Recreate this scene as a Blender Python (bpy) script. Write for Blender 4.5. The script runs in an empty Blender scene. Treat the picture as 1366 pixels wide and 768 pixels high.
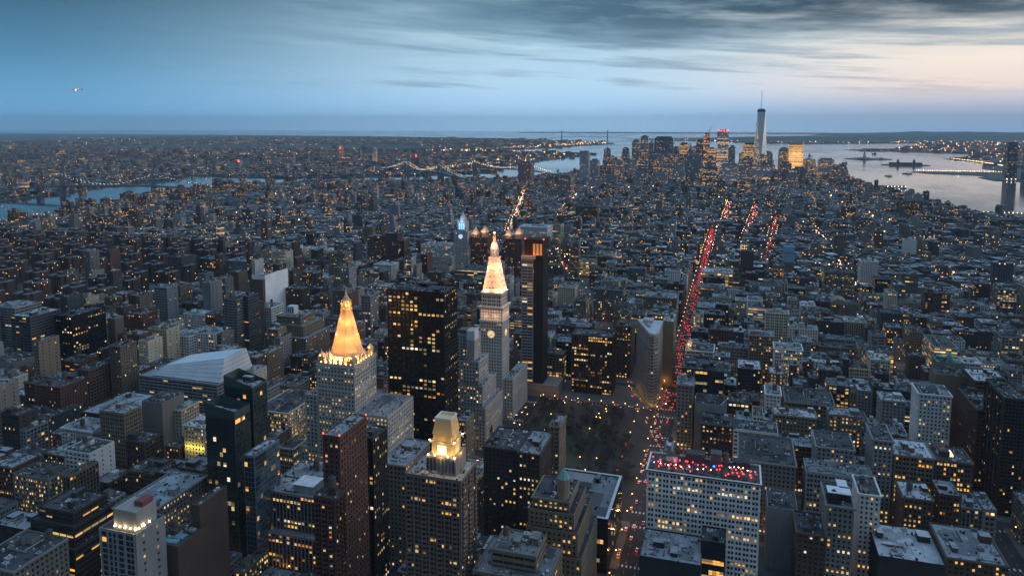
import bpy, math, random
import numpy as np

R = math.radians
random.seed(11)
rng = np.random.default_rng(11)
sc = bpy.context.scene
COL = sc.collection

# ------------------------------------------------------------------ camera
# x = across town (right in the view), y = down the island, z = up, in metres
CAM_Z, HEAD, PITCH = 330.0, 16.95, 6.0
cam_d = bpy.data.cameras.new('camera')
cam = bpy.data.objects.new('camera', cam_d)
COL.objects.link(cam)
cam.location = (0, 0, CAM_Z)
cam.rotation_euler = (R(90 - PITCH), 0, R(HEAD))
cam_d.sensor_width = 36
cam_d.lens = 36 * 983 / 1366
cam_d.shift_y = (270 - 384) / 1366
cam_d.clip_start = 1
cam_d.clip_end = 120000
sc.camera = cam

_c, _s = math.cos(R(PITCH)), math.sin(R(PITCH))
FWD = np.array([-math.sin(R(HEAD)) * _c, math.cos(R(HEAD)) * _c, -_s])
RGT = np.array([math.cos(R(HEAD)), math.sin(R(HEAD)), 0])
UPV = np.cross(RGT, FWD)


def px(x, y, z=0):
    """where a point lands in the 1366 wide photograph: used only to skip what is out of frame and to word labels"""
    d = np.array([x, y, z - CAM_Z])
    w = d @ FWD
    if w < 1:
        return (-9999, -9999)
    return (683 + 983 * (d @ RGT) / w, 270 - 983 * (d @ UPV) / w)


# ------------------------------------------------------------------ render look
sc.view_settings.view_transform = 'Standard'
sc.view_settings.look = 'None'
sc.view_settings.exposure = 0.0
sc.view_settings.gamma = 1.0
sc.view_settings.use_curve_mapping = False
cy = sc.cycles
cy.max_bounces = 4
cy.diffuse_bounces = 2
cy.glossy_bounces = 2
cy.transmission_bounces = 2
cy.volume_bounces = 0
cy.sample_clamp_indirect = 1.5
cy.use_denoising = True
cy.caustics_reflective = False
cy.caustics_refractive = False


# ------------------------------------------------------------------ node helpers
class NT:
    def __init__(s, tree):
        s.t = tree
        s.n = tree.nodes
        s.n.clear()

    def new(s, typ, **kw):
        nd = s.n.new(typ)
        for k, v in kw.items():
            setattr(nd, k, v)
        return nd

    def put(s, sock, v):
        if isinstance(v, bpy.types.NodeSocket):
            s.t.links.new(v, sock)
        else:
            sock.default_value = v

    def m(s, op, a, b=0.0, c=0.0, clamp=False):
        nd = s.new('ShaderNodeMath', operation=op, use_clamp=clamp)
        s.put(nd.inputs[0], a); s.put(nd.inputs[1], b); s.put(nd.inputs[2], c)
        return nd.outputs[0]

    def step(s, x, a, b):                       # smoothstep
        nd = s.new('ShaderNodeMapRange', interpolation_type='SMOOTHSTEP')
        s.put(nd.inputs[0], x)
        s.put(nd.inputs[1], a); s.put(nd.inputs[2], b)
        return nd.outputs[0]

    def mix(s, f, a, b, mode='MIX'):
        nd = s.new('ShaderNodeMix', data_type='RGBA', blend_type=mode)
        s.put(nd.inputs[0], f); s.put(nd.inputs[6], a); s.put(nd.inputs[7], b)
        return nd.outputs[2]

    def comb(s, x, y, z=0.0):
        nd = s.new('ShaderNodeCombineXYZ')
        s.put(nd.inputs[0], x); s.put(nd.inputs[1], y); s.put(nd.inputs[2], z)
        return nd.outputs[0]

    def sep(s, v):
        nd = s.new('ShaderNodeSeparateXYZ')
        s.put(nd.inputs[0], v)
        return nd.outputs

    def noise(s, v, scale=1.0, detail=4.0, rough=0.55):
        nd = s.new('ShaderNodeTexNoise')
        s.put(nd.inputs['Vector'], v)
        nd.inputs['Scale'].default_value = scale
        nd.inputs['Detail'].default_value = detail
        nd.inputs['Roughness'].default_value = rough
        return nd.outputs['Fac']

    def ramp(s, f, stops):
        nd = s.new('ShaderNodeValToRGB')
        e = nd.color_ramp.elements
        while len(e) < len(stops):
            e.new(1.0)
        for el, (p, c) in zip(e, stops):
            el.position = p
            el.color = (*c, 1)
        s.put(nd.inputs[0], f)
        return nd.outputs[0]


# ------------------------------------------------------------------ sky: dusk, afterglow low in the west (to the right)
SUN_AZ, SUN_EL = 62.0, 4.0          # degrees clockwise from +y; the last light
w = bpy.data.worlds.new('World')
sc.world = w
w.use_nodes = True
n = NT(w.node_tree)
tc = n.new('ShaderNodeTexCoord').outputs['Generated']
dx, dy, dz = n.sep(tc)
az = n.m('MULTIPLY', n.m('ARCTAN2', dx, dy), 180 / math.pi)
el = n.m('MULTIPLY', n.m('ARCSINE', dz), 180 / math.pi)
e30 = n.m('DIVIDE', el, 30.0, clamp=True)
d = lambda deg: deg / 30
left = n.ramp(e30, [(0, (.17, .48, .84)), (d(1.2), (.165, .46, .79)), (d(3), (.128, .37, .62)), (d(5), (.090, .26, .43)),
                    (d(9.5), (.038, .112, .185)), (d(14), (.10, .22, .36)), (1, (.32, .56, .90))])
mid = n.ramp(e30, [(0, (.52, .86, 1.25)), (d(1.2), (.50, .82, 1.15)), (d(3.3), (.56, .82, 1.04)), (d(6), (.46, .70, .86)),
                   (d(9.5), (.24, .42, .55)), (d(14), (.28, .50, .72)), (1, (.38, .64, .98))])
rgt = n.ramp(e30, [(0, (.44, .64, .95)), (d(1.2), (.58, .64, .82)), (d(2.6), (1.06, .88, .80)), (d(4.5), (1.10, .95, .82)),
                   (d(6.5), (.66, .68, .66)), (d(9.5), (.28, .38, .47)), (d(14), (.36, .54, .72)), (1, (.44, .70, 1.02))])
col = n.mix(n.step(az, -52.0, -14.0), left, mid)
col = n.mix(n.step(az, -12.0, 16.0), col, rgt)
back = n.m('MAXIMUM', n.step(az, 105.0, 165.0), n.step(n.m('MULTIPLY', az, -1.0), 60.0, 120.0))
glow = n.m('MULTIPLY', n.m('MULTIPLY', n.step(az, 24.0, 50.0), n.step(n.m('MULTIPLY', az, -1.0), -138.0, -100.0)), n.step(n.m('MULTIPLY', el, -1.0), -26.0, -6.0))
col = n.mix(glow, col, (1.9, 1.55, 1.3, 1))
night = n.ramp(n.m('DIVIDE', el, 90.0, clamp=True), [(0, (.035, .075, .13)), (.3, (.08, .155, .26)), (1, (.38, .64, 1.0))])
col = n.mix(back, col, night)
# clouds, laid out on the sky's own azimuth and elevation
warp = n.noise(n.comb(n.m('MULTIPLY', az, .05), n.m('MULTIPLY', el, .3)), 1.0, 3.0)
tilt = n.m('MULTIPLY_ADD', az, .06, el)
n1 = n.noise(n.comb(n.m('MULTIPLY', az, .045), n.m('MULTIPLY_ADD', warp, .8, n.m('MULTIPLY', tilt, .42)), 3.1), 1.0, 6.0, .6)
edge = n.m('MULTIPLY_ADD', n.m('SUBTRACT', n1, .5), 8.0, el)
deck = n.m('MULTIPLY', n.m('MULTIPLY', n.step(edge, 4.9, 7.8), n.step(az, -32.0, -12.0)), n.step(n.m('MULTIPLY', el, -1.0), -22.0, -12.0))
n2 = n.noise(n.comb(n.m('MULTIPLY', az, .075), n.m('MULTIPLY', tilt, 1.25), 7.7), 1.0, 5.0, .55)
band = n.m('MULTIPLY', n.step(el, 1.6, 3.0), n.step(n.m('MULTIPLY', el, -1.0), -9.5, -6.0))
streak = n.m('MULTIPLY', n.m('MULTIPLY', n.step(n2, .49, .66), band), n.step(az, -46.0, -8.0))
n3 = n.noise(n.comb(n.m('MULTIPLY', az, .06), n.m('MULTIPLY', tilt, .8), 1.3), 1.0, 4.0, .5)
wisp = n.m('MULTIPLY', n.step(n3, .56, .72), n.m('MULTIPLY', n.step(el, 3.0, 5.0), .55))
pale = n.m('MULTIPLY', n.m('MULTIPLY', n.step(n.m('SUBTRACT', 1.0, n1), .5, .68), n.step(el, 2.0, 4.5)), n.step(az, -40.0, -12.0))
col = n.mix(n.m('MULTIPLY', pale, .5), col, n.mix(n.step(az, -10.0, 10.0), (.66, .86, .98, 1), (1.0, .92, .84, 1)))
col = n.mix(n.m('MULTIPLY', n.m('MAXIMUM', streak, wisp), .58), col, n.mix(n.step(az, -35.0, 5.0), (.05, .13, .21, 1), (.21, .33, .45, 1)))
fine = n.noise(n.comb(n.m('MULTIPLY', az, .16), n.m('MULTIPLY', tilt, 1.1), 5.3), 1.0, 8.0, .62)
deck = n.m('MULTIPLY', deck, n.m('MULTIPLY_ADD', n.step(fine, .32, .62), .45, .60), clamp=True)
col = n.mix(n.m('MULTIPLY', deck, .95), col, n.mix(n.step(el, 5.5, 8.5), n.mix(n.step(az, -20.0, 10.0), (.15, .29, .40, 1), (.16, .23, .29, 1)), n.mix(n.step(az, -22.0, 12.0), (.09, .19, .28, 1), (.028, .058, .09, 1))))
sky = n.new('ShaderNodeTexSky', sky_type='NISHITA')
sky.sun_disc = False
sky.sun_elevation = R(SUN_EL)
sky.sun_rotation = R(SUN_AZ)
sky.altitude = 300
sky.air_density = 1.2
sky.dust_density = 1.0
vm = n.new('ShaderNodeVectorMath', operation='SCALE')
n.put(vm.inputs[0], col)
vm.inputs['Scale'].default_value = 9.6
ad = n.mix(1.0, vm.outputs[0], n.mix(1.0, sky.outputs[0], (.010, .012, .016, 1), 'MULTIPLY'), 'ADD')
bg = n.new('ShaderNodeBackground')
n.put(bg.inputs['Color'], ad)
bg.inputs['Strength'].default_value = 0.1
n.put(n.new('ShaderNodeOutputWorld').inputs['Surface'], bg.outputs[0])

sun_d = bpy.data.lights.new('afterglow_sun', 'SUN')
sun_d.energy = 0.75
sun_d.angle = R(25)
sun_d.color = (1.0, .90, .82)
sun = bpy.data.objects.new('afterglow_sun', sun_d)
COL.objects.link(sun)
sun.location = (3000, 1500, 900)
sun.rotation_euler = (R(90 - SUN_EL), 0, R(180 - SUN_AZ))


# ------------------------------------------------------------------ materials
def mat(name):
    m = bpy.data.materials.new(name)
    m.use_nodes = True
    m.cycles.emission_sampling = 'NONE'
    t = NT(m.node_tree)
    b = t.new('ShaderNodeBsdfPrincipled')
    t.put(t.new('ShaderNodeOutputMaterial').inputs['Surface'], b.outputs[0])
    return m, t, b


def masonry(name, rough=.9, vary=.35, scale=.05, streak=.8):
    m, t, b = mat(name)
    at = t.new('ShaderNodeAttribute', attribute_name='col').outputs['Color']
    geo = t.new('ShaderNodeNewGeometry').outputs['Position']
    x, y, z = t.sep(geo)
    n1 = t.noise(geo, scale, 5.0)
    n2 = t.noise(t.comb(t.m('MULTIPLY', x, streak), t.m('MULTIPLY', y, streak), t.m('MULTIPLY', z, .06)), 1.0, 3.0)
    f = t.m('ADD', t.m('MULTIPLY_ADD', n1, vary, 1 - vary / 2), t.m('MULTIPLY_ADD', n2, vary, -vary / 2))
    t.put(b.inputs['Base Color'], t.mix(1.0, at, t.comb(f, f, f), 'MULTIPLY'))
    b.inputs['Roughness'].default_value = rough
    b.inputs['Specular IOR Level'].default_value = .25
    return m


M_WALL = masonry('masonry', vary=.55)
M_ROOF = masonry('roofing', .75, .75, .16, .25)


def plain(name, c, rough=.8, metal=0.0, emit=None, strength=0.0, vary=0.0, scale=.1, sample=False):
    m, t, b = mat(name)
    b.inputs['Base Color'].default_value = (*c, 1)
    if vary:
        geo = t.new('ShaderNodeNewGeometry').outputs['Position']
        f = t.m('MULTIPLY_ADD', t.noise(geo, scale, 5.0), vary, 1 - vary / 2)
        t.put(b.inputs['Base Color'], t.mix(1.0, (*c, 1), t.comb(f, f, f), 'MULTIPLY'))
    b.inputs['Roughness'].default_value = rough
    b.inputs['Metallic'].default_value = metal
    if emit:
        b.inputs['Emission Color'].default_value = (*emit, 1)
        b.inputs['Emission Strength'].default_value = strength
    return m


def pane_mat():
    m, t, b = mat('window_glass')
    at = t.new('ShaderNodeAttribute', attribute_name='lit').outputs['Color']
    tint = t.new('ShaderNodeAttribute', attribute_name='col').outputs['Color']
    t.put(b.inputs['Base Color'], tint)
    b.inputs['Roughness'].default_value = .12
    geo = t.new('ShaderNodeNewGeometry').outputs['Position']
    f = t.m('MULTIPLY_ADD', t.noise(geo, .9, 2.0), 1.7, .15)
    t.put(b.inputs['Emission Color'], t.mix(1.0, at, t.comb(f, f, f), 'MULTIPLY'))
    b.inputs['Emission Strength'].default_value = 1.0
    return m


M_PANE = pane_mat()
LITC = [(1, .50, .11), (1, .62, .22), (1, .42, .07), (1, .84, .60), (.95, .68, .28)]
M_LIT = [plain('lit_window_glass', (.03, .025, .02), .15, 0, c, s) for c, s in
         zip(LITC, (1.1, .9, .6, 1.1, .4))]
M_DARKWIN = plain('dark_window_glass', (.02, .026, .032), .12)


def far_city():
    """walls of the distant city: window openings from the wall's own floor and bay coordinates"""
    m, t, b = mat('far_facades')
    at = t.new('ShaderNodeAttribute', attribute_name='col').outputs['Color']
    par = t.new('ShaderNodeAttribute', attribute_name='par')
    sd, lp, roof = t.sep(par.outputs['Vector'])
    uv = t.new('ShaderNodeUVMap', uv_map='UVMap').outputs[0]
    u, v, _ = t.sep(uv)
    fu, fv = t.m('FRACT', u), t.m('FRACT', v)
    cu, cv = t.m('FLOOR', u), t.m('FLOOR', v)
    inside = t.m('MULTIPLY', t.m('MULTIPLY', t.m('GREATER_THAN', fu, .25), t.m('LESS_THAN', fu, .75)),
                 t.m('MULTIPLY', t.m('GREATER_THAN', fv, .28), t.m('LESS_THAN', fv, .8)))
    inside = t.m('MULTIPLY', inside, t.m('SUBTRACT', 1.0, roof))
    wn = t.new('ShaderNodeTexWhiteNoise', noise_dimensions='3D')
    t.put(wn.inputs['Vector'], t.comb(cu, cv, t.m('MULTIPLY', sd, 91.7)))
    wf = t.new('ShaderNodeTexWhiteNoise', noise_dimensions='2D')
    t.put(wf.inputs['Vector'], t.comb(cv, t.m('MULTIPLY', sd, 37.3)))
    fl = t.m('POWER', wf.outputs['Value'], 3.0)
    p = t.m('MULTIPLY', lp, t.m('MULTIPLY_ADD', fl, 4.0, .15))
    lit = t.m('MULTIPLY', t.m('LESS_THAN', wn.outputs['Value'], p), inside)
    geo = t.new('ShaderNodeNewGeometry').outputs['Position']
    f = t.m('MULTIPLY_ADD', t.noise(geo, .07, 4.0), .7, .65)
    base = t.mix(1.0, at, t.comb(f, f, f), 'MULTIPLY')
    t.put(b.inputs['Base Color'], t.mix(inside, base, (.02, .026, .032, 1)))
    t.put(b.inputs['Roughness'], t.m('MULTIPLY_ADD', inside, -.7, .85))
    b.inputs['Specular IOR Level'].default_value = .3
    wc = t.mix(wn.outputs['Color'], (1, .42, .09, 1), (1, .66, .28, 1))
    t.put(b.inputs['Emission Color'], wc)
    t.put(b.inputs['Emission Strength'], t.m('MULTIPLY', lit, t.m('MULTIPLY_ADD', wf.outputs['Value'], 1.6, .8)))
    return m


M_FAR = far_city()
M_ASPHALT = plain('asphalt', (.032, .031, .032), .85, vary=.6, scale=.08)
M_PAVE = plain('pavement', (.11, .105, .10), .85, vary=.5, scale=.12)
M_PAINT = plain('road_paint', (.7, .7, .66), .7, vary=.5, scale=.6)
M_LAWN = plain('winter_lawn', (.055, .058, .03), .95, vary=.9, scale=.06)
M_BARK = plain('bark', (.085, .065, .05), .95, vary=.4, scale=.5)
M_TWIG = plain('twigs', (.10, .075, .062), .95, vary=.6, scale=.2)
M_EVER = plain('evergreen', (.03, .045, .025), .95, vary=.6, scale=.2)
M_METAL = plain('painted_metal', (.12, .12, .125), .5)
M_STEEL = plain('bridge_steel', (.10, .12, .15), .6, vary=.3)
M_DARK = plain('dark_paint', (.03, .03, .033), .5)
M_WOOD = plain('tank_wood', (.12, .085, .06), .9, vary=.5, scale=.8)
M_SODIUM = plain('sodium_lamp', (1, .6, .2), .4, 0, (1, .43, .10), 12)
M_WLAMP = plain('white_lamp', (1, .9, .75), .4, 0, (1, .80, .50), 14)
M_RED = plain('red_lamp', (1, .1, .05), .4, 0, (1, .05, .03), 8)
M_TAIL = plain('tail_light_red', (1, .05, .04), .4, 0, (1, .035, .006), 3.6)
M_HEADL = plain('head_light_white', (1, .95, .8), .4, 0, (1, .82, .55), 12)
M_GREENL = plain('green_signal', (.1, 1, .5), .4, 0, (.08, 1, .5), 6)
M_GOLD = plain('gilded_tile', (.85, .53, .24), .45, vary=.25, scale=.5)
M_LIME = plain('pale_stone', (.50, .47, .43), .85, vary=.25, scale=.2)
M_COPPER = plain('green_copper', (.13, .30, .26), .75, vary=.4, scale=.3)
M_HILL = plain('far_land', (.06, .075, .06), .95, vary=.6, scale=.002)
M_LANDFAR = plain('far_ground', (.07, .075, .075), .95, vary=.8, scale=.01)


def water_mat():
    m, t, b = mat('water')
    b.inputs['Base Color'].default_value = (.03, .055, .075, 1)
    b.inputs['Roughness'].default_value = .17
    b.inputs['IOR'].default_value = 1.33
    geo = t.new('ShaderNodeNewGeometry').outputs['Position']
    x, y, z = t.sep(geo)
    # wind lanes: smoother and rougher patches, drawn out across the bay
    lanes = t.noise(t.comb(t.m('MULTIPLY', x, .0016), t.m('MULTIPLY', y, .0007), 3.0), 1.0, 6.0, .6)
    chop = t.noise(t.comb(t.m('MULTIPLY', x, .02), t.m('MULTIPLY', y, .006), 1.0), 1.0, 4.0, .6)
    t.put(b.inputs['Roughness'], t.m('ADD', t.m('MULTIPLY_ADD', t.step(lanes, .38, .66), .09, .02), t.m('MULTIPLY', chop, .08)))
    return m


M_WATER = water_mat()

_PAL = dict(limestone=(.30, .28, .25), white=(.52, .52, .50), brick=(.165, .085, .068), brown=(.155, .105, .08),
           darkbrown=(.085, .068, .06), tan=(.27, .215, .16), grey=(.22, .225, .23), palegrey=(.34, .34, .34),
           dark=(.06, .06, .065), darkgrey=(.11, .115, .125), black=(.022, .021, .022), cream=(.42, .38, .29),
           glassgreen=(.05, .075, .075), glassblue=(.16, .22, .27), netting=(.035, .055, .085), brickgrey=(.26, .19, .155))
PAL = {k: tuple(x * (1.15 if k in ('white', 'cream') else .72) for x in v) for k, v in _PAL.items()}
ROOFC = dict(dark=(.06, .062, .066), pale=(.25, .275, .30), white=(.46, .48, .50), greyroof=(.17, .18, .19), metal=(.34, .38, .40),
             copper=(.13, .30, .26), bluepanel=(.22, .36, .5))


# ------------------------------------------------------------------ mesh builder: arrays of quads and triangles in world metres
class MB:
    def __init__(s):
        s.q = []; s.t = []

    def quads(s, v, col=(.5, .5, .5), mi=0, lit=None, par=None, uv=None):
        v = np.asarray(v, float).reshape(-1, 4, 3)
        k = len(v)
        if not k:
            return
        f = lambda a, w_: np.broadcast_to(np.asarray(a, float).reshape(-1, w_), (k, w_))
        s.q.append((v, f(col, 3), np.full(k, mi), f(lit if lit is not None else (0, 0, 0), 3),
                    f(par if par is not None else (0, 0, 0), 3),
                    uv if uv is not None else np.zeros((k, 4, 2))))

    def tris(s, v, col=(.5, .5, .5), mi=0):
        v = np.asarray(v, float).reshape(-1, 3, 3)
        k = len(v)
        if k:
            s.t.append((v, np.broadcast_to(np.asarray(col, float).reshape(-1, 3), (k, 3)), np.full(k, mi)))

    def box(s, x0, x1, y0, y1, z0, z1, col=(.5, .5, .5), mi=0, bottom=False):
        a, b, c, d = (x0, y0), (x1, y0), (x1, y1), (x0, y1)
        Q = [[(*p, z0), (*q, z0), (*q, z1), (*p, z1)] for p, q in ((a, b), (b, c), (c, d), (d, a))]
        Q.append([(*p, z1) for p in (a, b, c, d)])
        if bottom:
            Q.append([(*p, z0) for p in (d, c, b, a)])
        s.quads(Q, col, mi)

    def prism(s, pts, z0, z1, col=(.5, .5, .5), mi=0, top=True, pts1=None):
        """sides (and lid) over a counter-clockwise outline, lofted to pts1 at z1"""
        p1 = pts1 or pts
        k = len(pts)
        for i in range(k):
            j = (i + 1) % k
            s.quads([[(*pts[i], z0), (*pts[j], z0), (*p1[j], z1), (*p1[i], z1)]], col, mi)
        if top:
            cx = sum(p[0] for p in p1) / k; cy_ = sum(p[1] for p in p1) / k
            s.tris([[(*p1[i], z1), (*p1[(i + 1) % k], z1), (cx, cy_, z1)] for i in range(k)], col, mi)

    def lathe(s, cx, cy_, prof, k=12, col=(.5, .5, .5), mi=0, rot=0.0):
        """prof: list of (radius, z) from bottom to top"""
        a = np.arange(k) * 2 * math.pi / k + rot
        ring = [(np.stack([cx + r * np.cos(a), cy_ + r * np.sin(a), np.full(k, z)], 1)) for r, z in prof]
        for A, B in zip(ring[:-1], ring[1:]):
            s.quads(np.stack([A, np.roll(A, -1, 0), np.roll(B, -1, 0), B], 1), col, mi)
        if prof[-1][0] > .01:
            T = ring[-1]
            s.tris(np.stack([T, np.roll(T, -1, 0), np.broadcast_to([cx, cy_, prof[-1][1]], (k, 3))], 1), col, mi)

    def ball(s, x, y, z, r, col=(.5, .5, .5), mi=0):
        s.lathe(x, y, [(.01, z - r), (.75 * r, z - .6 * r), (r, z), (.75 * r, z + .6 * r), (.01, z + r)], 6, col, mi)

    def tube(s, p, q, r0, r1=None, k=5, col=(.5, .5, .5), mi=0):
        p, q = np.array(p, float), np.array(q, float)
        r1 = r0 if r1 is None else r1
        d = q - p
        L = np.linalg.norm(d)
        if L < 1e-6:
            return
        d /= L
        u = np.cross(d, (0, 0, 1) if abs(d[2]) < .9 else (1, 0, 0)); u /= np.linalg.norm(u)
        v = np.cross(d, u)
        a = np.arange(k) * 2 * math.pi / k
        o = np.cos(a)[:, None] * u + np.sin(a)[:, None] * v
        A, B = p + o * r0, q + o * r1
        s.quads(np.stack([A, B, np.roll(B, -1, 0), np.roll(A, -1, 0)], 1), col, mi)

    def empty(s):
        return not s.q and not s.t

    def build(s, name, mats, parent=None, org=(0, 0, 0), shader=True):
        o_ = np.array(org, float)
        nq = sum(len(a[0]) for a in s.q); ntr = sum(len(a[0]) for a in s.t)
        V = [a[0].reshape(-1, 3) for a in s.q] + [a[0].reshape(-1, 3) for a in s.t]
        V = np.concatenate(V) - o_
        me = bpy.data.meshes.new(name)
        me.vertices.add(len(V))
        me.vertices.foreach_set('co', V.astype(np.float32).ravel())
        me.loops.add(len(V))
        me.loops.foreach_set('vertex_index', np.arange(len(V), dtype=np.int32))
        me.polygons.add(nq + ntr)
        st = np.concatenate([np.arange(nq) * 4, nq * 4 + np.arange(ntr) * 3]).astype(np.int32)
        me.polygons.foreach_set('loop_start', st)
        mi = np.concatenate([a[2] for a in s.q] + [a[2] for a in s.t]).astype(np.int32)
        me.polygons.foreach_set('material_index', mi)
        mats = mats if isinstance(mats, (list, tuple)) else [mats]
        for m in mats:
            me.materials.append(m)
        if shader:
            c = np.concatenate([a[1] for a in s.q] + [a[1] for a in s.t])
            def attr(nm, arr):
                at = me.attributes.new(nm, 'FLOAT_COLOR', 'FACE')
                at.data.foreach_set('color', np.concatenate([arr, np.ones((len(arr), 1))], 1).astype(np.float32).ravel())
            attr('col', c)
            if M_PANE in mats:
                attr('lit', np.concatenate([a[3] for a in s.q] + [np.zeros((len(a[0]), 3)) for a in s.t]))
            if M_FAR in mats:
                attr('par', np.concatenate([a[4] for a in s.q] + [np.tile((0, 0, 1.), (len(a[0]), 1)) for a in s.t]))
                uv = me.uv_layers.new(name='UVMap')
                uv.data.foreach_set('uv', np.concatenate([a[5].reshape(-1, 2) for a in s.q] + [np.zeros((len(a[0]) * 3, 2)) for a in s.t]).astype(np.float32).ravel())
        me.update(calc_edges=True)
        ob = bpy.data.objects.new(name, me)
        COL.objects.link(ob)
        if parent:
            ob.parent = parent
        else:
            ob.location = org
        return ob


def tag(o, label=None, cat=None, group=None, kind=None):
    if label: o['label'] = label
    if cat: o['category'] = cat
    if group: o['group'] = group
    if kind: o['kind'] = kind
    return o


def thing(name, label, cat, loc, group=None, rz=0):
    o = bpy.data.objects.new(name, None)
    o.empty_display_size = 1
    COL.objects.link(o)
    o.location = loc
    o.rotation_euler = (0, 0, rz)
    return tag(o, label, cat, group)


def copy_tree(o, parent=None):
    c = o.copy()
    COL.objects.link(c)
    if parent: c.parent = parent
    for ch in list(o.children):
        copy_tree(ch, c)
    return c


# ------------------------------------------------------------------ facades with real openings
STY = {  # bay width, floor height, window spans within a bay, sill, head, depth of the opening
    'punch': (3.3, 3.6, [(.27, .73)], .28, .80, .35),
    'pair': (5.2, 3.9, [(.13, .44), (.56, .87)], .24, .82, .4),
    'strip': (6.5, 3.8, [(.03, .97)], .38, .84, .35),
    'cgrid': (4.2, 3.7, [(.14, .86)], .22, .84, .9),
    'glass': (2.6, 3.7, [(.03, .97)], .10, .97, .06),
    'cglass': (7.5, 3.5, [(.10, .52), (.54, .96)], .16, .96, .4),
    'balc': (5.0, 3.1, [(.08, .50), (.62, .84)], .14, .82, .35),
    'pier': (3.0, 3.7, [(.24, .96)], .34, .92, .5),
    'arch': (7.0, 6.0, [(.12, .88)], .14, .86, .5),
    'net': (4.0, 3.6, [(.06, .94)], .2, .9, .15),
    'wedge': (2.6, 3.9, [(.12, .88)], .30, .76, .5),
    'few': (9.0, 4.2, [(.40, .56)], .34, .72, .25),
}
WARM = np.array(LITC)


def lit_rgb(nf, nw, p):
    """emission of a facade's windows, floor by floor: whole floors glow, others stay dark"""
    fl = rng.random((nf, 1)) ** 3 * 3.0 + .25
    k = random.choice((2, 4, 6))
    run = np.repeat((rng.random((nf, nw // k + 2)) < .4) * 3.0, k, 1)[:, (s0 := random.randrange(k)):s0 + nw] + .12
    on = rng.random((nf, nw)) < np.clip(p * fl * run if p < .5 else p, 0, 1)
    hue = WARM[rng.integers(0, 5, (nf, 1))] * .6 + WARM[rng.integers(0, 5, (nf, nw))] * .4
    s_ = on * (.14 + 1.35 * rng.random((nf, nw)) ** 1.8 * (.5 + .8 * rng.random((nf, 1))))
    return hue * s_[..., None]


def pane_quads(pane, Q, T, Lt):
    """panes; a lit one may have its blind part way down"""
    on = Lt.max(1) > 0
    if (~on).any(): pane.quads(Q[~on], T[~on], 0, Lt[~on])
    if on.any():
        q, t_, l_ = Q[on], T[on], Lt[on]
        f = (rng.random(len(q)) * 1.1 - .3).clip(0, .7)[:, None]
        a, b = q[:, 3] + (q[:, 0] - q[:, 3]) * f, q[:, 2] + (q[:, 1] - q[:, 2]) * f
        pane.quads(np.stack([q[:, 0], q[:, 1], b, a], 1), t_, 0, l_)
        k = f[:, 0] > 0
        if k.any(): pane.quads(np.stack([a, b, q[:, 2], q[:, 3]], 1)[k], (.2, .16, .11), 0, l_[k] * .22)


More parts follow.
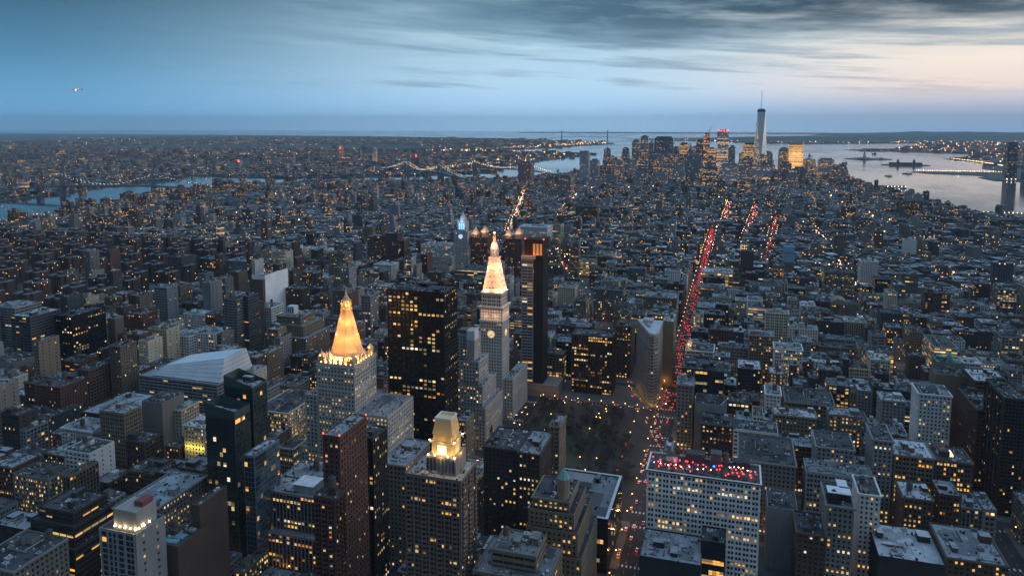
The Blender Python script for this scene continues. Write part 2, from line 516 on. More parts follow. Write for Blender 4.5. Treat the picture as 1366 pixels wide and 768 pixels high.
def facade(wall, pane, rects, p0, p1, z0, z1, sty, col, p_lit, top=1.6, deep=True, spandrel=None):
    """a wall from p0 to p1 (outside on the right hand side), z0..z1, with its windows cut in"""
    p0 = np.array(p0, float); p1 = np.array(p1, float)
    L = np.linalg.norm(p1 - p0)
    u = (p1 - p0) / L
    nrm = np.array([u[1], -u[0]])
    def P(s, z, dep=0.0):
        s = np.asarray(s, float); z = np.asarray(z, float)
        q = p0 + u * s[..., None] - nrm * np.asarray(dep)[..., None]
        return np.concatenate([q, np.broadcast_to(z, s.shape)[..., None]], -1)
    def rect(s0, s1, za, zb, d0=0.0, d1=None):
        s0, s1, za, zb = np.broadcast_arrays(*(np.asarray(a, float) for a in (s0, s1, za, zb)))
        d0 = np.full(s0.shape, d0)
        return np.stack([P(s0, za, d0), P(s1, za, d0), P(s1, zb, d0), P(s0, zb, d0)], -2)
    if sty == 'blank' or L < 3 or z1 - z0 < 4:
        wall.quads(rect([0], [L], [z0], [z1]), col)
        return
    bay, fh, spans, sill, head, dep = STY[sty]
    m_ = min(.7, L * .05)
    nb = max(1, int(round((L - 2 * m_) / bay)))
    nf = max(1, int(round((z1 - z0 - top) / fh)))
    fh = (z1 - z0 - top) / nf
    bw = (L - 2 * m_) / nb
    a = np.concatenate([[m_ + (i + s0) * bw for s0, _ in spans] for i in range(nb)])
    b = np.concatenate([[m_ + (i + s1) * bw for _, s1 in spans] for i in range(nb)])
    za = z0 + np.arange(nf) * fh + fh * sill
    zb = z0 + np.arange(nf) * fh + fh * head
    # horizontal bands
    lo = np.concatenate([[z0], zb]); hi = np.concatenate([za, [z1]])
    if sty == 'pier' and spandrel is not None:
        wall.quads(rect(0, L, lo[-1:], hi[-1:]), col)
        wall.quads(rect(0, L, lo[:-1], hi[:-1], .25), spandrel)
        edges0 = np.concatenate([[0], b]); edges1 = np.concatenate([a, [L]])
        wall.quads(rect(edges0, edges1, z0, zb[-1]), col)
        for e_, sg in ((edges0, 1), (edges1, 0)):      # pier cheeks
            q = np.stack([P(e_, np.full(len(e_), z0), np.zeros(len(e_))), P(e_, np.full(len(e_), z0), np.full(len(e_), dep)),
                          P(e_, np.full(len(e_), zb[-1]), np.full(len(e_), dep)), P(e_, np.full(len(e_), zb[-1]), np.zeros(len(e_)))], -2)
            wall.quads(q, col)
    else:
        wall.quads(rect(0, L, lo, hi), col)
        e0 = np.concatenate([[0], b]); e1 = np.concatenate([a, [L]])
        S0, ZA = np.meshgrid(e0, za); S1, ZB = np.meshgrid(e1, zb)
        wall.quads(rect(S0, S1, ZA, ZB).reshape(-1, 4, 3), col)
    A, ZA = np.meshgrid(a, za); B, ZB = np.meshgrid(b, zb)
    if deep and dep > .1 and sty != 'pier':
        z_, d_ = np.zeros(A.shape), np.full(A.shape, dep)
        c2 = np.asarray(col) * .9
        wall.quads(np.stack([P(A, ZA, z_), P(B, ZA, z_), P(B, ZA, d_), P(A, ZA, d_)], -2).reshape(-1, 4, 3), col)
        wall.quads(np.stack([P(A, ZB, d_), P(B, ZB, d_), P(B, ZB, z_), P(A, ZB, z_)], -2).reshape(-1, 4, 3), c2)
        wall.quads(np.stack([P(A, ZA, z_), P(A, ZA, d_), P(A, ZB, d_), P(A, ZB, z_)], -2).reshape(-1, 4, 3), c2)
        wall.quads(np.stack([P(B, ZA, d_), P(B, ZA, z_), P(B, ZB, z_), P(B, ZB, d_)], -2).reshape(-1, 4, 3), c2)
    dd = dep if (deep or dep < .1) else 0.0
    lit = lit_rgb(nf, len(a), p_lit)
    if z0 < 1 and sty not in ('glass', 'net', 'few') and nf > 3 and random.random() < .45:      # shop fronts
        lit[0] = np.maximum(lit[0], (rng.random((len(a), 1)) < .7) * np.array(LITC[random.randrange(5)]) * random.uniform(.5, 1.3))
    lit = lit.reshape(-1, 3)
    if deep and sty in ('punch', 'pair') and nf > 4:
        for f_ in {1, nf - 1, random.randrange(2, nf)}:       # string courses
            zc = z0 + f_ * fh - .12
            P2 = lambda s, z, d_: np.array([*(p0 + u * s - nrm * d_), z])
            wall.quads([[P2(0, zc, -.28), P2(L, zc, -.28), P2(L, zc + .42, -.28), P2(0, zc + .42, -.28)],
                        [P2(0, zc + .42, -.28), P2(L, zc + .42, -.28), P2(L, zc + .42, 0), P2(0, zc + .42, 0)],
                        [P2(0, zc, 0), P2(L, zc, 0), P2(L, zc, -.28), P2(0, zc, -.28)]], np.asarray(col) * 1.12)
        A_, Z_ = np.meshgrid(a, za); B_ = np.meshgrid(b, za)[0]
        pick_ = rng.random(A_.shape) < .07                     # window air conditioners
        if pick_.any():
            s0_, s1_, zz = A_[pick_] + .25, np.minimum(B_[pick_] - .1, A_[pick_] + 1.0), Z_[pick_]
            f1_, f0_ = np.full(len(s0_), -.35), np.full(len(s0_), dep)
            wall.quads(np.stack([P(s0_, zz + .02, f1_), P(s1_, zz + .02, f1_), P(s1_, zz + .5, f1_), P(s0_, zz + .5, f1_)], -2), (.2, .2, .2))
            wall.quads(np.stack([P(s0_, zz + .5, f1_), P(s1_, zz + .5, f1_), P(s1_, zz + .5, f0_), P(s0_, zz + .5, f0_)], -2), (.28, .28, .28))
    if sty == 'glass':
        tint = np.asarray(col) * (.35 + .5 * rng.random((lit.shape[0], 1)))
    elif sty == 'net':
        tint = np.asarray(col) * (.5 + .8 * rng.random((lit.shape[0], 1)))
    else:
        tint = np.array([.022, .027, .032]) * (.6 + 2.2 * rng.random((lit.shape[0], 1)) ** 3)
    qs = rect(A, B, ZA, ZB, dd).reshape(-1, 4, 3)
    if rects is not None:
        rects.append((qs, lit, tint, math.atan2(u[1], u[0])))
    else:
        pane_quads(pane, qs, tint, lit)
    if sty == 'balc':       # balcony slabs and their fronts
        for i in range(nb):
            if i % 2 and nb > 3: continue
            s0, s1 = m_ + (i + .05) * bw, m_ + (i + .56) * bw
            zz = z0 + np.arange(1, nf) * fh
            o0, o1 = np.full(nf - 1, s0), np.full(nf - 1, s1)
            f1 = np.full(nf - 1, -1.3); f0 = np.zeros(nf - 1)
            cc = np.asarray(col) * 1.25
            wall.quads(np.stack([P(o0, zz - .2, f1), P(o1, zz - .2, f1), P(o1, zz + .95, f1), P(o0, zz + .95, f1)], -2), cc)
            wall.quads(np.stack([P(o0, zz, f1), P(o1, zz, f1), P(o1, zz, f0), P(o0, zz, f0)], -2), cc)
            wall.quads(np.stack([P(o0, zz - .2, f0), P(o0, zz - .2, f1), P(o0, zz + .95, f1), P(o0, zz + .95, f0)], -2), cc)
            wall.quads(np.stack([P(o1, zz - .2, f1), P(o1, zz - .2, f0), P(o1, zz + .95, f0), P(o1, zz + .95, f1)], -2), cc)


def unit_pane():
    meshes = []
    blind = plain('window_blind', (.3, .24, .16), .9, 0, (1, .50, .16), .22)
    for i, m in enumerate(M_LIT * 3 + [M_DARKWIN]):
        b_ = (0, .22, .5)[i // 5] if i < 15 else 0
        me = bpy.data.meshes.new('window')
        # a sash: pane with a meeting rail a little proud of it
        v = [(-.5, 0, -.5), (.5, 0, -.5), (.5, 0, .5), (-.5, 0, .5), (-.5, -.04, -.03), (.5, -.04, -.03), (.5, -.04, .03), (-.5, -.04, .03)]
        me.from_pydata(v, [], [(0, 1, 2, 3), (4, 5, 6, 7)])
        me.materials.append(m); me.materials.append(M_DARK)
        me.polygons[1].material_index = 1
        if b_:
            me.clear_geometry()
            v += [(-.5, -.02, .5 - b_), (.5, -.02, .5 - b_), (.5, -.02, .5), (-.5, -.02, .5)]
            me.from_pydata(v, [], [(0, 1, 2, 3), (4, 5, 6, 7), (8, 9, 10, 11)])
            me.materials.append(blind)
            me.polygons[1].material_index = 1; me.polygons[2].material_index = 2
        meshes.append(me)
    return meshes


PANES = unit_pane()
CAMV = np.array([0, 0, CAM_Z])


def emit_windows(root, org, rects, pane, n_obj):
    """windows of a building: the n_obj nearest as parts of their own, the others in one part"""
    if not rects:
        return
    Q = np.concatenate([r[0] for r in rects]); Lt = np.concatenate([r[1] for r in rects])
    T = np.concatenate([r[2] for r in rects])
    A = np.concatenate([np.full(len(r[0]), r[3]) for r in rects])
    if n_obj:
        c = Q.mean(1)
        nrm = np.stack([np.sin(A), -np.cos(A), np.zeros(len(A))], 1)
        v = CAMV - c
        dist = np.linalg.norm(v, axis=1)
        face = (nrm * v).sum(1) / dist
        score = np.where(face > .02, face / dist ** 2, -1)
        pick = np.argsort(-score)[:n_obj]
        pick = pick[score[pick] > 0]
        for i in pick:
            wd = np.linalg.norm(Q[i, 1] - Q[i, 0]); hg = Q[i, 3, 2] - Q[i, 0, 2]
            l_ = Lt[i]
            k = 15 if l_.max() <= 0 else int(np.argmin(((WARM - l_ / l_.max()) ** 2).sum(1))) + 5 * random.randrange(3)
            o = bpy.data.objects.new('window', PANES[k])
            COL.objects.link(o)
            o.parent = root
            o.location = c[i] - org
            o.rotation_euler = (0, 0, A[i])
            o.scale = (wd, 1, hg)
        keep = np.ones(len(Q), bool); keep[pick] = False
        Q, Lt, T = Q[keep], Lt[keep], T[keep]
    if len(Q):
        pane_quads(pane, Q, T, Lt)


def roof_into(mb, x0, x1, y0, y1, z, rc, wc, par=1.0, t=.35):
    """flat roof sunk behind a parapet whose outside is the facade"""
    mb.quads([[(x0 + t, y0 + t, z - par), (x1 - t, y0 + t, z - par), (x1 - t, y1 - t, z - par), (x0 + t, y1 - t, z - par)]], rc)
    o = [(x0, y0), (x1, y0), (x1, y1), (x0, y1)]
    i_ = [(x0 + t, y0 + t), (x1 - t, y0 + t), (x1 - t, y1 - t), (x0 + t, y1 - t)]
    for k in range(4):
        j = (k + 1) % 4
        mb.quads([[(*o[k], z), (*o[j], z), (*i_[j], z), (*i_[k], z)]], np.asarray(wc) * 1.15)
        mb.quads([[(*i_[k], z), (*i_[j], z), (*i_[j], z - par), (*i_[k], z - par)]], wc)
    W_, D_ = x1 - x0 - 2.4, y1 - y0 - 2.4
    if W_ < 3 or D_ < 3 or par < .9: return
    zr = z - par
    for k in range(int(min(6, 2 + W_ * D_ / 250))):           # patched felt
        w_, d_ = random.uniform(.15, .5) * W_, random.uniform(.15, .5) * D_
        a, b = x0 + 1.2 + random.random() * (W_ - w_), y0 + 1.2 + random.random() * (D_ - d_)
        zz = zr + .006 + .005 * k
        mb.quads([[(a, b, zz), (a + w_, b, zz), (a + w_, b + d_, zz), (a, b + d_, zz)]], np.asarray(rc) * random.choice((.4, .55, .7, .85, 1.2)))
    for k in range(int(min(46, 6 + W_ * D_ / 24))):           # vents, hatches, pipes
        a, b, r_ = x0 + 1.2 + random.random() * W_, y0 + 1.2 + random.random() * D_, random.uniform(.2, .75)
        g = random.choice((.05, .1, .2, .35, .5))
        mb.box(a - r_, a + r_, b - r_, b + r_ * random.uniform(.6, 1.8), zr + .05, zr + random.uniform(.4, 1.9), (g, g, g * 1.04))
    for k in range(int(min(5, W_ * D_ / 160))):               # ducts
        a, b = x0 + 1.2 + random.random() * W_ * .6, y0 + 1.2 + random.random() * D_ * .6
        g = random.choice((.08, .2, .38))
        if k % 2: mb.box(a, a + W_ * random.uniform(.15, .38), b, b + .6, zr + .3, zr + .9, (g, g, g))
        else: mb.box(a, a + .6, b, b + D_ * random.uniform(.15, .38), zr + .31, zr + .92, (g, g, g))


def tank_mesh():
    mb = MB()
    mb.lathe(0, 0, [(1.9, 3.2), (1.95, 4.6), (1.85, 7.4)], 12, (.12, .085, .06), 0)
    for a in range(4):
        x, y = 1.35 * math.cos(a * math.pi / 2 + .78), 1.35 * math.sin(a * math.pi / 2 + .78)
        mb.tube((x, y, 0), (x, y, 3.3), .16, k=4, mi=1)
    mb.box(-1.8, 1.8, -.15, .15, 3.0, 3.22, mi=1, bottom=True)
    mb.box(-.15, .15, -1.8, 1.8, 2.75, 2.98, mi=1, bottom=True)
    cap = MB()
    cap.lathe(0, 0, [(2.1, 7.4), (.05, 9.0)], 12, (.1, .1, .1), 0)
    a = mb.build('water_tank', [M_WOOD, M_METAL], shader=False)
    b = cap.build('tank_roof', [M_DARK], a, shader=False)
    return a, b


TANK, TANKCAP = tank_mesh()
TANK_ME, CAP_ME = TANK.data, TANKCAP.data
for o in (TANKCAP, TANK):
    bpy.data.objects.remove(o)


def add_tank(root, org, x, y, z, s=1.0, parts=True):
    o = bpy.data.objects.new('water_tank', TANK_ME)
    COL.objects.link(o)
    o.parent = root
    o.location = (x - org[0], y - org[1], z - org[2])
    o.scale = (s, s, s)
    c = bpy.data.objects.new('tank_roof', CAP_ME)
    COL.objects.link(c)
    c.parent = o


def clutter(root, org, x0, x1, y0, y1, z, wc, tank=None, rc=None, lots=1.0):
    W_, D_ = x1 - x0, y1 - y0
    if W_ < 7 or D_ < 7:
        return
    rc = rc if rc is not None else ROOFC[random.choice(['dark', 'pale', 'white', 'greyroof'])]
    nb = 1 if W_ * D_ < 700 else 2
    for _ in range(nb):
        bw, bd, bh = random.uniform(3, min(9, W_ * .4)), random.uniform(3, min(9, D_ * .4)), random.uniform(2.8, 5)
        bx, by = random.uniform(x0 + 1, x1 - 1 - bw), random.uniform(y0 + 2, y1 - 1 - bd)
        mb = MB()
        mb.box(bx, bx + bw, by, by + bd, z, z + bh, np.asarray(wc) * random.uniform(.7, 1.3))
        mb.quads([[(bx - .15, by - .15, z + bh + .05), (bx + bw + .15, by - .15, z + bh + .05), (bx + bw + .15, by + bd + .15, z + bh + .05), (bx - .15, by + bd + .15, z + bh + .05)]], rc)
        if random.random() < .6:
            mb.quads([[(bx + .5, by - .01, z + .1), (bx + 1.6, by - .01, z + .1), (bx + 1.6, by - .01, z + 2.2), (bx + .5, by - .01, z + 2.2)]], (.04, .04, .045))
        mb.build('bulkhead', M_ROOF, root, org)
    for _ in range(int(min(4, W_ * D_ / 220 * lots))):
        aw, ad_, ah = random.uniform(1.5, 4.5), random.uniform(1.5, 4), random.uniform(1.0, 2.4)
        ax_, ay = random.uniform(x0 + 1, max(x0 + 1.1, x1 - 1 - aw)), random.uniform(y0 + 1, max(y0 + 1.1, y1 - 1 - ad_))
        mb = MB()
        g = random.uniform(.12, .5)
        mb.box(ax_, ax_ + aw, ay, ay + ad_, z + .4, z + ah, (g, g, g * 1.03), bottom=True)
        mb.box(ax_ + .2, ax_ + aw - .2, ay + .2, ay + ad_ - .2, z, z + .42, (.08, .08, .08))
        mb.lathe(ax_ + aw / 2, ay + ad_ / 2, [(.5, z + ah), (.5, z + ah + .35)], 8, (.05, .05, .05))
        mb.build('air_handler', M_ROOF, root, org)
    nt = (1 if random.random() < .45 else 0) if tank is None else tank
    for _ in range(nt):
        add_tank(root, org, random.uniform(x0 + 3, x1 - 3), random.uniform(y0 + 3, y1 - 3), z, random.uniform(.9, 1.25))


# ------------------------------------------------------------------ the setting: water, land, streets
def sheet(name, mat_, x0, x1, y0, y1, z, kind='structure'):
    mb = MB()
    mb.quads([[(x0, y0, z), (x1, y0, z), (x1, y1, z), (x0, y1, z)]])
    return tag(mb.build(name, mat_, shader=False), kind=kind)


def slab(name, mat_, pts, z0, z1):
    """a piece of land: any outline, given a top and a bank down to the water"""
    import bmesh
    bm = bmesh.new()
    vs = [bm.verts.new((*p, z1)) for p in pts]
    f = bm.faces.new(vs)
    f.normal_update()
    if f.normal.z < 0:
        f.normal_flip()
    ex = bmesh.ops.extrude_face_region(bm, geom=[f])
    for v in ex['geom']:
        if isinstance(v, bmesh.types.BMVert):
            v.co.z = z0
    bmesh.ops.triangulate(bm, faces=[q for q in bm.faces if len(q.verts) > 4])
    bmesh.ops.recalc_face_normals(bm, faces=bm.faces)
    me = bpy.data.meshes.new(name)
    bm.to_mesh(me); bm.free()
    me.materials.append(mat_)
    o = bpy.data.objects.new(name, me)
    COL.objects.link(o)
    return tag(o, kind='structure')


sheet('water', M_WATER, -38000, 38000, -2500, 37500, -3)
ISLAND = [(1687, -900), (1687, 922), (1433, 1607), (1060, 2522), (800, 3030), (740, 3300), (662, 4163), (600, 4700), (640, 4850), (520, 5000), (400, 5150),
          (173, 5480), (-280, 5863), (-649, 5659), (-957, 5170), (-1164, 4675), (-1204, 4399), (-1650, 3986), (-2300, 3700), (-2572, 3387),
          (-2590, 2768), (-2480, 2474), (-2369, 2022), (-2380, 1867), (-2150, 1450), (-1707, 1009), (-1500, 300), (-1321, -900)]
slab('ground', M_ASPHALT, ISLAND, -4, 0)
BROOKLYN = [(-2382, -900), (-2776, 798), (-2985, 1697), (-3138, 2756), (-3300, 3200), (-3250, 3650), (-3480, 4044), (-3022, 3980), (-2462, 4146), (-2046, 4440), (-1665, 4969),
            (-1746, 5812), (-1735, 6834), (-1516, 8353), (-2335, 8787), (-3160, 8711), (-2519, 10336), (-2373, 11813), (-2086, 12861), (-2491, 14287),
            (-3849, 15693), (-6000, 17500), (-10000, 19500), (-16000, 20500), (-30000, 22000), (-30000, -900)]
slab('brooklyn_ground', M_LANDFAR, BROOKLYN, -4, -.5)
GOV = [(-795, 6530), (-1177, 6699), (-1000, 7200), (-830, 7463), (-532, 7882), (-427, 7432), (-600, 6800)]
slab('island_ground', M_LANDFAR, GOV, -4, -.5)


def ellipse(cx, cy_, a, b, rot=0, k=28):
    return [(cx + a * math.cos(t) * math.cos(rot) - b * math.sin(t) * math.sin(rot), cy_ + a * math.cos(t) * math.sin(rot) + b * math.sin(t) * math.cos(rot))
            for t in np.arange(k) * 2 * math.pi / k]


slab('statue_island_ground', M_LANDFAR, ellipse(1225, 7900, 215, 150), -4, 0)
slab('ferry_island_ground', M_LANDFAR, ellipse(1340, 6800, 185, 130), -4, 0)
JERSEY = [(2600, 2500), (2169, 3793), (1720, 4950), (1480, 5050), (1470, 5330), (1560, 5420), (1500, 5560), (1270, 5650), (1180, 5800), (1250, 5900), (1700, 5980), (1830, 6144), (1790, 6400), (1950, 6983), (2080, 7400), (1941, 8121), (2149, 8352), (2535, 9500), (1466, 10500),
          (1400, 10900), (2100, 11500), (2357, 12150), (2718, 13239), (3025, 14425), (4200, 15500), (9000, 17000), (26000, 20000), (26000, 2500)]
slab('jersey_ground', M_LANDFAR, JERSEY, -4, -.5)
STATEN = [(2600, 14700), (1500, 14000), (966, 13791), (-157, 14946), (-1900, 16500), (-2300, 17500), (-1500, 19000), (2000, 24000), (9000, 26000), (12000, 19000), (6000, 16500)]
slab('staten_ground', M_HILL, STATEN, -4, 2)
slab('sandbar_ground', M_HILL, [(-9000, 30500), (9000, 29000), (20000, 29500), (20000, 32000), (-9000, 31500)], -4, 12)


def ridge(name, pts, width, hmax, seed):
    """a long low wooded hill"""
    rr = np.random.default_rng(seed)
    mb = MB()
    K = 60
    P_ = np.array(pts, float)
    ts = np.linspace(0, len(pts) - 1.001, K)
    c = np.stack([P_[int(t)] * (1 - t % 1) + P_[int(t) + 1] * (t % 1) for t in ts])
    hh = hmax * (.45 + .55 * np.convolve(rr.random(K + 12), np.ones(13) / 13, 'valid')) * np.clip(np.sin(np.linspace(0, math.pi, K)) * 2.2, 0, 1)
    hh *= 1 + .18 * (rr.random(K) - .5)
    nx = np.array([-(P_[-1] - P_[0])[1], (P_[-1] - P_[0])[0]]); nx /= np.linalg.norm(nx)
    prof = [(-1, 0), (-.55, .55), (-.15, .97), (.2, 1), (.6, .5), (1, 0)]
    G = np.zeros((K, len(prof), 3))
    for j, (s_, f_) in enumerate(prof):
        G[:, j, :2] = c + nx * s_ * width
        G[:, j, 2] = hh * f_ * (1 + .1 * (rr.random(K) - .5)) - 4 * (f_ == 0)
    q = np.stack([G[:-1, :-1], G[1:, :-1], G[1:, 1:], G[:-1, 1:]], 2).reshape(-1, 4, 3)
    mb.quads(q)
    return tag(mb.build(name, M_HILL, shader=False), kind='structure')


ridge('hills', [(-600, 16200), (1500, 16800), (4200, 18500), (8500, 20500)], 1500, 105, 3)
ridge('far_hills', [(2500, 27000), (9000, 25500), (17000, 24500), (26000, 22500)], 2200, 150, 5)
ridge('brooklyn_hills', [(-4200, 10200), (-6500, 9600), (-9500, 8600)], 900, 45, 8)

# avenues (centre, width) and streets
AVES = [(-1310, 22), (-1030, 30), (-830, 30), (-640, 30), (-500, 23), (-363, 40), (-230, 24), (-67, 26), (208, 30), (480, 30), (722, 30), (965, 30), (1210, 30), (1450, 30)]
STREET = {k: 835 + 80.3 * (23 - k) for k in range(40, 13, -1)}
WIDE = {34, 23, 14}
PARK = (-220, -96, 603, 824)
SQUARE = (-430, -300, 1330, 1545)


def inside(poly, x, y):
    r = False
    j = len(poly) - 1
    for i in range(len(poly)):
        xi, yi = poly[i]; xj, yj = poly[j]
        if (yi > y) != (yj > y) and x < (xj - xi) * (y - yi) / (yj - yi) + xi:
            r = not r
        j = i
    return r


BLOCKS = []
for k in range(33, 13, -1):
    y0 = STREET[k + 1] + (15 if k + 1 in WIDE else 9)
    y1 = STREET[k] - (15 if k in WIDE else 9)
    for (xa, wa), (xb, wb) in zip(AVES[:-1], AVES[1:]):
        x0, x1 = xa + wa / 2, xb - wb / 2
        if k < 23 and xa == -363: x1 = -67 - 13
        if k < 23 and xa == -230: continue
        BLOCKS.append((x0, x1, y0, y1))
pv = MB()
for x0, x1, y0, y1 in BLOCKS:
    a = px((x0 + x1) / 2, (y0 + y1) / 2)
    if -300 < a[0] < 1700 and not (x0 >= -245 and x1 <= -70 and y0 > 590 and y1 < 840):
        pv.box(x0 - 4, x1 + 4, y0 - 3.5, y1 + 3.5, 0, .15)
tag(pv.build('pavement', M_PAVE, shader=False), kind='structure')


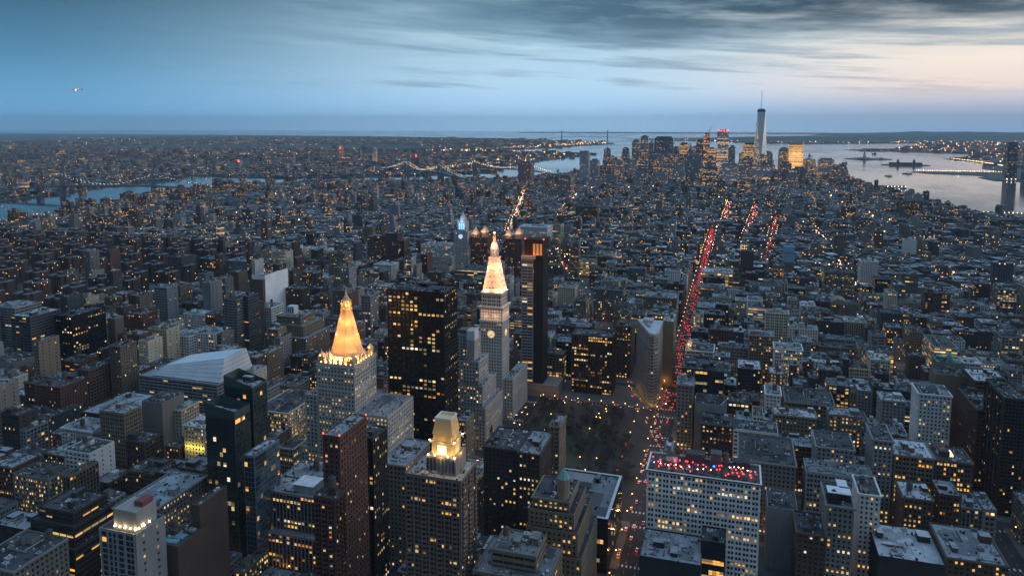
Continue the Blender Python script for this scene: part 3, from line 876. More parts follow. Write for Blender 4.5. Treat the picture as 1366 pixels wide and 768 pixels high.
# name|kind|label|x0|x1|y0|y1|height|facade|colour|lit share|roof  (metres)
TABLE = '''
corner_a|apartment_building|grey stone apartment block cut off at the bottom left corner|-445.1|-409.8|313.0|351.0|62.5|punch|limestone|0.04|dark
setback_dark|office_building|dark setback office block with two rows of orange lit windows|-455.1|-417.2|362.0|396.0|70.6|strip|darkbrown|0.12|dark
concrete_glass|apartment_tower|glass-fronted tower with a pale concrete side and lamps round its penthouse|-342.0|-316.0|313.0|335.0|101.7|cglass|palegrey|0.05|dark
tank_tower|loft_building|grey loft with a square tank enclosure, behind the pale concrete-sided tower|-434.6|-405.8|393.0|427.0|64.5|punch|limestone|0.03|dark
slab_front|apartment_building|brown block with a small turquoise roof deck right of the concrete-sided tower|-330.0|-312.4|340.0|366.0|79.8|blank|brown|0.05|dark
slab_tall|apartment_building|thin blank brown slab standing before the dark green glass tower|-320.1|-314.4|362.0|388.0|93.9|blank|brown|0.03|dark
cornice_block|loft_building|long pale-roofed loft with a lit side, between concrete-sided tower and green glass tower|-416.0|-384.7|393.0|453.0|60.7|punch|limestone|0.2|pale
yellow_lit|loft_building|small cream building washed with yellow light beside the green glass tower|-467.3|-445.5|523.0|553.0|63.0|punch|cream|0.1|white
glass_green|glass_tower|dark green glass tower with two slanting roof levels|-375.7|-344.6|443.0|467.0|123.2|glass|glassgreen|0.04|metal
glass_annex|glass_tower|slim blue glass annex leaning against the dark green glass tower|-329.1|-320.3|425.0|455.0|97.1|glass|glassblue|0.08|metal
pier_office|office_building|office block with pale vertical fins and white penthouse right of the glass towers|-326.5|-283.7|443.0|491.0|62.9|pier|palegrey|0.25|pale
brick_low|apartment_tower|lower red brick slab with white balcony bands in front of taller brick tower|-244.4|-229.2|380.0|394.0|102.3|balc|brick|0.03|dark
brick_high|apartment_tower|dark red brick tower with red roof lamps before the gold pyramid building|-248.1|-235.7|398.0|434.0|133.5|punch|brick|0.05|pale
dark_tower|apartment_tower|almost black slim ribbed tower right beside the red brick tower|-247.5|-236.4|443.0|465.0|113.2|pier|darkbrown|0.06|dark
grey_stone|office_building|grey stone block with flat roof between the gold pyramid and the lantern-topped tower|-246.5|-226.4|474.0|519.0|80.7|punch|limestone|0.15|pale
gold_crown|apartment_tower|grey brick apartment tower topped by a golden glowing lantern|-188.3|-151.6|393.0|421.0|118.8|balc|brickgrey|0.05|pale
old_flats|apartment_building|old dark brick flats with rooftop machinery beside the park's near corner|-182.7|-155.2|523.0|563.0|80.7|punch|darkbrown|0.07|dark
old_flats_b|office_building|dark office block with pale roof, joined to the old flats|-153.4|-136.2|519.0|563.0|81.5|punch|darkbrown|0.15|pale
old_flats_c|office_building|narrow tan block with one column of lit windows at the park's edge|-138.9|-130.7|560.0|585.0|87.7|punch|tan|0.3|pale
stepped_tan|office_building|tan stepped building with green-capped turret and rows of lit windows|-125.3|-93.7|443.0|483.0|86.4|punch|tan|0.35|dark
black_white|office_building|low black glass block with a pale-edged flat roof on the avenue|-143.0|-82.4|512.0|582.0|42.2|glass|black|0.03|greyroof
front_tan|office_building|tan block with flat grey penthouse at the bottom edge, before the stepped building|-144.7|-98.3|393.0|433.0|70.8|strip|tan|0.1|greyroof
white_grid|hotel|broad white building with a grid of windows and a red-lit rooftop bar|-56.0|23.1|523.0|573.0|79.6|pair|white|0.09|dark
small_front|commercial_building|low dark building with cluttered roof in front of the white grid building|-54.6|-14.4|474.0|510.0|41.8|blank|dark|0.03|pale
small_glass|commercial_building|small black glass block against the white grid building's lower middle|-15.4|0.7|490.0|510.0|50.2|glass|black|0.1|dark
cornice_dark|loft_building|ornate grey building with dark cornice just behind the white grid building's right end|8.7|52.7|603.0|658.0|60.0|punch|limestone|0.06|dark
grey_blank|commercial_building|blank grey-walled block just right of the white grid building|29.8|50.7|554.0|584.0|48.3|blank|palegrey|0.02|dark
brick_octagon|commercial_building|brown brick block with lit doorway, left of the narrow tall stone building|47.9|66.8|523.0|553.0|49.0|punch|brown|0.03|dark
narrow_tall|office_building|narrow tall stone building with white boxes on its roof, right of white grid building|66.3|83.7|523.0|557.0|71.7|punch|limestone|0.08|dark
arched_pale|office_building|slim pale building with orange lit arches, right of the narrow tall stone building|91.1|105.3|554.0|584.0|68.1|punch|white|0.15|dark
twin_lit|loft_building|pale double-width loft with two dark bays lit at the bottom, behind narrow building|70.3|99.3|634.0|668.0|66.1|punch|palegrey|0.25|dark
slim_lit|loft_building|slim pale loft with a lit top floor and a dark central bay|112.7|127.5|634.0|668.0|77.4|punch|palegrey|0.25|dark
loft_long|loft_building|long tan loft with snowy roof and two full rows of lit windows|128.6|157.6|634.0|668.0|66.9|pair|tan|0.4|white
loft_long_b|loft_building|brown loft with bright rooftop skylight and one row of lit windows|158.2|184.3|634.0|664.0|66.5|pair|brown|0.35|dark
ornate_white|hotel|tall ornate whitish building with three lit arches high on its front|166.6|193.4|735.0|765.0|85.5|punch|white|0.06|dark
brown_slab|apartment_tower|plain red-brown apartment slab at the right, beside a crosswise dark avenue|214.3|234.3|735.0|795.0|75.3|punch|brick|0.04|dark
right_tower|apartment_tower|dark tower with pale balcony edges cut by the right side|220.3|237.6|690.0|740.0|103.5|balc|darkbrown|0.04|dark
block_r1|loft_building|brown loft with white roof and a few lit lower windows, near the bottom right|125.9|145.7|583.0|611.0|56.0|punch|brown|0.15|white
block_r2|loft_building|brown grid-windowed loft at the bottom right corner|140.6|175.8|523.0|568.0|46.9|punch|brown|0.05|pale
block_r3|commercial_building|low dark building with large snowy roof at the bottom right|100.0|140.5|523.0|568.0|40.7|blank|dark|0.03|white
black_tower|office_tower|black monolithic office tower with scattered yellow lit floors|-307.6|-249.9|610.0|642.0|178.6|cgrid|black|0.13|dark
grid_tower|apartment_tower|dark ribbed tower facing the far side of the park|-188.8|-137.7|870.0|900.0|74.0|pier|darkbrown|0.22|dark
slant_hosp|college_building|broad banded building with a white sloping crown, left of the gold pyramid|-637.2|-531.7|647.8|717.8|50.0|strip|palegrey|0.04|pale
white_cube|hospital_building|tall brown building with one huge bright white blank wall|-709.7|-686.9|947.1|1017.1|95.0|blank|brown|0.02|white
band_tower|apartment_tower|banded dark tower with white roof near the left edge|-895.1|-862.1|705.2|750.2|85.0|strip|darkgrey|0.04|white
black_slab|apartment_tower|black slab right of the banded white-roofed tower|-857.3|-829.4|736.6|791.6|80.0|cgrid|black|0.06|dark
white_waffle|apartment_tower|white waffle-fronted tower right of the black slab|-876.3|-845.5|806.3|826.3|60.0|cgrid|white|0.05|pale
tan_plain|apartment_building|plain tan block touching the white waffle-fronted tower|-849.0|-833.1|809.6|829.6|58.0|blank|tan|0.02|pale
brick_step|apartment_building|stepped red brick building right of the plain tan block|-802.4|-772.0|783.1|818.1|60.0|punch|brick|0.04|dark
bay_glass|apartment_tower|pale balcony-banded tower at the left edge beside the banded tower|-983.0|-942.0|749.3|789.3|80.0|strip|palegrey|0.03|pale
pale_low|commercial_building|low whitish blank block touching the left edge|-880.7|-840.3|661.4|701.4|40.0|blank|limestone|0.02|dark
garage_grid|apartment_building|brown building with deep grid of square openings, left of the banded sloping-crown building|-690.1|-674.3|616.2|676.2|62.0|cgrid|brown|0.01|dark
dark_brick|apartment_building|dark red brick block left of the brown square-opening building|-708.7|-675.8|581.2|631.2|55.0|punch|brick|0.03|dark
dark_grid_low|loft_building|low dark loft with regular small windows near the left edge|-711.9|-666.6|553.8|598.8|32.0|punch|darkgrey|0.03|dark
flatroof_big|loft_building|big dark flat-roofed block with orange windows below the brown grid building|-627.7|-564.6|561.8|621.8|42.0|punch|darkbrown|0.12|pale
old_wall|loft_building|old grey building showing a tall windowless wall, left of the green glass tower|-554.0|-529.6|565.2|595.2|60.0|blank|limestone|0.01|dark
green_top|loft_building|cream building with a green copper top beside the old windowless wall|-533.6|-520.9|580.9|605.9|48.0|punch|cream|0.02|copper
white_frame|apartment_building|left one of two white-framed flats behind the sloping white crown|-721.5|-691.2|790.9|820.9|50.0|cgrid|white|0.04|pale
white_frame_b|apartment_building|right one of two white-framed flats behind the sloping white crown|-702.6|-662.7|804.4|834.4|52.0|cgrid|white|0.05|pale
slab_twin|apartment_tower|grey slab, left of the joined pair below the white blank wall|-677.5|-655.3|845.1|863.1|90.0|strip|grey|0.03|dark
slab_twin_b|apartment_tower|darker right slab of the joined pair below the white blank wall|-664.6|-647.4|859.1|883.1|92.0|strip|darkgrey|0.03|dark
stack_pale|apartment_building|pale stacked-box flats below the tall white blank wall|-686.4|-650.1|915.2|945.2|62.0|cgrid|white|0.05|pale
tan_setback|office_building|tan setback building with a white cupola, left of the gold pyramid|-599.5|-544.2|826.7|886.7|72.0|punch|tan|0.04|pale
brick_pair|apartment_building|brown brick flats just behind the green glass tower|-559.7|-532.7|719.1|741.1|58.0|punch|brown|0.04|pale
brick_pair_b|apartment_building|tan brick flats joined to brown ones behind the green glass tower|-543.0|-530.5|736.3|768.3|58.0|punch|tan|0.04|pale
lit_block|office_building|dark-roofed block with nearly every window lit, left of the gold pyramid|-453.3|-415.3|605.3|665.3|48.0|pair|cream|0.6|dark
tan_far|apartment_tower|slender tan tower far behind the gold pyramid, to its left|-748.3|-712.5|1239.6|1269.6|85.0|punch|tan|0.08|dark
slab_grey|apartment_tower|broad grey slab at the edge of the brick estate|-1119.3|-1083.7|1229.3|1269.3|60.0|punch|darkgrey|0.03|dark
slab_modern|college_building|dark block with a pale gridded front right of the estate's grey slab|-1093.1|-1039.9|1288.2|1323.2|48.0|cgrid|darkgrey|0.08|pale
mid_pale|hospital_building|pale banded block between the estate and the tall white wall|-1011.9|-953.3|1274.2|1314.2|50.0|strip|palegrey|0.03|pale
school_lit|school|red brick school glowing with pink-red light among trees|-925.9|-880.5|1402.1|1432.1|32.0|punch|brick|0.2|dark
white_step|apartment_building|white stepped flats right of the tall white blank wall|-795.1|-734.9|1212.4|1252.4|42.0|cgrid|white|0.05|white
white_far|college_building|far white block beyond the glowing brick school|-976.1|-911.8|1504.3|1534.3|40.0|pair|white|0.06|white
tan_twin|apartment_tower|left tower of a small tan pair left of the blue-topped clock tower|-937.8|-909.3|1727.4|1757.4|60.0|punch|tan|0.02|dark
tan_twin_b|apartment_tower|right tower of a small tan pair left of the blue-topped clock tower|-918.1|-893.9|1748.4|1778.4|60.0|punch|brown|0.02|dark
brown_mid|office_building|brown block in front of the white office with blue-topped clock tower|-690.9|-635.6|1400.3|1440.3|45.0|punch|brown|0.04|dark
white_mid|apartment_building|white stepped block above the black monolith's left corner|-701.6|-662.9|1336.2|1371.2|48.0|punch|white|0.03|white
long_green|office_building|long grey-green office with lit ribbon windows behind the floodlit clock tower|-514.5|-447.3|1306.4|1356.4|55.0|strip|grey|0.45|dark
union_wide|office_building|wide white office building at the foot of the blue-topped clock tower|-675.0|-595.3|1512.6|1562.6|62.0|pair|white|0.3|pale
zeck_a|apartment_tower|brick tower with lit pyramid caps just left of the floodlit spire|-554.7|-516.4|1508.8|1538.8|85.0|punch|brick|0.05|dark
zeck_b|apartment_tower|brick tower with lit pyramid caps just right of the floodlit spire|-478.8|-438.1|1509.4|1539.4|85.0|punch|brick|0.05|dark
brown_tower|apartment_tower|tall brown tower beyond the square, between two glowing avenues|-462.9|-396.3|2182.1|2212.1|85.0|punch|brown|0.03|dark
white_complex|apartment_building|wide white complex behind the black glass condominium tower|-552.6|-474.0|1875.0|1935.0|60.0|punch|white|0.05|white
lit_complex|office_building|cream block with lit ribbons at the white complex's right end|-490.7|-452.9|1940.9|1980.9|60.0|strip|cream|0.4|dark
store_lit|department_store|store with an entirely glowing glass front beyond the square|-329.5|-284.5|1574.4|1614.4|32.0|strip|cream|0.9|pale
slim_brown|apartment_tower|slim tan tower left of the glowing store|-340.2|-322.0|1552.4|1572.4|75.0|punch|tan|0.15|dark
white_blk|office_building|white block right behind the glowing store|-284.3|-249.5|1590.7|1620.7|50.0|pair|white|0.1|dark
tan_lit|loft_building|tan loft with lit windows behind the dark ribbed tower|-234.0|-214.1|1092.7|1122.7|62.0|punch|tan|0.3|dark
cornice_lit|loft_building|tan building with fully lit top row behind the wedge-shaped building|-157.1|-120.2|1051.2|1081.2|58.0|pair|tan|0.5|dark
tan_wide|office_building|wide tan block with pale roof beyond the wedge-shaped building|-134.3|-82.3|1149.2|1189.2|62.0|punch|tan|0.12|pale
grey_grid|loft_building|grey grid-fronted loft between the glowing store and the dark ribbed tower|-224.5|-175.1|1210.1|1240.1|55.0|pair|grey|0.1|dark
dark_flank|loft_building|brown loft left of the wedge-shaped building|-144.1|-124.6|940.0|980.0|69.5|punch|brown|0.1|dark
pale_flank|commercial_building|pale blank-walled building right behind the wedge-shaped building|-83.2|-69.3|925.0|970.0|84.2|blank|palegrey|0.02|white
arch_lit|department_store|store with rows of bright yellow arched windows beside the red avenue|-58.4|0.1|1451.3|1491.3|48.0|arch|cream|0.95|white
grey_ave|loft_building|grey loft just in front of the yellow arched store|-58.4|-19.6|1340.3|1375.3|42.0|pair|limestone|0.15|pale
grey_ave_b|loft_building|long grey loft second in front of the yellow arched store|-53.2|-2.7|1187.0|1227.0|42.0|pair|limestone|0.05|pale
blue_top|apartment_tower|slim tan tower with a blue screened top|100.7|123.1|1645.8|1665.8|62.0|punch|tan|0.2|bluepanel
tan_gable|loft_building|tan block with an arched gable in the right middle of the city|153.8|178.4|1270.8|1300.8|42.0|punch|tan|0.06|dark
white_six|loft_building|white grid-fronted block left of the tan gabled one|106.1|129.8|1254.3|1284.3|40.0|cgrid|white|0.1|white
arch_windows|loft_building|tan loft with tall glowing arched windows|161.2|194.1|983.9|1013.9|50.0|arch|tan|0.8|dark
white_lit|loft_building|tall white loft with most of its windows lit|50.5|82.6|922.5|952.5|62.0|pair|white|0.45|pale
dark_wing|loft_building|dark loft with snowy roof left of the tall lit white loft|8.2|33.4|856.0|891.0|55.0|pair|darkbrown|0.2|white
turret_white|office_building|white ornate building with a lit gold corner turret on the avenue|-53.3|-20.0|918.2|953.2|52.0|pair|white|0.04|dark
netted|construction_building|building wrapped in dark blue netting right of the avenue|-34.0|-5.6|745.0|785.0|85.1|net|netting|0.1|dark
wall_white|commercial_building|building with a pale blank wall in front of the netted one|-32.0|-1.9|715.0|743.0|72.5|blank|palegrey|0.02|dark
corner_round|office_building|stone corner building on the avenue opposite the wedge's tip|-50.0|-34.0|725.0|755.0|74.7|punch|limestone|0.1|pale
lit_grid|loft_building|brown grid-fronted loft with many lit windows right of the netted building|-1.1|20.0|758.8|788.8|50.0|cgrid|brown|0.45|dark
tan_lit_six|loft_building|slim tan loft with six columns of lit windows|43.4|57.9|863.2|888.2|50.0|punch|tan|0.5|white
court_lit|hotel|broad tan building round a court with a lit front|56.8|104.7|798.1|848.1|42.0|pair|tan|0.35|dark
small_lit|loft_building|small tan loft with one lit row right of the courtyard building|113.0|132.1|773.7|801.7|38.0|punch|tan|0.3|dark
store_big|department_store|big corner store with lit ribbon windows on the second avenue|254.3|282.1|1059.1|1119.1|42.0|strip|cream|0.6|dark
dome_store|department_store|pale building with a small copper dome before the big corner store|247.3|279.5|1011.8|1036.8|36.0|blank|limestone|0.05|copper
white_gable|loft_building|small white building right of the copper dome|278.8|297.6|1018.3|1043.3|36.0|pair|white|0.1|white
block_dark|loft_building|tan block across the avenue left of the big corner store|239.0|255.9|1128.0|1168.0|42.0|punch|tan|0.1|dark
long_grey|loft_building|long tan wall with a blue round emblem behind the ornate whitish building|199.8|234.6|820.0|845.0|78.4|blank|tan|0.1|dark
pale_right|office_building|low brown block with snowy roof and lit ribbon near the right edge|226.1|256.3|790.0|830.0|85.0|strip|brown|0.2|white
pale_grid_r|apartment_building|pale grid-fronted block at the right edge|345.3|371.2|1108.6|1138.6|50.0|cgrid|palegrey|0.1|dark
white_slab_w|apartment_tower|blank white slab in the far right middle|395.3|423.0|1973.9|1993.9|52.0|blank|white|0.02|white
tan_slab_w|apartment_tower|tan slab in the far right of the old town|239.6|268.9|1982.3|2007.3|55.0|punch|tan|0.03|dark
white_stack|apartment_building|white stacked block beyond the blue screened tower|247.3|280.6|1621.0|1651.0|55.0|punch|white|0.05|white
brick_ware|warehouse|huge brick warehouse near the river at the right edge|759.1|841.2|2544.2|2604.2|45.0|punch|brick|0.02|dark
twelve_tan|apartment_building|wide tan block right of the blue screened tower|165.2|217.1|1483.0|1523.0|55.0|punch|tan|0.1|dark
annex_ware|office_building|broad dark building with lit windows near the river shore|533.1|611.6|2800.2|2840.2|70.0|pair|brown|0.3|dark
'''


# ------------------------------------------------------------------ buildings
FOOT = []          # footprints taken, for the infill


def tower(name, label, cat, tiers, style, col, lit, roof, side=None, n_win=0, group=None, deep=True, spandrel=None,
          cornice=False, tank=None, messy=1.0, org=None, both=None, reg=True):
    """a building of stacked boxes: tiers = [(x0, x1, y0, y1, z0, z1)]"""
    c = np.array(PAL[col] if isinstance(col, str) else col)
    x0, x1, y0, y1 = tiers[0][:4]
    if reg:
        FOOT.append((min(t[0] for t in tiers), max(t[1] for t in tiers), min(t[2] for t in tiers), max(t[3] for t in tiers)))
    org = np.array(org if org is not None else ((x0 + x1) / 2, (y0 + y1) / 2, 0.0))
    root = thing(name, label, cat, org, group)
    wall, pane, rf = MB(), MB(), MB()
    rects = []
    sp = np.array(spandrel) if spandrel is not None else c * .55
    rc = np.array(ROOFC[roof] if isinstance(roof, str) else roof)
    for i, (a0, a1, b0, b1, z0, z1) in enumerate(tiers):
        xc = (a0 + a1) / 2
        sd = side or style
        facade(wall, pane, rects, (a0, b0), (a1, b0), z0, z1, style, c, lit, deep=deep, spandrel=sp)
        west = sd if (xc < 60 or both) else 'blank'
        east = sd if (xc > -60 or both) else 'blank'
        facade(wall, pane, rects, (a1, b0), (a1, b1), z0, z1, west, c * (1.0 if west != 'blank' else .95), lit, deep=deep, spandrel=sp)
        facade(wall, pane, rects, (a0, b1), (a0, b0), z0, z1, east, c * (1.0 if east != 'blank' else .95), lit, deep=deep, spandrel=sp)
        facade(wall, pane, rects, (a1, b1), (a0, b1), z0, z1, 'blank', c, lit)
        rf = MB(); roof_into(rf, a0, a1, b0, b1, z1, rc, c); rf.build('roof', M_ROOF, root, org)
    wall.build('wall', M_WALL, root, org)
    emit_windows(root, org, rects, pane, n_win)
    if not pane.empty():
        tag(pane.build('window', M_PANE, root, org), kind='stuff')
    if cornice:
        a0, a1, b0, b1, z0, z1 = tiers[-1]
        m = MB()
        for (p0, p1, q0, q1) in ((a0 - .9, a1 + .9, b0 - .9, b0 - .002), (a1 + .002, a1 + .9, b0, b1), (a0 - .9, a0 - .002, b0, b1)):
            m.box(p0, p1, q0, q1, z1 - 1.6, z1 - .25, c * 1.05, bottom=True)
        m.build('cornice', M_WALL, root, org)
    a0, a1, b0, b1, z0, z1 = tiers[-1]
    if messy:
        clutter(root, org, a0, a1, b0, b1, z1 - 1, c, tank, rc, messy)
    return root, org


def part(mb, name, mats, root, org):
    return mb.build(name, mats, root, org)


def lamp_row(root, org, pts, r, m=None, name='lamp'):
    for p in pts:
        mb = MB()
        mb.ball(*p, r)
        mb.build(name, m or M_WLAMP, root, org, shader=False)


def point(root, org, p, power, color, r=.6, name='floodlight'):
    l = bpy.data.lights.new(name, 'POINT')
    l.energy = power; l.color = color; l.shadow_soft_size = r
    o = bpy.data.objects.new(name, l)
    COL.objects.link(o)
    o.parent = root
    o.location = (p[0] - org[0], p[1] - org[1], p[2] - org[2])


HAND = {}
SKIP_SIDE = {'corner_a', 'right_tower'}
CUSTOM = {'glass_green', 'stepped_tan', 'gold_crown', 'slant_hosp', 'white_cube', 'pier_office', 'front_tan', 'brick_high', 'flatiron'}
for ln in TABLE.strip().splitlines():
    nm, kind, lab, x0, x1, y0, y1, h, st, cl, lt, rf = ln.split('|')
    x0, x1, y0, y1, h, lt = (float(v) for v in (x0, x1, y0, y1, h, lt))
    cat = kind.replace('_', ' ')
    if lt < .5: lt = lt * (1.8 if lt < .15 else 1.1)
    tiers = [(x0, x1, y0, y1, 0, h)]
    wpx = 737 / math.hypot(x0, y0)
    nwin = 100 if y0 < 700 else (60 if y0 < 900 else 0)
    kw = dict(side=None, cornice=st in ('punch', 'pair') and h < 95 and y0 > 300, tank=None)
    if nm == 'setback_dark':
        tiers = [(x0 - 4, x1 + 3, y0 - 3, y1 + 2, 0, h - 22), (x0, x1, y0, y1, h - 22, h - 8), (x0 + 4, x1 - 3, y0 + 3, y1 - 3, h - 8, h)]
    if nm == 'glass_green':
        x1 -= 5; y1 -= 6
        tiers = [(x0, x1, y0, y1, 0, h - 9)]
    if nm == 'stepped_tan':
        tiers = [(x0 - 3, x1 + 6, y0 - 2, y1 + 14, 0, h - 34), (x0, x1 + 3, y0, y1 + 8, h - 34, h - 18), (x0 + 1, x1, y0 + 2, y1 + 2, h - 18, h - 7), (x0 + 3, x1 - 4, y0 + 5, y1 - 4, h - 7, h)]
    if nm == 'gold_crown':
        tiers = [(x0, x1, y0, y1, 0, h)]
    if nm == 'pier_office':
        tiers = [(x0 - 4, x1 + 4, y0 - 6, y1, 0, h - 28), (x0, x1, y0, y1, h - 28, h)]
    if nm == 'front_tan':
        tiers = [(x0, x1, y0, y1, 0, h - 7), (x0 + 9, x1 - 9, y0 + 9, y1 - 6, h - 7, h + 3)]
    if nm == 'tan_setback':
        tiers = [(x0, x1 + 8, y0, y1, 0, h - 22), (x0 + 3, x1, y0 + 8, y1, h - 22, h - 8), (x0 + 10, x1 - 8, y0 + 14, y1 - 10, h - 8, h + 2)]
    if nm == 'tank_tower':
        tiers = [(x0 - 14, x1 + 4, y0 - 4, y1 + 10, 0, h - 22), (x0 + 4, x0 + 16, y0 + 2, y0 + 14, h - 22, h)]
    if nm == 'brick_step':
        tiers = [(x0, x1 + 10, y0, y1, 0, h - 14), (x0 + 4, x1 + 6, y0 + 8, y1, h - 14, h + 14)]
    if nm == 'narrow_tall':
        kw['cornice'] = True
    if nm in ('loft_long', 'loft_long_b', 'slim_lit', 'twin_lit', 'arched_pale', 'ornate_white', 'white_lit', 'lit_grid', 'narrow_tall', 'tan_lit_six', 'block_r1', 'block_r2', 'cornice_dark', 'old_flats', 'court_lit'):
        kw['side'] = 'few'
    if st == 'cglass': kw['side'] = 'few'
    if nm in ('black_white', 'glass_green', 'glass_annex', 'black_tower', 'white_grid', 'slant_hosp', 'blue_top', 'brick_high', 'stepped_tan', 'gold_crown'):
        kw['tank'] = 0
    if nm == 'white_cube': kw['tank'] = 0
    if nm == 'pale_flank': cl = 'tan'
    if nm in ('glass_green', 'glass_annex'): lt = .03
    if nm == 'wall_white': h = 61.5; tiers = [(x0, x1, y0, y1, 0, h)]
    if nm == 'black_tower': kw['spandrel'] = (.02, .02, .02)
    if st == 'pier' and cl == 'palegrey': kw['spandrel'] = (.06, .06, .065)
    if nm == 'white_grid':
        y1 -= 19; tiers = [(x0, x1, y0, y1, 0, h)]; cl = (.74, .74, .72)
    root, org = tower(kind, lab, cat, tiers, st, cl, lt, rf, n_win=nwin, deep=y0 < 1000, **kw)
    HAND[nm] = (root, org, x0, x1, y0, y1, h)

# ---- what makes each of them itself
def H(nm):
    return HAND[nm]


# green glass tower: two slanting screens above the roof, the back one higher
r_, o_, x0, x1, y0, y1, h = H('glass_green')
for k, (a0, a1, b0, b1, zb, zl, zr) in enumerate([(x0, x1, y0, y1, h - 9, h, h - 4)]):
    m, pn = MB(), MB()
    q = [((a0, b0), (a1, b0), zl, zr), ((a1, b0), (a1, b1), zr, zr), ((a1, b1), (a0, b1), zr, zl), ((a0, b1), (a0, b0), zl, zl)]
    for p, s_, za, zb_ in q:
        m.quads([[(*p, zb + .01), (*s_, zb + .01), (*s_, zb_), (*p, za)]], (.05, .075, .075))
    m.build('parapet', M_WALL, r_, o_)
tiers = [(x0, x1, y1 + 4, y1 + 22, 0, h + 6)]
r2, o2 = tower('glass_tower', 'taller rear slab of dark green glass with a slanting roof screen', 'glass tower', tiers, 'glass', 'glassgreen', .025, 'metal', tank=0, n_win=60)
m = MB()
m.quads([[(x0, y1 + 3.9, h + 6), (x1, y1 + 3.9, h + 6), (x1, y1 + 3.9, h + 7), (x0, y1 + 3.9, h + 14)],
         [(x0, y1 + 22, h + 6), (x0, y1 + 3.9, h + 6), (x0, y1 + 3.9, h + 14), (x0, y1 + 22, h + 14)],
         [(x1, y1 + 3.9, h + 6), (x1, y1 + 22, h + 6), (x1, y1 + 22, h + 7), (x1, y1 + 3.9, h + 7)],
         [(x1, y1 + 22, h + 6), (x0, y1 + 22, h + 6), (x0, y1 + 22, h + 14), (x1, y1 + 22, h + 7)]], (.06, .085, .085))
m.build('parapet', M_WALL, r2, o2)

# blank white wall of the tall brown building
r_, o_, x0, x1, y0, y1, h = H('white_cube')
m = MB()
m.box(x1 + .004, x1 + .6, y0 + 6, y1 - 4, 24, h + 6, (.78, .79, .80), bottom=True)
m.box(x0, x1 + .6, y0 + 5, y0 + 5.9, h + .02, h + 6, (.62, .63, .64))
m.build('blank_wall', M_WALL, r_, o_)
m = MB(); m.box(x0 - 12, x0 - .01, y0 - 8, y0 + 20, 0, 52, (.60, .61, .62)); m.build('side_wing', M_WALL, r_, o_)
FOOT.append((x0 - 12, x0, y0 - 8, y0 + 20))

# banded building's sloping white crown
r_, o_, x0, x1, y0, y1, h = H('slant_hosp')
m = MB()
b = [(x0 + 14, y0 + 5), (x1 - .6, y0 + 5), (x1 - .6, y1 - 8), (x0 + 14, y1 - 8)]
t = [(x0 + 24, y0 + 16), (x1 - 2, y0 + 16), (x1 - 4, y1 - 14), (x0 + 24, y1 - 14)]
zt = [h + 9, h + 24, h + 24, h + 9]
for i in range(4):
    j = (i + 1) % 4
    for f0 in np.arange(5) / 5:       # cladding bands
        f1 = f0 + .18
        L = lambda p, q_, f: p + (q_ - p) * f
        pts = [(L(b[i][0], t[i][0], f0), L(b[i][1], t[i][1], f0), L(h, zt[i], f0)), (L(b[j][0], t[j][0], f0), L(b[j][1], t[j][1], f0), L(h, zt[j], f0)),
               (L(b[j][0], t[j][0], f1), L(b[j][1], t[j][1], f1), L(h, zt[j], f1)), (L(b[i][0], t[i][0], f1), L(b[i][1], t[i][1], f1), L(h, zt[i], f1))]
        m.quads([pts], (.62, .66, .68))
        f2 = f0 + .2
        pts = [pts[3], pts[2], (L(b[j][0], t[j][0], f2), L(b[j][1], t[j][1], f2), L(h, zt[j], f2)), (L(b[i][0], t[i][0], f2), L(b[i][1], t[i][1], f2), L(h, zt[i], f2))]
        m.quads([pts], (.25, .27, .29))
m.quads([[(*t[k], zt[k]) for k in range(4)]], (.58, .62, .65))
m.build('crown', M_WALL, r_, o_)

# gold lantern on the grey brick tower
r_, o_, x0, x1, y0, y1, h = H('gold_crown')
cx, cy_ = (x0 + x1) / 2 + 3, (y0 + y1) / 2 + 1
m = MB()
m.box(cx - 9.6, cx + 9.6, cy_ - 9, cy_ + 9, h - 1, h + 10, (.24, .21, .19))
for k in range(8):
    m.box(cx - 9.2 + k * 2.4, cx - 8 + k * 2.4, cy_ - 9.25, cy_ - 9.01, h + 1, h + 9, (.05, .10, .16) if k in (3, 4, 5, 6) else (.04, .045, .05))
m.build('crown_base', M_WALL, r_, o_)
m = MB()
m.prism([(cx - 7.2, cy_ - 5.8), (cx - 5.8, cy_ - 7.2), (cx + 5.8, cy_ - 7.2), (cx + 7.2, cy_ - 5.8), (cx + 7.2, cy_ + 5.8), (cx + 5.8, cy_ + 7.2), (cx - 5.8, cy_ + 7.2), (cx - 7.2, cy_ + 5.8)], h + 10, h + 18, (.58, .44, .24))
m.box(cx - 7.7, cx + 7.7, cy_ - 7.7, cy_ + 7.7, h + 18.02, h + 18.8, (.58, .44, .24), bottom=True)
m.prism([(cx - 6, cy_ - 6), (cx + 6, cy_ - 6), (cx + 6, cy_ + 6), (cx - 6, cy_ + 6)], h + 18.82, h + 23, (.56, .40, .2))
m.build('lantern', M_WALL, r_, o_)
m = MB()
b = [(cx - 6.5, cy_ - 6.5), (cx + 6.5, cy_ - 6.5), (cx + 6.5, cy_ + 6.5), (cx - 6.5, cy_ + 6.5)]
t = [(cx - 5, cy_ - 5), (cx + 5, cy_ - 5), (cx + 5, cy_ + 5), (cx - 5, cy_ + 5)]
m.prism(b, h + 23.02, h + 31.99, pts1=t)
m.build('mansard_roof', M_GOLD, r_, o_)
m = MB()
for (p0, p1, q0, q1) in ((cx - 5.4, cx + 5.4, cy_ - 5.4, cy_ - 4.6), (cx - 5.4, cx + 5.4, cy_ + 4.6, cy_ + 5.4), (cx - 5.4, cx - 4.6, cy_ - 4.59, cy_ + 4.59), (cx + 4.6, cx + 5.4, cy_ - 4.59, cy_ + 4.59)):
    m.box(p0, p1, q0, q1, h + 32.02, h + 33.2, (.7, .68, .62), bottom=True)
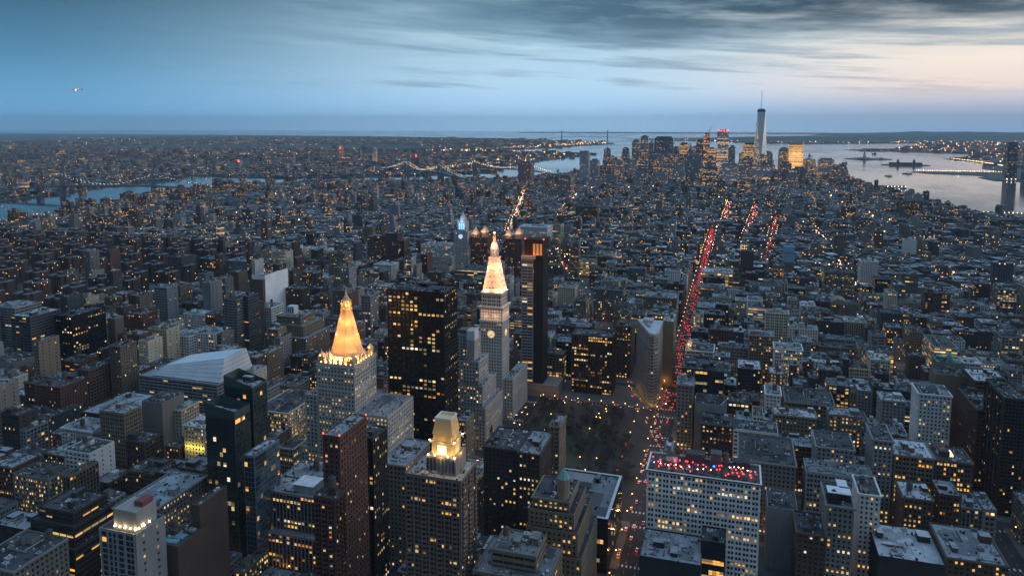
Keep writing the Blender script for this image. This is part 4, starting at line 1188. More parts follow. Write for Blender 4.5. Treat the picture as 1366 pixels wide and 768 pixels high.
m.build('railing', M_WALL, r_, o_)
m = MB()
for s_ in (-1.9, 0, 1.9):
    m.quads([[(cx + s_ - .8, cy_ - 7.23, h + 11), (cx + s_ + .8, cy_ - 7.23, h + 11), (cx + s_ + .8, cy_ - 7.23, h + 16.5), (cx + s_ - .8, cy_ - 7.23, h + 16.5)]])
m.build('lantern_window', plain('bright_lantern_glass', (1, .9, .6), .3, 0, (1, .74, .30), 4.0), r_, o_, shader=False)
gl = (1.0, .62, .20)
for sx, sy in ((-1, -1), (0, -1.15), (1, -1), (1.15, 0)):
    point(r_, o_, (cx + sx * 9.4, cy_ + sy * 9.4, h + 11.2), 1500, gl)
    point(r_, o_, (cx + sx * 8.2, cy_ + sy * 8.2, h + 19.4), 500, gl)
lamp_row(r_, o_, [(cx + a, cy_ - 8.4, h + 10.6) for a in (-8.5, -4.2, 4.2, 8.5)] + [(cx + 8.1, cy_ + a, h + 19.3) for a in (-7, 7)] + [(cx - 8.1, cy_ - 7, h + 19.3)], .45)

# stepped tan: turret with green pyramid cap
r_, o_, x0, x1, y0, y1, h = H('stepped_tan')
m = MB(); tx, ty = x1 - 9, y0 + 10
m.lathe(tx, ty, [(4.2, h - 7), (4.2, h + 13)], 8, (.27, .20, .15), rot=.39)
m.build('turret', M_WALL, r_, o_)
m = MB(); m.lathe(tx, ty, [(4.7, h + 13.01), (.05, h + 20)], 8, rot=.39); m.build('turret_cap', M_COPPER, r_, o_, shader=False)

# pale fins office: white penthouse
r_, o_, x0, x1, y0, y1, h = H('pier_office')
m = MB(); m.box(x1 - 20, x1 - 4, y0 + 4, y0 + 18, h - 1, h + 5, (.30, .31, .32)); m.box(x1 - 20.5, x1 - 3.5, y0 + 3.5, y0 + 18.5, h + 5.02, h + 5.6, (.62, .65, .68), bottom=True)
m.build('penthouse', M_ROOF, r_, o_)
# red lamps on the brick tower
r_, o_, x0, x1, y0, y1, h = H('brick_high')
lamp_row(r_, o_, [(x0 + .4, y0 + .4, h + .6), (x1 - .4, y0 + .4, h + .6), (x1 - .4, y1 - .4, h + .6)], .55, M_RED, 'red_lamp')
# penthouse of the concrete-sided tower, with its lamps
r_, o_, x0, x1, y0, y1, h = H('concrete_glass')
m = MB(); m.box(x0 + 8, x1 - 2, y0 + 3, y1 - 4, h - 1, h + 11, (.30, .29, .27)); m.box(x1 - 9, x1 - 3, y0 + 9, y1 - 5, h + 11.01, h + 14, (.2, .07, .06))
m.build('penthouse', M_WALL, r_, o_)
pts = [(x0 + 9 + k * 3.6, y0 + 2.4, h + 1.2) for k in range(5)] + [(x1 - 1.4, y0 + 4 + k * 4, h + 1.2) for k in range(3)]
lamp_row(r_, o_, pts, .5)
for p in pts[::2]:
    point(r_, o_, (p[0], p[1] - .8, p[2] + .5), 350, (1, .7, .35), .3)
m = MB(); m.box(x0 + .3, x0 + .9, y0 - .35, y0 - .01, 10, h, (.36, .36, .36))
for k in range(4):
    m.box(x0 + 6 + k * 6.1, x0 + 6.8 + k * 6.1, y0 - .35, y0 - .01, 10, h, (.30, .30, .31))
m.build('concrete_fin', M_WALL, r_, o_)
# yellow washed facade
r_, o_, x0, x1, y0, y1, h = H('yellow_lit')
for k in range(4):
    point(r_, o_, (x0 + 3 + k * 5.2, y0 - 2.2, h - 20), 900, (1, .80, .12), .4)
# turquoise roof deck
r_, o_, x0, x1, y0, y1, h = H('slab_front')
m = MB(); m.quads([[(x0 + 3, y0 + 3, h - .7), (x1 - 4, y0 + 3, h - .7), (x1 - 4, y0 + 14, h - .7), (x0 + 3, y0 + 14, h - .7)]], (.10, .30, .34)); m.build('roof_deck', M_ROOF, r_, o_)
# low pale trim round the black glass block's roof
r_, o_, x0, x1, y0, y1, h = H('black_white')
m = MB()
for (p0, p1, q0, q1) in ((x0, x1, y0, y0 + 1.6), (x0, x1, y1 - 1.6, y1), (x1 - 2.2, x1, y0 + 1.61, y1 - 1.61), (x0, x0 + 1.6, y0 + 1.61, y1 - 1.61)):
    m.box(p0, p1, q0, q1, h + .02, h + .45, (.60, .64, .68), bottom=True)
m.build('roof_trim', M_WALL, r_, o_)
m = MB(); m.box(x0 + 16, x0 + 40, y1 - 26, y1 - 12, h - 1, h + 4, (.26, .28, .30)); m.build('penthouse', M_WALL, r_, o_)
# blue round emblem on the long tan wall
r_, o_, x0, x1, y0, y1, h = H('long_grey')
m = MB()
for rad, zc, cc in ((4.2, 0, (.03, .08, .16)), (3.3, -.06, (.10, .22, .34)), (2.3, -.12, (.03, .08, .16))):
    a = np.arange(24) * math.pi / 12
    P_ = np.stack([x1 - 9 + rad * np.cos(a), np.full(24, y0 - .12 + zc), h - 12 + rad * np.sin(a)], 1)
    m.tris(np.stack([P_, np.roll(P_, -1, 0), np.broadcast_to([x1 - 9, y0 - .12 + zc, h - 12], (24, 3))], 1), cc)
m.build('round_emblem', M_WALL, r_, o_)
# copper dome
r_, o_, x0, x1, y0, y1, h = H('dome_store')
m = MB(); m.lathe(x0 + 16, y0 + 9, [(4, h - 1), (4, h + 3), (3.7, h + 5.5), (2.4, h + 8), (.9, h + 9.4), (.9, h + 11), (.05, h + 13)], 12); m.build('dome', M_COPPER, r_, o_, shader=False)
# gold corner turret
r_, o_, x0, x1, y0, y1, h = H('turret_white')
m = MB(); m.lathe(x0 + 4.5, y0 + 4.5, [(3.8, h - 1), (3.8, h + 5), (4.3, h + 5.2), (3.5, h + 8), (2, h + 10), (1.2, h + 12.5), (.05, h + 15)], 10, (.6, .52, .38)); m.build('corner_turret', M_WALL, r_, o_)
point(r_, o_, (x0 + 2, y0 - 2.5, h + 7), 900, (1, .7, .3)); point(r_, o_, (x0 + 10, y0 - 1.5, h + 7), 700, (1, .7, .3))
# small white cupola
r_, o_, x0, x1, y0, y1, h = H('tan_setback')
m = MB(); m.box(x0 + 20, x0 + 31, y0 + 24, y0 + 34, h + 1, h + 13, (.58, .58, .57))
for k in range(3):
    m.box(x0 + 21.4 + k * 3.2, x0 + 23 + k * 3.2, y0 + 23.88, y0 + 23.99, h + 4, h + 11, (.05, .06, .07))
m.build('cupola', M_WALL, r_, o_)
# boxes on the narrow tall stone building
r_, o_, x0, x1, y0, y1, h = H('narrow_tall')
for (a0, a1, b0, b1, hh, g) in ((x0 + 1, x0 + 9, y0 + 4, y0 + 14, 7, .03), (x0 + 10, x1 - 1, y0 + 9, y0 + 18, 4.5, .03), (x0 + 9, x1 - 2, y0 + 20, y0 + 30, 5, .3)):
    m = MB(); m.box(a0, a1, b0, b1, h - 1, h + hh - .6, (g, g, g)); m.box(a0 - .2, a1 + .2, b0 - .2, b1 + .2, h + hh - .58, h + hh, (.62, .66, .7), bottom=True); m.build('roof_box', M_WALL, r_, o_)
# bright skylight
r_, o_, x0, x1, y0, y1, h = H('loft_long_b')
m = MB(); m.box(x0 + 8, x0 + 15, y0 + 10, y0 + 20, h - .9, h + .8); m.build('skylight', plain('lit_skylight', (1, .8, .5), .4, 0, (1, .74, .42), 1.6), r_, o_, shader=False)
# blue screen on a slim tower
r_, o_, x0, x1, y0, y1, h = H('blue_top')
m = MB(); m.box(x0 - .3, x1 + .3, y0 - .4, y0 - .02, h - 22, h + 12, (.20, .38, .52)); m.box(x0 - .3, x1 + .3, y0 - .01, y1, h + .02, h + 11, (.16, .3, .42)); m.build('roof_screen', M_WALL, r_, o_)
# arched gable
r_, o_, x0, x1, y0, y1, h = H('tan_gable')
m = MB()
for k in range(8):
    a, b_ = math.pi * k / 8, math.pi * (k + 1) / 8
    xc, hw = (x0 + x1) / 2, (x1 - x0) / 2
    m.quads([[(xc + hw * math.cos(b_), y0, h), (xc + hw * math.cos(a), y0, h), (xc + hw * math.cos(a), y0, h + 8 * math.sin(a) + .01), (xc + hw * math.cos(b_), y0, h + 8 * math.sin(b_) + .01)],
             [(xc + hw * math.cos(b_), y0, h + 8 * math.sin(b_) + .01), (xc + hw * math.cos(a), y0, h + 8 * math.sin(a) + .01), (xc + hw * math.cos(a), y1, h + 8 * math.sin(a) + .01), (xc + hw * math.cos(b_), y1, h + 8 * math.sin(b_) + .01)]], (.24, .2, .16))
m.build('gable', M_WALL, r_, o_)
# pyramid caps of the brick pair by the square
for nm in ('zeck_a', 'zeck_b'):
    r_, o_, x0, x1, y0, y1, h = H(nm)
    for k, f in enumerate((.22, .78)):
        m = MB(); cx = x0 + (x1 - x0) * f; cy_ = y0 + 9
        m.box(cx - 6, cx + 6, cy_ - 6, cy_ + 6, h - 1, h + 6 + 5 * k, (.30, .2, .15)); m.build('cap_base', M_WALL, r_, o_)
        m = MB(); m.prism([(cx - 8, cy_ - 8), (cx + 8, cy_ - 8), (cx + 8, cy_ + 8), (cx - 8, cy_ + 8)], h + 6.02 + 5 * k, h + 21 + 5 * k, (.62, .45, .34), pts1=[(cx - .3, cy_ - .3), (cx + .3, cy_ - .3), (cx + .3, cy_ + .3), (cx - .3, cy_ + .3)]); m.build('pyramid_cap', M_WALL, r_, o_)
        point(r_, o_, (cx, cy_ - 13, h + 9 + 5 * k), 4500, (1, .55, .3), 1)


# ------------------------------------------------------------------ landmark: floodlit clock tower
CW = np.array((.46, .44, .41))


def ring(mb, x0, x1, y0, y1, z0, z1, out, c, mi=0):
    """a ledge running round a rectangle"""
    for (p0, p1, q0, q1) in ((x0 - out, x1 + out, y0 - out, y0 - .003), (x1 + .003, x1 + out, y0, y1), (x0 - out, x0 - .003, y0, y1), (x0 - out, x1 + out, y1 + .003, y1 + out)):
        mb.box(p0, p1, q0, q1, z0, z1, c, mi, bottom=True)


x0, x1, y0, y1 = -270.5, -244.2, 764, 790
root, org = tower('clock_tower', 'tall pale clock tower with a floodlit pink-gold pyramid top and lantern', 'clock tower',
                  [(x0, x1, y0, y1, 0, 112)], 'punch', tuple(CW), .05, 'pale', n_win=100, messy=0)
wall, pane = MB(), MB()
rects = []
# loggia: tall arched openings, lit from within
for p, q in (((x0, y0), (x1, y0)), ((x1, y0), (x1, y1)), ((x0, y1), (x0, y0)), ((x1, y1), (x0, y1))):
    facade(wall, None, rects, p, q, 112.01, 128, 'punch', CW, .0, top=3.0)
wall.build('loggia_wall', M_WALL, root, org)
pane = MB()
Q = np.concatenate([r[0] for r in rects])
pane.quads(Q, (.03, .03, .03), 0, (1.0, .55, .26))
tag(pane.build('loggia_window', M_PANE, root, org), kind='stuff')
m = MB()
ring(m, x0, x1, y0, y1, 111, 112.6, 1.0, CW * 1.05)
ring(m, x0, x1, y0, y1, 126.5, 128.4, 1.7, CW * 1.05)
for k in range(13):
    for (ax_, ay) in ((x0 + k * 2.19, y0 - 1.2), (x1 + .8, y0 + k * 2.16)):
        m.box(ax_ - .3, ax_ + .3, ay - .3, ay + .3, 125.2, 126.49, CW, bottom=True)
m.build('cornice', M_WALL, root, org)
a0, a1, b0, b1 = x0 + 1.6, x1 - 1.6, y0 + 1.6, y1 - 1.6
wall, rects = MB(), []
for p, q in (((a0, b0), (a1, b0)), ((a1, b0), (a1, b1)), ((a0, b1), (a0, b0)), ((a1, b1), (a0, b1))):
    facade(wall, None, rects, p, q, 128.4, 143.5, 'pair', CW, .02, top=3.2)
wall.quads([[(x0, y0, 128.39), (x1, y0, 128.39), (x1, y1, 128.39), (x0, y1, 128.39)]], CW)
wall.build('upper_wall', M_WALL, root, org)
pane = MB(); pane.quads(np.concatenate([r[0] for r in rects]), (.03, .03, .035))
tag(pane.build('upper_window', M_PANE, root, org), kind='stuff')
m = MB(); ring(m, a0, a1, b0, b1, 142.6, 144.2, 1.1, CW * 1.1); m.quads([[(a0, b0, 143.6), (a1, b0, 143.6), (a1, b1, 143.6), (a0, b1, 143.6)]], CW); m.build('ledge', M_WALL, root, org)
mx, my = (x0 + x1) / 2, (y0 + y1) / 2
PY = np.array((.66, .56, .50))
m = MB()
sq = lambda r: [(mx - r, my - r), (mx + r, my - r), (mx + r, my + r), (mx - r, my + r)]
m.prism(sq(10.6), 144.22, 181, PY, pts1=sq(4.7))
for k in range(1, 9):       # courses of the stone roof
    z = 144.2 + k * 4.1; r = 10.6 - (z - 144.22) * (5.9 / 36.8)
    ring(m, mx - r, mx + r, my - r, my + r, z, z + .35, .22, PY * .95)
for sx in (-1, 1):
    for sy in (-1, 1):
        m.tube((mx + sx * 10.6, my + sy * 10.6, 144.3), (mx + sx * 4.7, my + sy * 4.7, 181), .45, .3, 5, PY * 1.05)
m.build('pyramid', M_WALL, root, org)
for z, xs in ((149, (-6, -2, 2, 6)), (155.5, (-4.5, 0, 4.5)), (162, (-2.5, 2.5)), (168, (-2, 2))):
    r = 10.6 - (z - 144.22) * (5.9 / 36.8)
    for xx in xs:
        for face in (0, 1):
            m = MB()
            cx, cy_ = (mx + xx, my - r - .15) if face == 0 else (mx + r + .15, my + xx)
            t_ = (.8, .5) if face == 0 else (.5, .8)
            m.box(cx - t_[0], cx + t_[0], cy_ - t_[1], cy_ + t_[1], z - 1.0, z + 1.1, PY * 1.1, bottom=True)
            if face == 0: m.box(cx - .4, cx + .4, cy_ - t_[1] - .04, cy_ - t_[1] - .01, z - .7, z + .7, (.03, .03, .03))
            else: m.box(cx + t_[0] + .01, cx + t_[0] + .04, cy_ - .4, cy_ + .4, z - .7, z + .7, (.03, .03, .03))
            m.build('dormer', M_WALL, root, org)
m = MB()
m.box(mx - 5.6, mx + 5.6, my - 5.6, my + 5.6, 181.01, 182.6, PY, bottom=True)
m.lathe(mx, my, [(3.0, 182.6), (3.0, 192)], 8, PY, rot=.39)
for k in range(8):
    a = k * math.pi / 4 + .39
    m.tube((mx + 4.2 * math.cos(a), my + 4.2 * math.sin(a), 182.6), (mx + 4.2 * math.cos(a), my + 4.2 * math.sin(a), 191.5), .5, k=6, col=PY)
m.lathe(mx, my, [(5.0, 191.51), (5.2, 192.6), (4.4, 192.8), (4.2, 195), (3.1, 198), (1.8, 200.4)], 12, PY)
m.build('lantern', M_WALL, root, org)
m = MB(); m.lathe(mx, my, [(1.5, 200.3), (1.5, 204), (2.0, 204.2), (1.7, 206.5), (.8, 208.4), (.25, 209.2), (.2, 213)], 10); m.build('cupola', M_GOLD, root, org, shader=False)
m = MB(); m.ball(mx, my, 209.8, 1.1); m.build('beacon', plain('beacon', (1, .8, .5), .3, 0, (1, .70, .36), 7), root, org, shader=False)
# clock faces
for face in (0, 1):
    m = MB()
    def disc(rad, dep, cc, mi):
        a = np.arange(32) * math.pi / 16
        if face == 0: P_ = np.stack([mx + rad * np.cos(a), np.full(32, y0 - dep), 97 + rad * np.sin(a)], 1); C_ = [mx, y0 - dep, 97]
        else: P_ = np.stack([np.full(32, x1 + dep), my + rad * np.cos(a), 97 + rad * np.sin(a)], 1); C_ = [x1 + dep, my, 97]
        m.tris(np.stack([P_, np.roll(P_, -1, 0), np.broadcast_to(C_, (32, 3))], 1), cc, mi)
    disc(4.9, .25, (1, 1, 1), 0); disc(4.3, .32, (1, 1, 1), 1)
    cf = m.build('clock_face', [plain('clock_stone', (.42, .40, .37), .8), plain('clock_glow', (1, .75, .4), .5, 0, (1, .66, .34), .8)], root, org, shader=False)
    m = MB()
    for k in range(12):
        a = k * math.pi / 6
        for rr in (3.2, 4.1):
            pass
        p, q = (3.25, 4.15)
        if face == 0: m.tube((mx + p * math.cos(a), y0 - .42, 97 + p * math.sin(a)), (mx + q * math.cos(a), y0 - .42, 97 + q * math.sin(a)), .17, k=4)
        else: m.tube((x1 + .42, my + p * math.cos(a), 97 + p * math.sin(a)), (x1 + .42, my + q * math.cos(a), 97 + q * math.sin(a)), .17, k=4)
    m.build('hour_marks', M_DARK, cf, org, shader=False)
    for ang, ln in ((-.9, 2.6), (-2.2, 3.8)):
        m = MB()
        if face == 0: m.tube((mx, y0 - .5, 97), (mx + ln * math.cos(ang), y0 - .5, 97 + ln * math.sin(ang)), .26, .14, 4)
        else: m.tube((x1 + .5, my, 97), (x1 + .5, my + ln * math.cos(ang), 97 + ln * math.sin(ang)), .26, .14, 4)
        m.build('clock_hand', M_DARK, cf, org, shader=False)
PK = (1, .47, .20)
for s_ in (-1, 1):
    point(root, org, (mx + s_ * 6, my - 12.2, 146), 3000, PK); point(root, org, (mx + 12.2, my + s_ * 6, 146), 3000, PK)
    point(root, org, (a0 - 3, my + s_ * 7, 146), 1500, PK); point(root, org, (mx + s_ * 10, my - 17, 156), 6500, PK); point(root, org, (mx + 17, my + s_ * 10, 156), 6500, PK)
    point(root, org, (mx + s_ * 6, y0 - 3, 117.5), 800, (1, .62, .34)); point(root, org, (x1 + 3, my + s_ * 6, 117.5), 800, (1, .62, .34))
    point(root, org, (mx + s_ * 7, my - 13, 172), 8000, PK); point(root, org, (mx + 13, my + s_ * 7, 172), 8000, PK)
    point(root, org, (mx + s_ * 4, my - 9, 197), 5000, (1, .6, .34))
m = MB(); tower('office_building', 'lower pale wing at the foot of the floodlit clock tower', 'office building', [(-244, -233, 768, 828, 0, 46)], 'punch', tuple(CW), .06, 'pale', n_win=60, messy=.4)

# ------------------------------------------------------------------ landmark: stepped grey stone annex
MC = (.37, .36, .345)
root, org = tower('office_building', 'massive grey stone building stepping back in tiers, between black monolith and clock tower', 'office building',
                  [(-280, -236, 682, 738, 0, 44), (-278, -240, 685, 728, 44, 66), (-276, -245, 688, 718, 66, 90), (-274.5, -251.5, 693, 712, 90, 116)],
                  'punch', MC, .22, 'pale', n_win=100, messy=0, cornice=False)
m = MB(); m.box(-271, -255, 698, 709, 115, 119, (.09, .09, .095))
for k in range(9): m.box(-270 + k * 2.2, -269.2 + k * 2.2, 697.2, 697.9, 115, 118.5, (.16, .16, .17))
m.build('roof_plant', M_ROOF, root, org)
m = MB(); m.box(-259, -250.5, 690, 703, 90, 121, MC); m.box(-258.6, -250.9, 689.6, 689.98, 111, 121, (.62, .65, .68), bottom=True); m.box(-250.48, -250.2, 690.5, 702, 111, 121, (.66, .70, .74), bottom=True); m.build('white_tank_house', M_WALL, root, org)
m = MB()
for (xa, xb, ya, z) in ((-280, -236, 682, 44), (-278, -240, 685, 66), (-276, -245, 688, 90)):
    ring(m, xa, xb, ya, {44: 738, 66: 728, 90: 718}[z], z - 1.2, z + .2, .3, np.array(MC) * 1.06)
m.build('string_course', M_WALL, root, org)
m = MB()
for k in range(12):
    a, b_ = math.pi * k / 12, math.pi * (k + 1) / 12
    m.quads([[(-235.8, 700 + 5 * math.cos(a), 2), (-235.8, 700 + 5 * math.cos(b_), 2), (-235.8, 700 + 5 * math.cos(b_), 14 + 6 * math.sin(b_)), (-235.8, 700 + 5 * math.cos(a), 14 + 6 * math.sin(a))]], (.04, .035, .03))
m.build('entrance_arch', M_WALL, root, org)
point(root, org, (-229, 700, 6), 1500, (1, .62, .2))

# ------------------------------------------------------------------ landmark: gold pyramid building
NC = (.42, .40, .365)
mx, my = -324, 564
root, org = tower('gold_pyramid_building', 'cream stone tower crowned by a glowing golden eight-sided pyramid', 'office tower',
                  [(-364, -306.05, 548, 592, 0, 46), (-306, -274, 541, 592, 0, 86), (-358.5, -342.55, 549, 588, 46, 94), (-342.5, -306, 543.5, 583, 0, 126)],
                  'punch', NC, .45, 'pale', n_win=100, messy=0)
x0, x1, y0, y1 = -342.5, -306, 543.5, 583
m = MB()
ring(m, x0, x1, y0, y1, 123, 124.4, .7, np.array(NC) * 1.05)
for z in (102, 113): ring(m, x0, x1, y0, y1, z, z + .7, .35, np.array(NC))
m.build('cornice', M_WALL, root, org)
for (ax_, ay) in [(x0 + 1.5 + k * 4.8, y0 + 1) for k in range(8)] + [(x1 - 1, y0 + 5.8 + k * 4.8) for k in range(7)] + [(x0 + 1, y0 + 5.8 + k * 4.8) for k in range(7)]:
    m = MB(); big = (ax_, ay) in ((x0 + 1.5, y0 + 1),)
    m.box(ax_ - .8, ax_ + .8, ay - .8, ay + .8, 125, 129, (.5, .42, .32)); m.lathe(ax_, ay, [(.9, 129.01), (.05, 132)], 6, (.5, .42, .32))
    m.build('pinnacle', M_WALL, root, org)
for sx, sy in ((x0 + 3.4, y0 + 3.4), (x1 - 3.4, y0 + 3.4), (x1 - 3.4, y1 - 3.4), (x0 + 3.4, y1 - 3.4)):
    m = MB(); m.lathe(sx, sy, [(2.8, 125), (2.8, 131), (3.1, 131.1), (2.6, 132.5), (.05, 135.5)], 8, (.55, .42, .28)); m.build('corner_turret', M_WALL, root, org)
    lamp_row(root, org, [(sx, sy - 3.2, 132.4)], .6, M_SODIUM)
m = MB(); m.lathe(mx, my, [(16, 125), (16, 131)], 8, (.55, .45, .33), rot=math.pi / 8); m.build('drum', M_WALL, root, org)
m = MB()
m.lathe(mx, my, [(14.4, 131.01), (12.8, 135.5), (8.8, 151.5), (4.4, 169)], 8, rot=math.pi / 8)
for k in range(8):
    a = k * math.pi / 4 + math.pi / 8
    for r0, z0, r1, z1 in ((14.4, 131, 12.8, 135.5), (12.8, 135.5, 8.8, 151.5), (8.8, 151.5, 4.4, 169)):
        m.tube((mx + r0 * math.cos(a), my + r0 * math.sin(a), z0), (mx + r1 * math.cos(a), my + r1 * math.sin(a), z1), .28, k=4)
m.build('pyramid', M_GOLD, root, org, shader=False)
m = MB()
m.lathe(mx, my, [(5.0, 169.01), (5.0, 170.4), (2.2, 170.5), (2.2, 176)], 8, rot=math.pi / 8)
for k in range(8):
    a = k * math.pi / 4 + math.pi / 8
    m.tube((mx + 4.4 * math.cos(a), my + 4.4 * math.sin(a), 170.4), (mx + 3.6 * math.cos(a), my + 3.6 * math.sin(a), 176.5), .42, k=5)
    m.lathe(mx + 4.4 * math.cos(a), my + 4.4 * math.sin(a), [(.6, 173.5), (.05, 176.4)], 5)
m.lathe(mx, my, [(4.3, 176.51), (4.3, 177.4), (3.0, 178.5), (1.2, 182), (.35, 186), (.1, 190)], 8, rot=math.pi / 8)
m.build('lantern', M_GOLD, root, org, shader=False)
GD = (1, .49, .18)
for k in range(8):
    a = k * math.pi / 4
    lx, ly = mx + 17.2 * math.cos(a), my + 17.2 * math.sin(a)
    if abs(lx - mx) < 17.9 and ly < my + 12:
        point(root, org, (lx, ly, 128.5), 7000, GD)
    point(root, org, (mx + 16.5 * math.cos(a), my + 16.5 * math.sin(a), 146), 3600, GD); point(root, org, (mx + 11.5 * math.cos(a), my + 11.5 * math.sin(a), 160), 2200, GD)
for k in range(4):
    a = k * math.pi / 2 - .8
    point(root, org, (mx + 6.6 * math.cos(a), my + 6.6 * math.sin(a), 173.5), 2200, (1, .52, .2))
lamp_row(root, org, [(x0 + 4 + k * 4.8, y0 + 1.2, 126.6) for k in range(7)] + [(x1 - 1.2, y0 + 3.5 + k * 4.8, 126.6) for k in range(7)], .7, M_SODIUM)
for k in range(5): point(root, org, (x0 + 5 + k * 7, y0 + 3, 127), 500, (1, .42, .12), .3); point(root, org, (x1 - 3, y0 + 5 + k * 7, 127), 500, (1, .42, .12), .3)

# ------------------------------------------------------------------ slim glass condominium tower
root, org = tower('condominium_tower', 'very slim glass tower with striped pale front, black flank and glowing copper-red crown', 'apartment tower',
                  [(-246.5, -231.5, 848, 866, 0, 168)], 'strip', (.20, .22, .24), .12, 'dark', n_win=100, messy=0, side='glass')
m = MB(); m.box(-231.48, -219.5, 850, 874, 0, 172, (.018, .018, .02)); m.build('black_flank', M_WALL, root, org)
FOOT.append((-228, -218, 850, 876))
wall, pane, rects = MB(), MB(), []
for k in range(6): wall.box(-231.4 + k * 2.3, -231.1 + k * 2.3, 849.7, 849.99, 0, 172, (.05, .05, .055))
wall.build('black_mullion', M_WALL, root, org)
m = MB(); m.box(-244, -220.5, 852, 872, 172.01, 192, (.05, .022, .016)); m.build('crown', M_WALL, root, org)
m = MB(); m.box(-246.8, -229, 847.6, 851.9, 168.5, 172.4, (.5, .36, .26), bottom=True); m.build('crown_ledge', M_WALL, root, org)
for k in range(4): point(root, org, (-244 + k * 5, 849, 173.5), 220, (1, .42, .18), .4)
m = MB()
for k in range(3): m.quads([[(-233 + k * 4.2, 851.9, 173), (-230 + k * 4.2, 851.9, 173), (-230 + k * 4.2, 851.9, 187), (-233 + k * 4.2, 851.9, 187)]])
m.build('crown_window', plain('crown_glow', (1, .4, .1), .4, 0, (1, .36, .08), .16), root, org, shader=False)
lamp_row(root, org, [(-243, 852.5, 192.6), (-220, 852.5, 192.6)], .8, M_RED, 'red_lamp')
m = MB(); m.box(-250, -200, 846, 880, 0, 14, (.25, .22, .19)); m.box(-249, -201, 845.6, 845.98, 6, 11, (.3, .25, .2)); m.build('podium', M_WALL, root, org)
FOOT.append((-250, -200, 846, 880))

# ------------------------------------------------------------------ wedge-shaped building
pts = [(-89.2, 848.6), (-85.6, 848.2), (-81.6, 856), (-81.6, 912), (-114, 912), (-91.5, 851.2)]
org = np.array((-92, 885, 0.))
root = thing('wedge_building', 'tall narrow wedge-shaped stone building with rounded prow between two avenues', 'office building', org)
FOOT.append((-116, -80, 846, 914))
wall, pane, rects = MB(), MB(), []
WC = np.array((.27, .26, .24))
for za, zb, k_ in ((0, 16, 'pair'), (16.01, 72, 'punch'), (72.01, 87, 'punch')):
    for i in range(6):
        facade(wall, pane, rects, pts[i], pts[(i + 1) % 6], za, zb, 'blank' if i == 3 else 'wedge', WC * (.92 if za == 16.01 else 1.05), .03, top=1.2)
wall.build('wall', M_WALL, root, org)
emit_windows(root, org, rects, pane, 100)
tag(pane.build('window', M_PANE, root, org), kind='stuff')
cen = np.mean(pts, 0)
off = lambda d_: [tuple(np.array(p) + (np.array(p) - cen) / np.linalg.norm(np.array(p) - cen) * d_) for p in pts]
m = MB()
m.prism(off(.5), 15.2, 16.8, WC * 1.05); m.build('lower_cornice', M_WALL, root, org)
m = MB(); m.prism(off(.6), 71, 72.6, WC * 1.05); m.build('middle_cornice', M_WALL, root, org)
m = MB()
m.prism(off(1.8), 85.4, 87.4, WC * 1.1); m.prism(off(.9), 84.2, 85.39, WC * 1.05)
m.build('cornice', M_WALL, root, org)
m = MB(); m.prism(off(-.8), 87.41, 88.3, (.46, .49, .52)); m.box(-104, -92, 893, 906, 88.31, 92.5, (.4, .42, .44)); m.box(-97, -93, 876, 884, 88.31, 91, (.32, .33, .35)); m.box(-100, -97, 884, 890, 88.31, 90, (.2, .2, .2))
m.build('roof', M_ROOF, root, org)
for k in range(7):
    point(root, org, (-93.5 - k * 3.2, 849 + k * 8.6, 3.2), 200, (1, .56, .14), .3)
point(root, org, (-87, 844.5, 4), 300, (1, .6, .16), .3)

# ------------------------------------------------------------------ blue-topped clock tower by the square
CE = (.44, .43, .41)
root, org = tower('clock_tower', 'distant stone clock tower with a blue-lit lantern, above a wide white office building', 'clock tower',
                  [(-596, -556, 1498, 1538, 0, 66), (-592, -560, 1502, 1534, 66, 96), (-586, -566, 1508, 1528, 96, 118)], 'punch', CE, .04, 'pale', messy=0, deep=False)
m = MB(); m.lathe(-576, 1518, [(9, 118), (9, 122), (7, 122.1), (6.4, 128), (4, 132), (1.5, 136), (.2, 142)], 8, CE, rot=.39); m.build('lantern', M_WALL, root, org)
m = MB()
for k in range(3): m.box(-582.5 + k * 5, -579 + k * 5, 1507.7, 1507.95, 101, 114, bottom=True)
m.build('blue_window', plain('blue_glow', (.3, .6, 1), .4, 0, (.22, .55, 1.0), 1.3), root, org, shader=False)
m = MB(); a = np.arange(20) * math.pi / 10
P_ = np.stack([-576 + 5 * np.cos(a), np.full(20, 1501.7), 86 + 5 * np.sin(a)], 1); m.tris(np.stack([P_, np.roll(P_, -1, 0), np.broadcast_to([-576, 1501.7, 86], (20, 3))], 1))
cf = m.build('clock_face', plain('clock_blue', (.7, .85, 1), .4, 0, (.55, .78, 1), .9), root, org, shader=False)
m = MB(); m.tube((-576, 1501.4, 86), (-576, 1501.4, 90), .4, k=4); m.tube((-576, 1501.4, 86), (-573, 1501.4, 84.5), .4, k=4); m.build('clock_hand', M_DARK, cf, org, shader=False)
point(root, org, (-576, 1500, 122), 9000, (.5, .75, 1), 1.0)

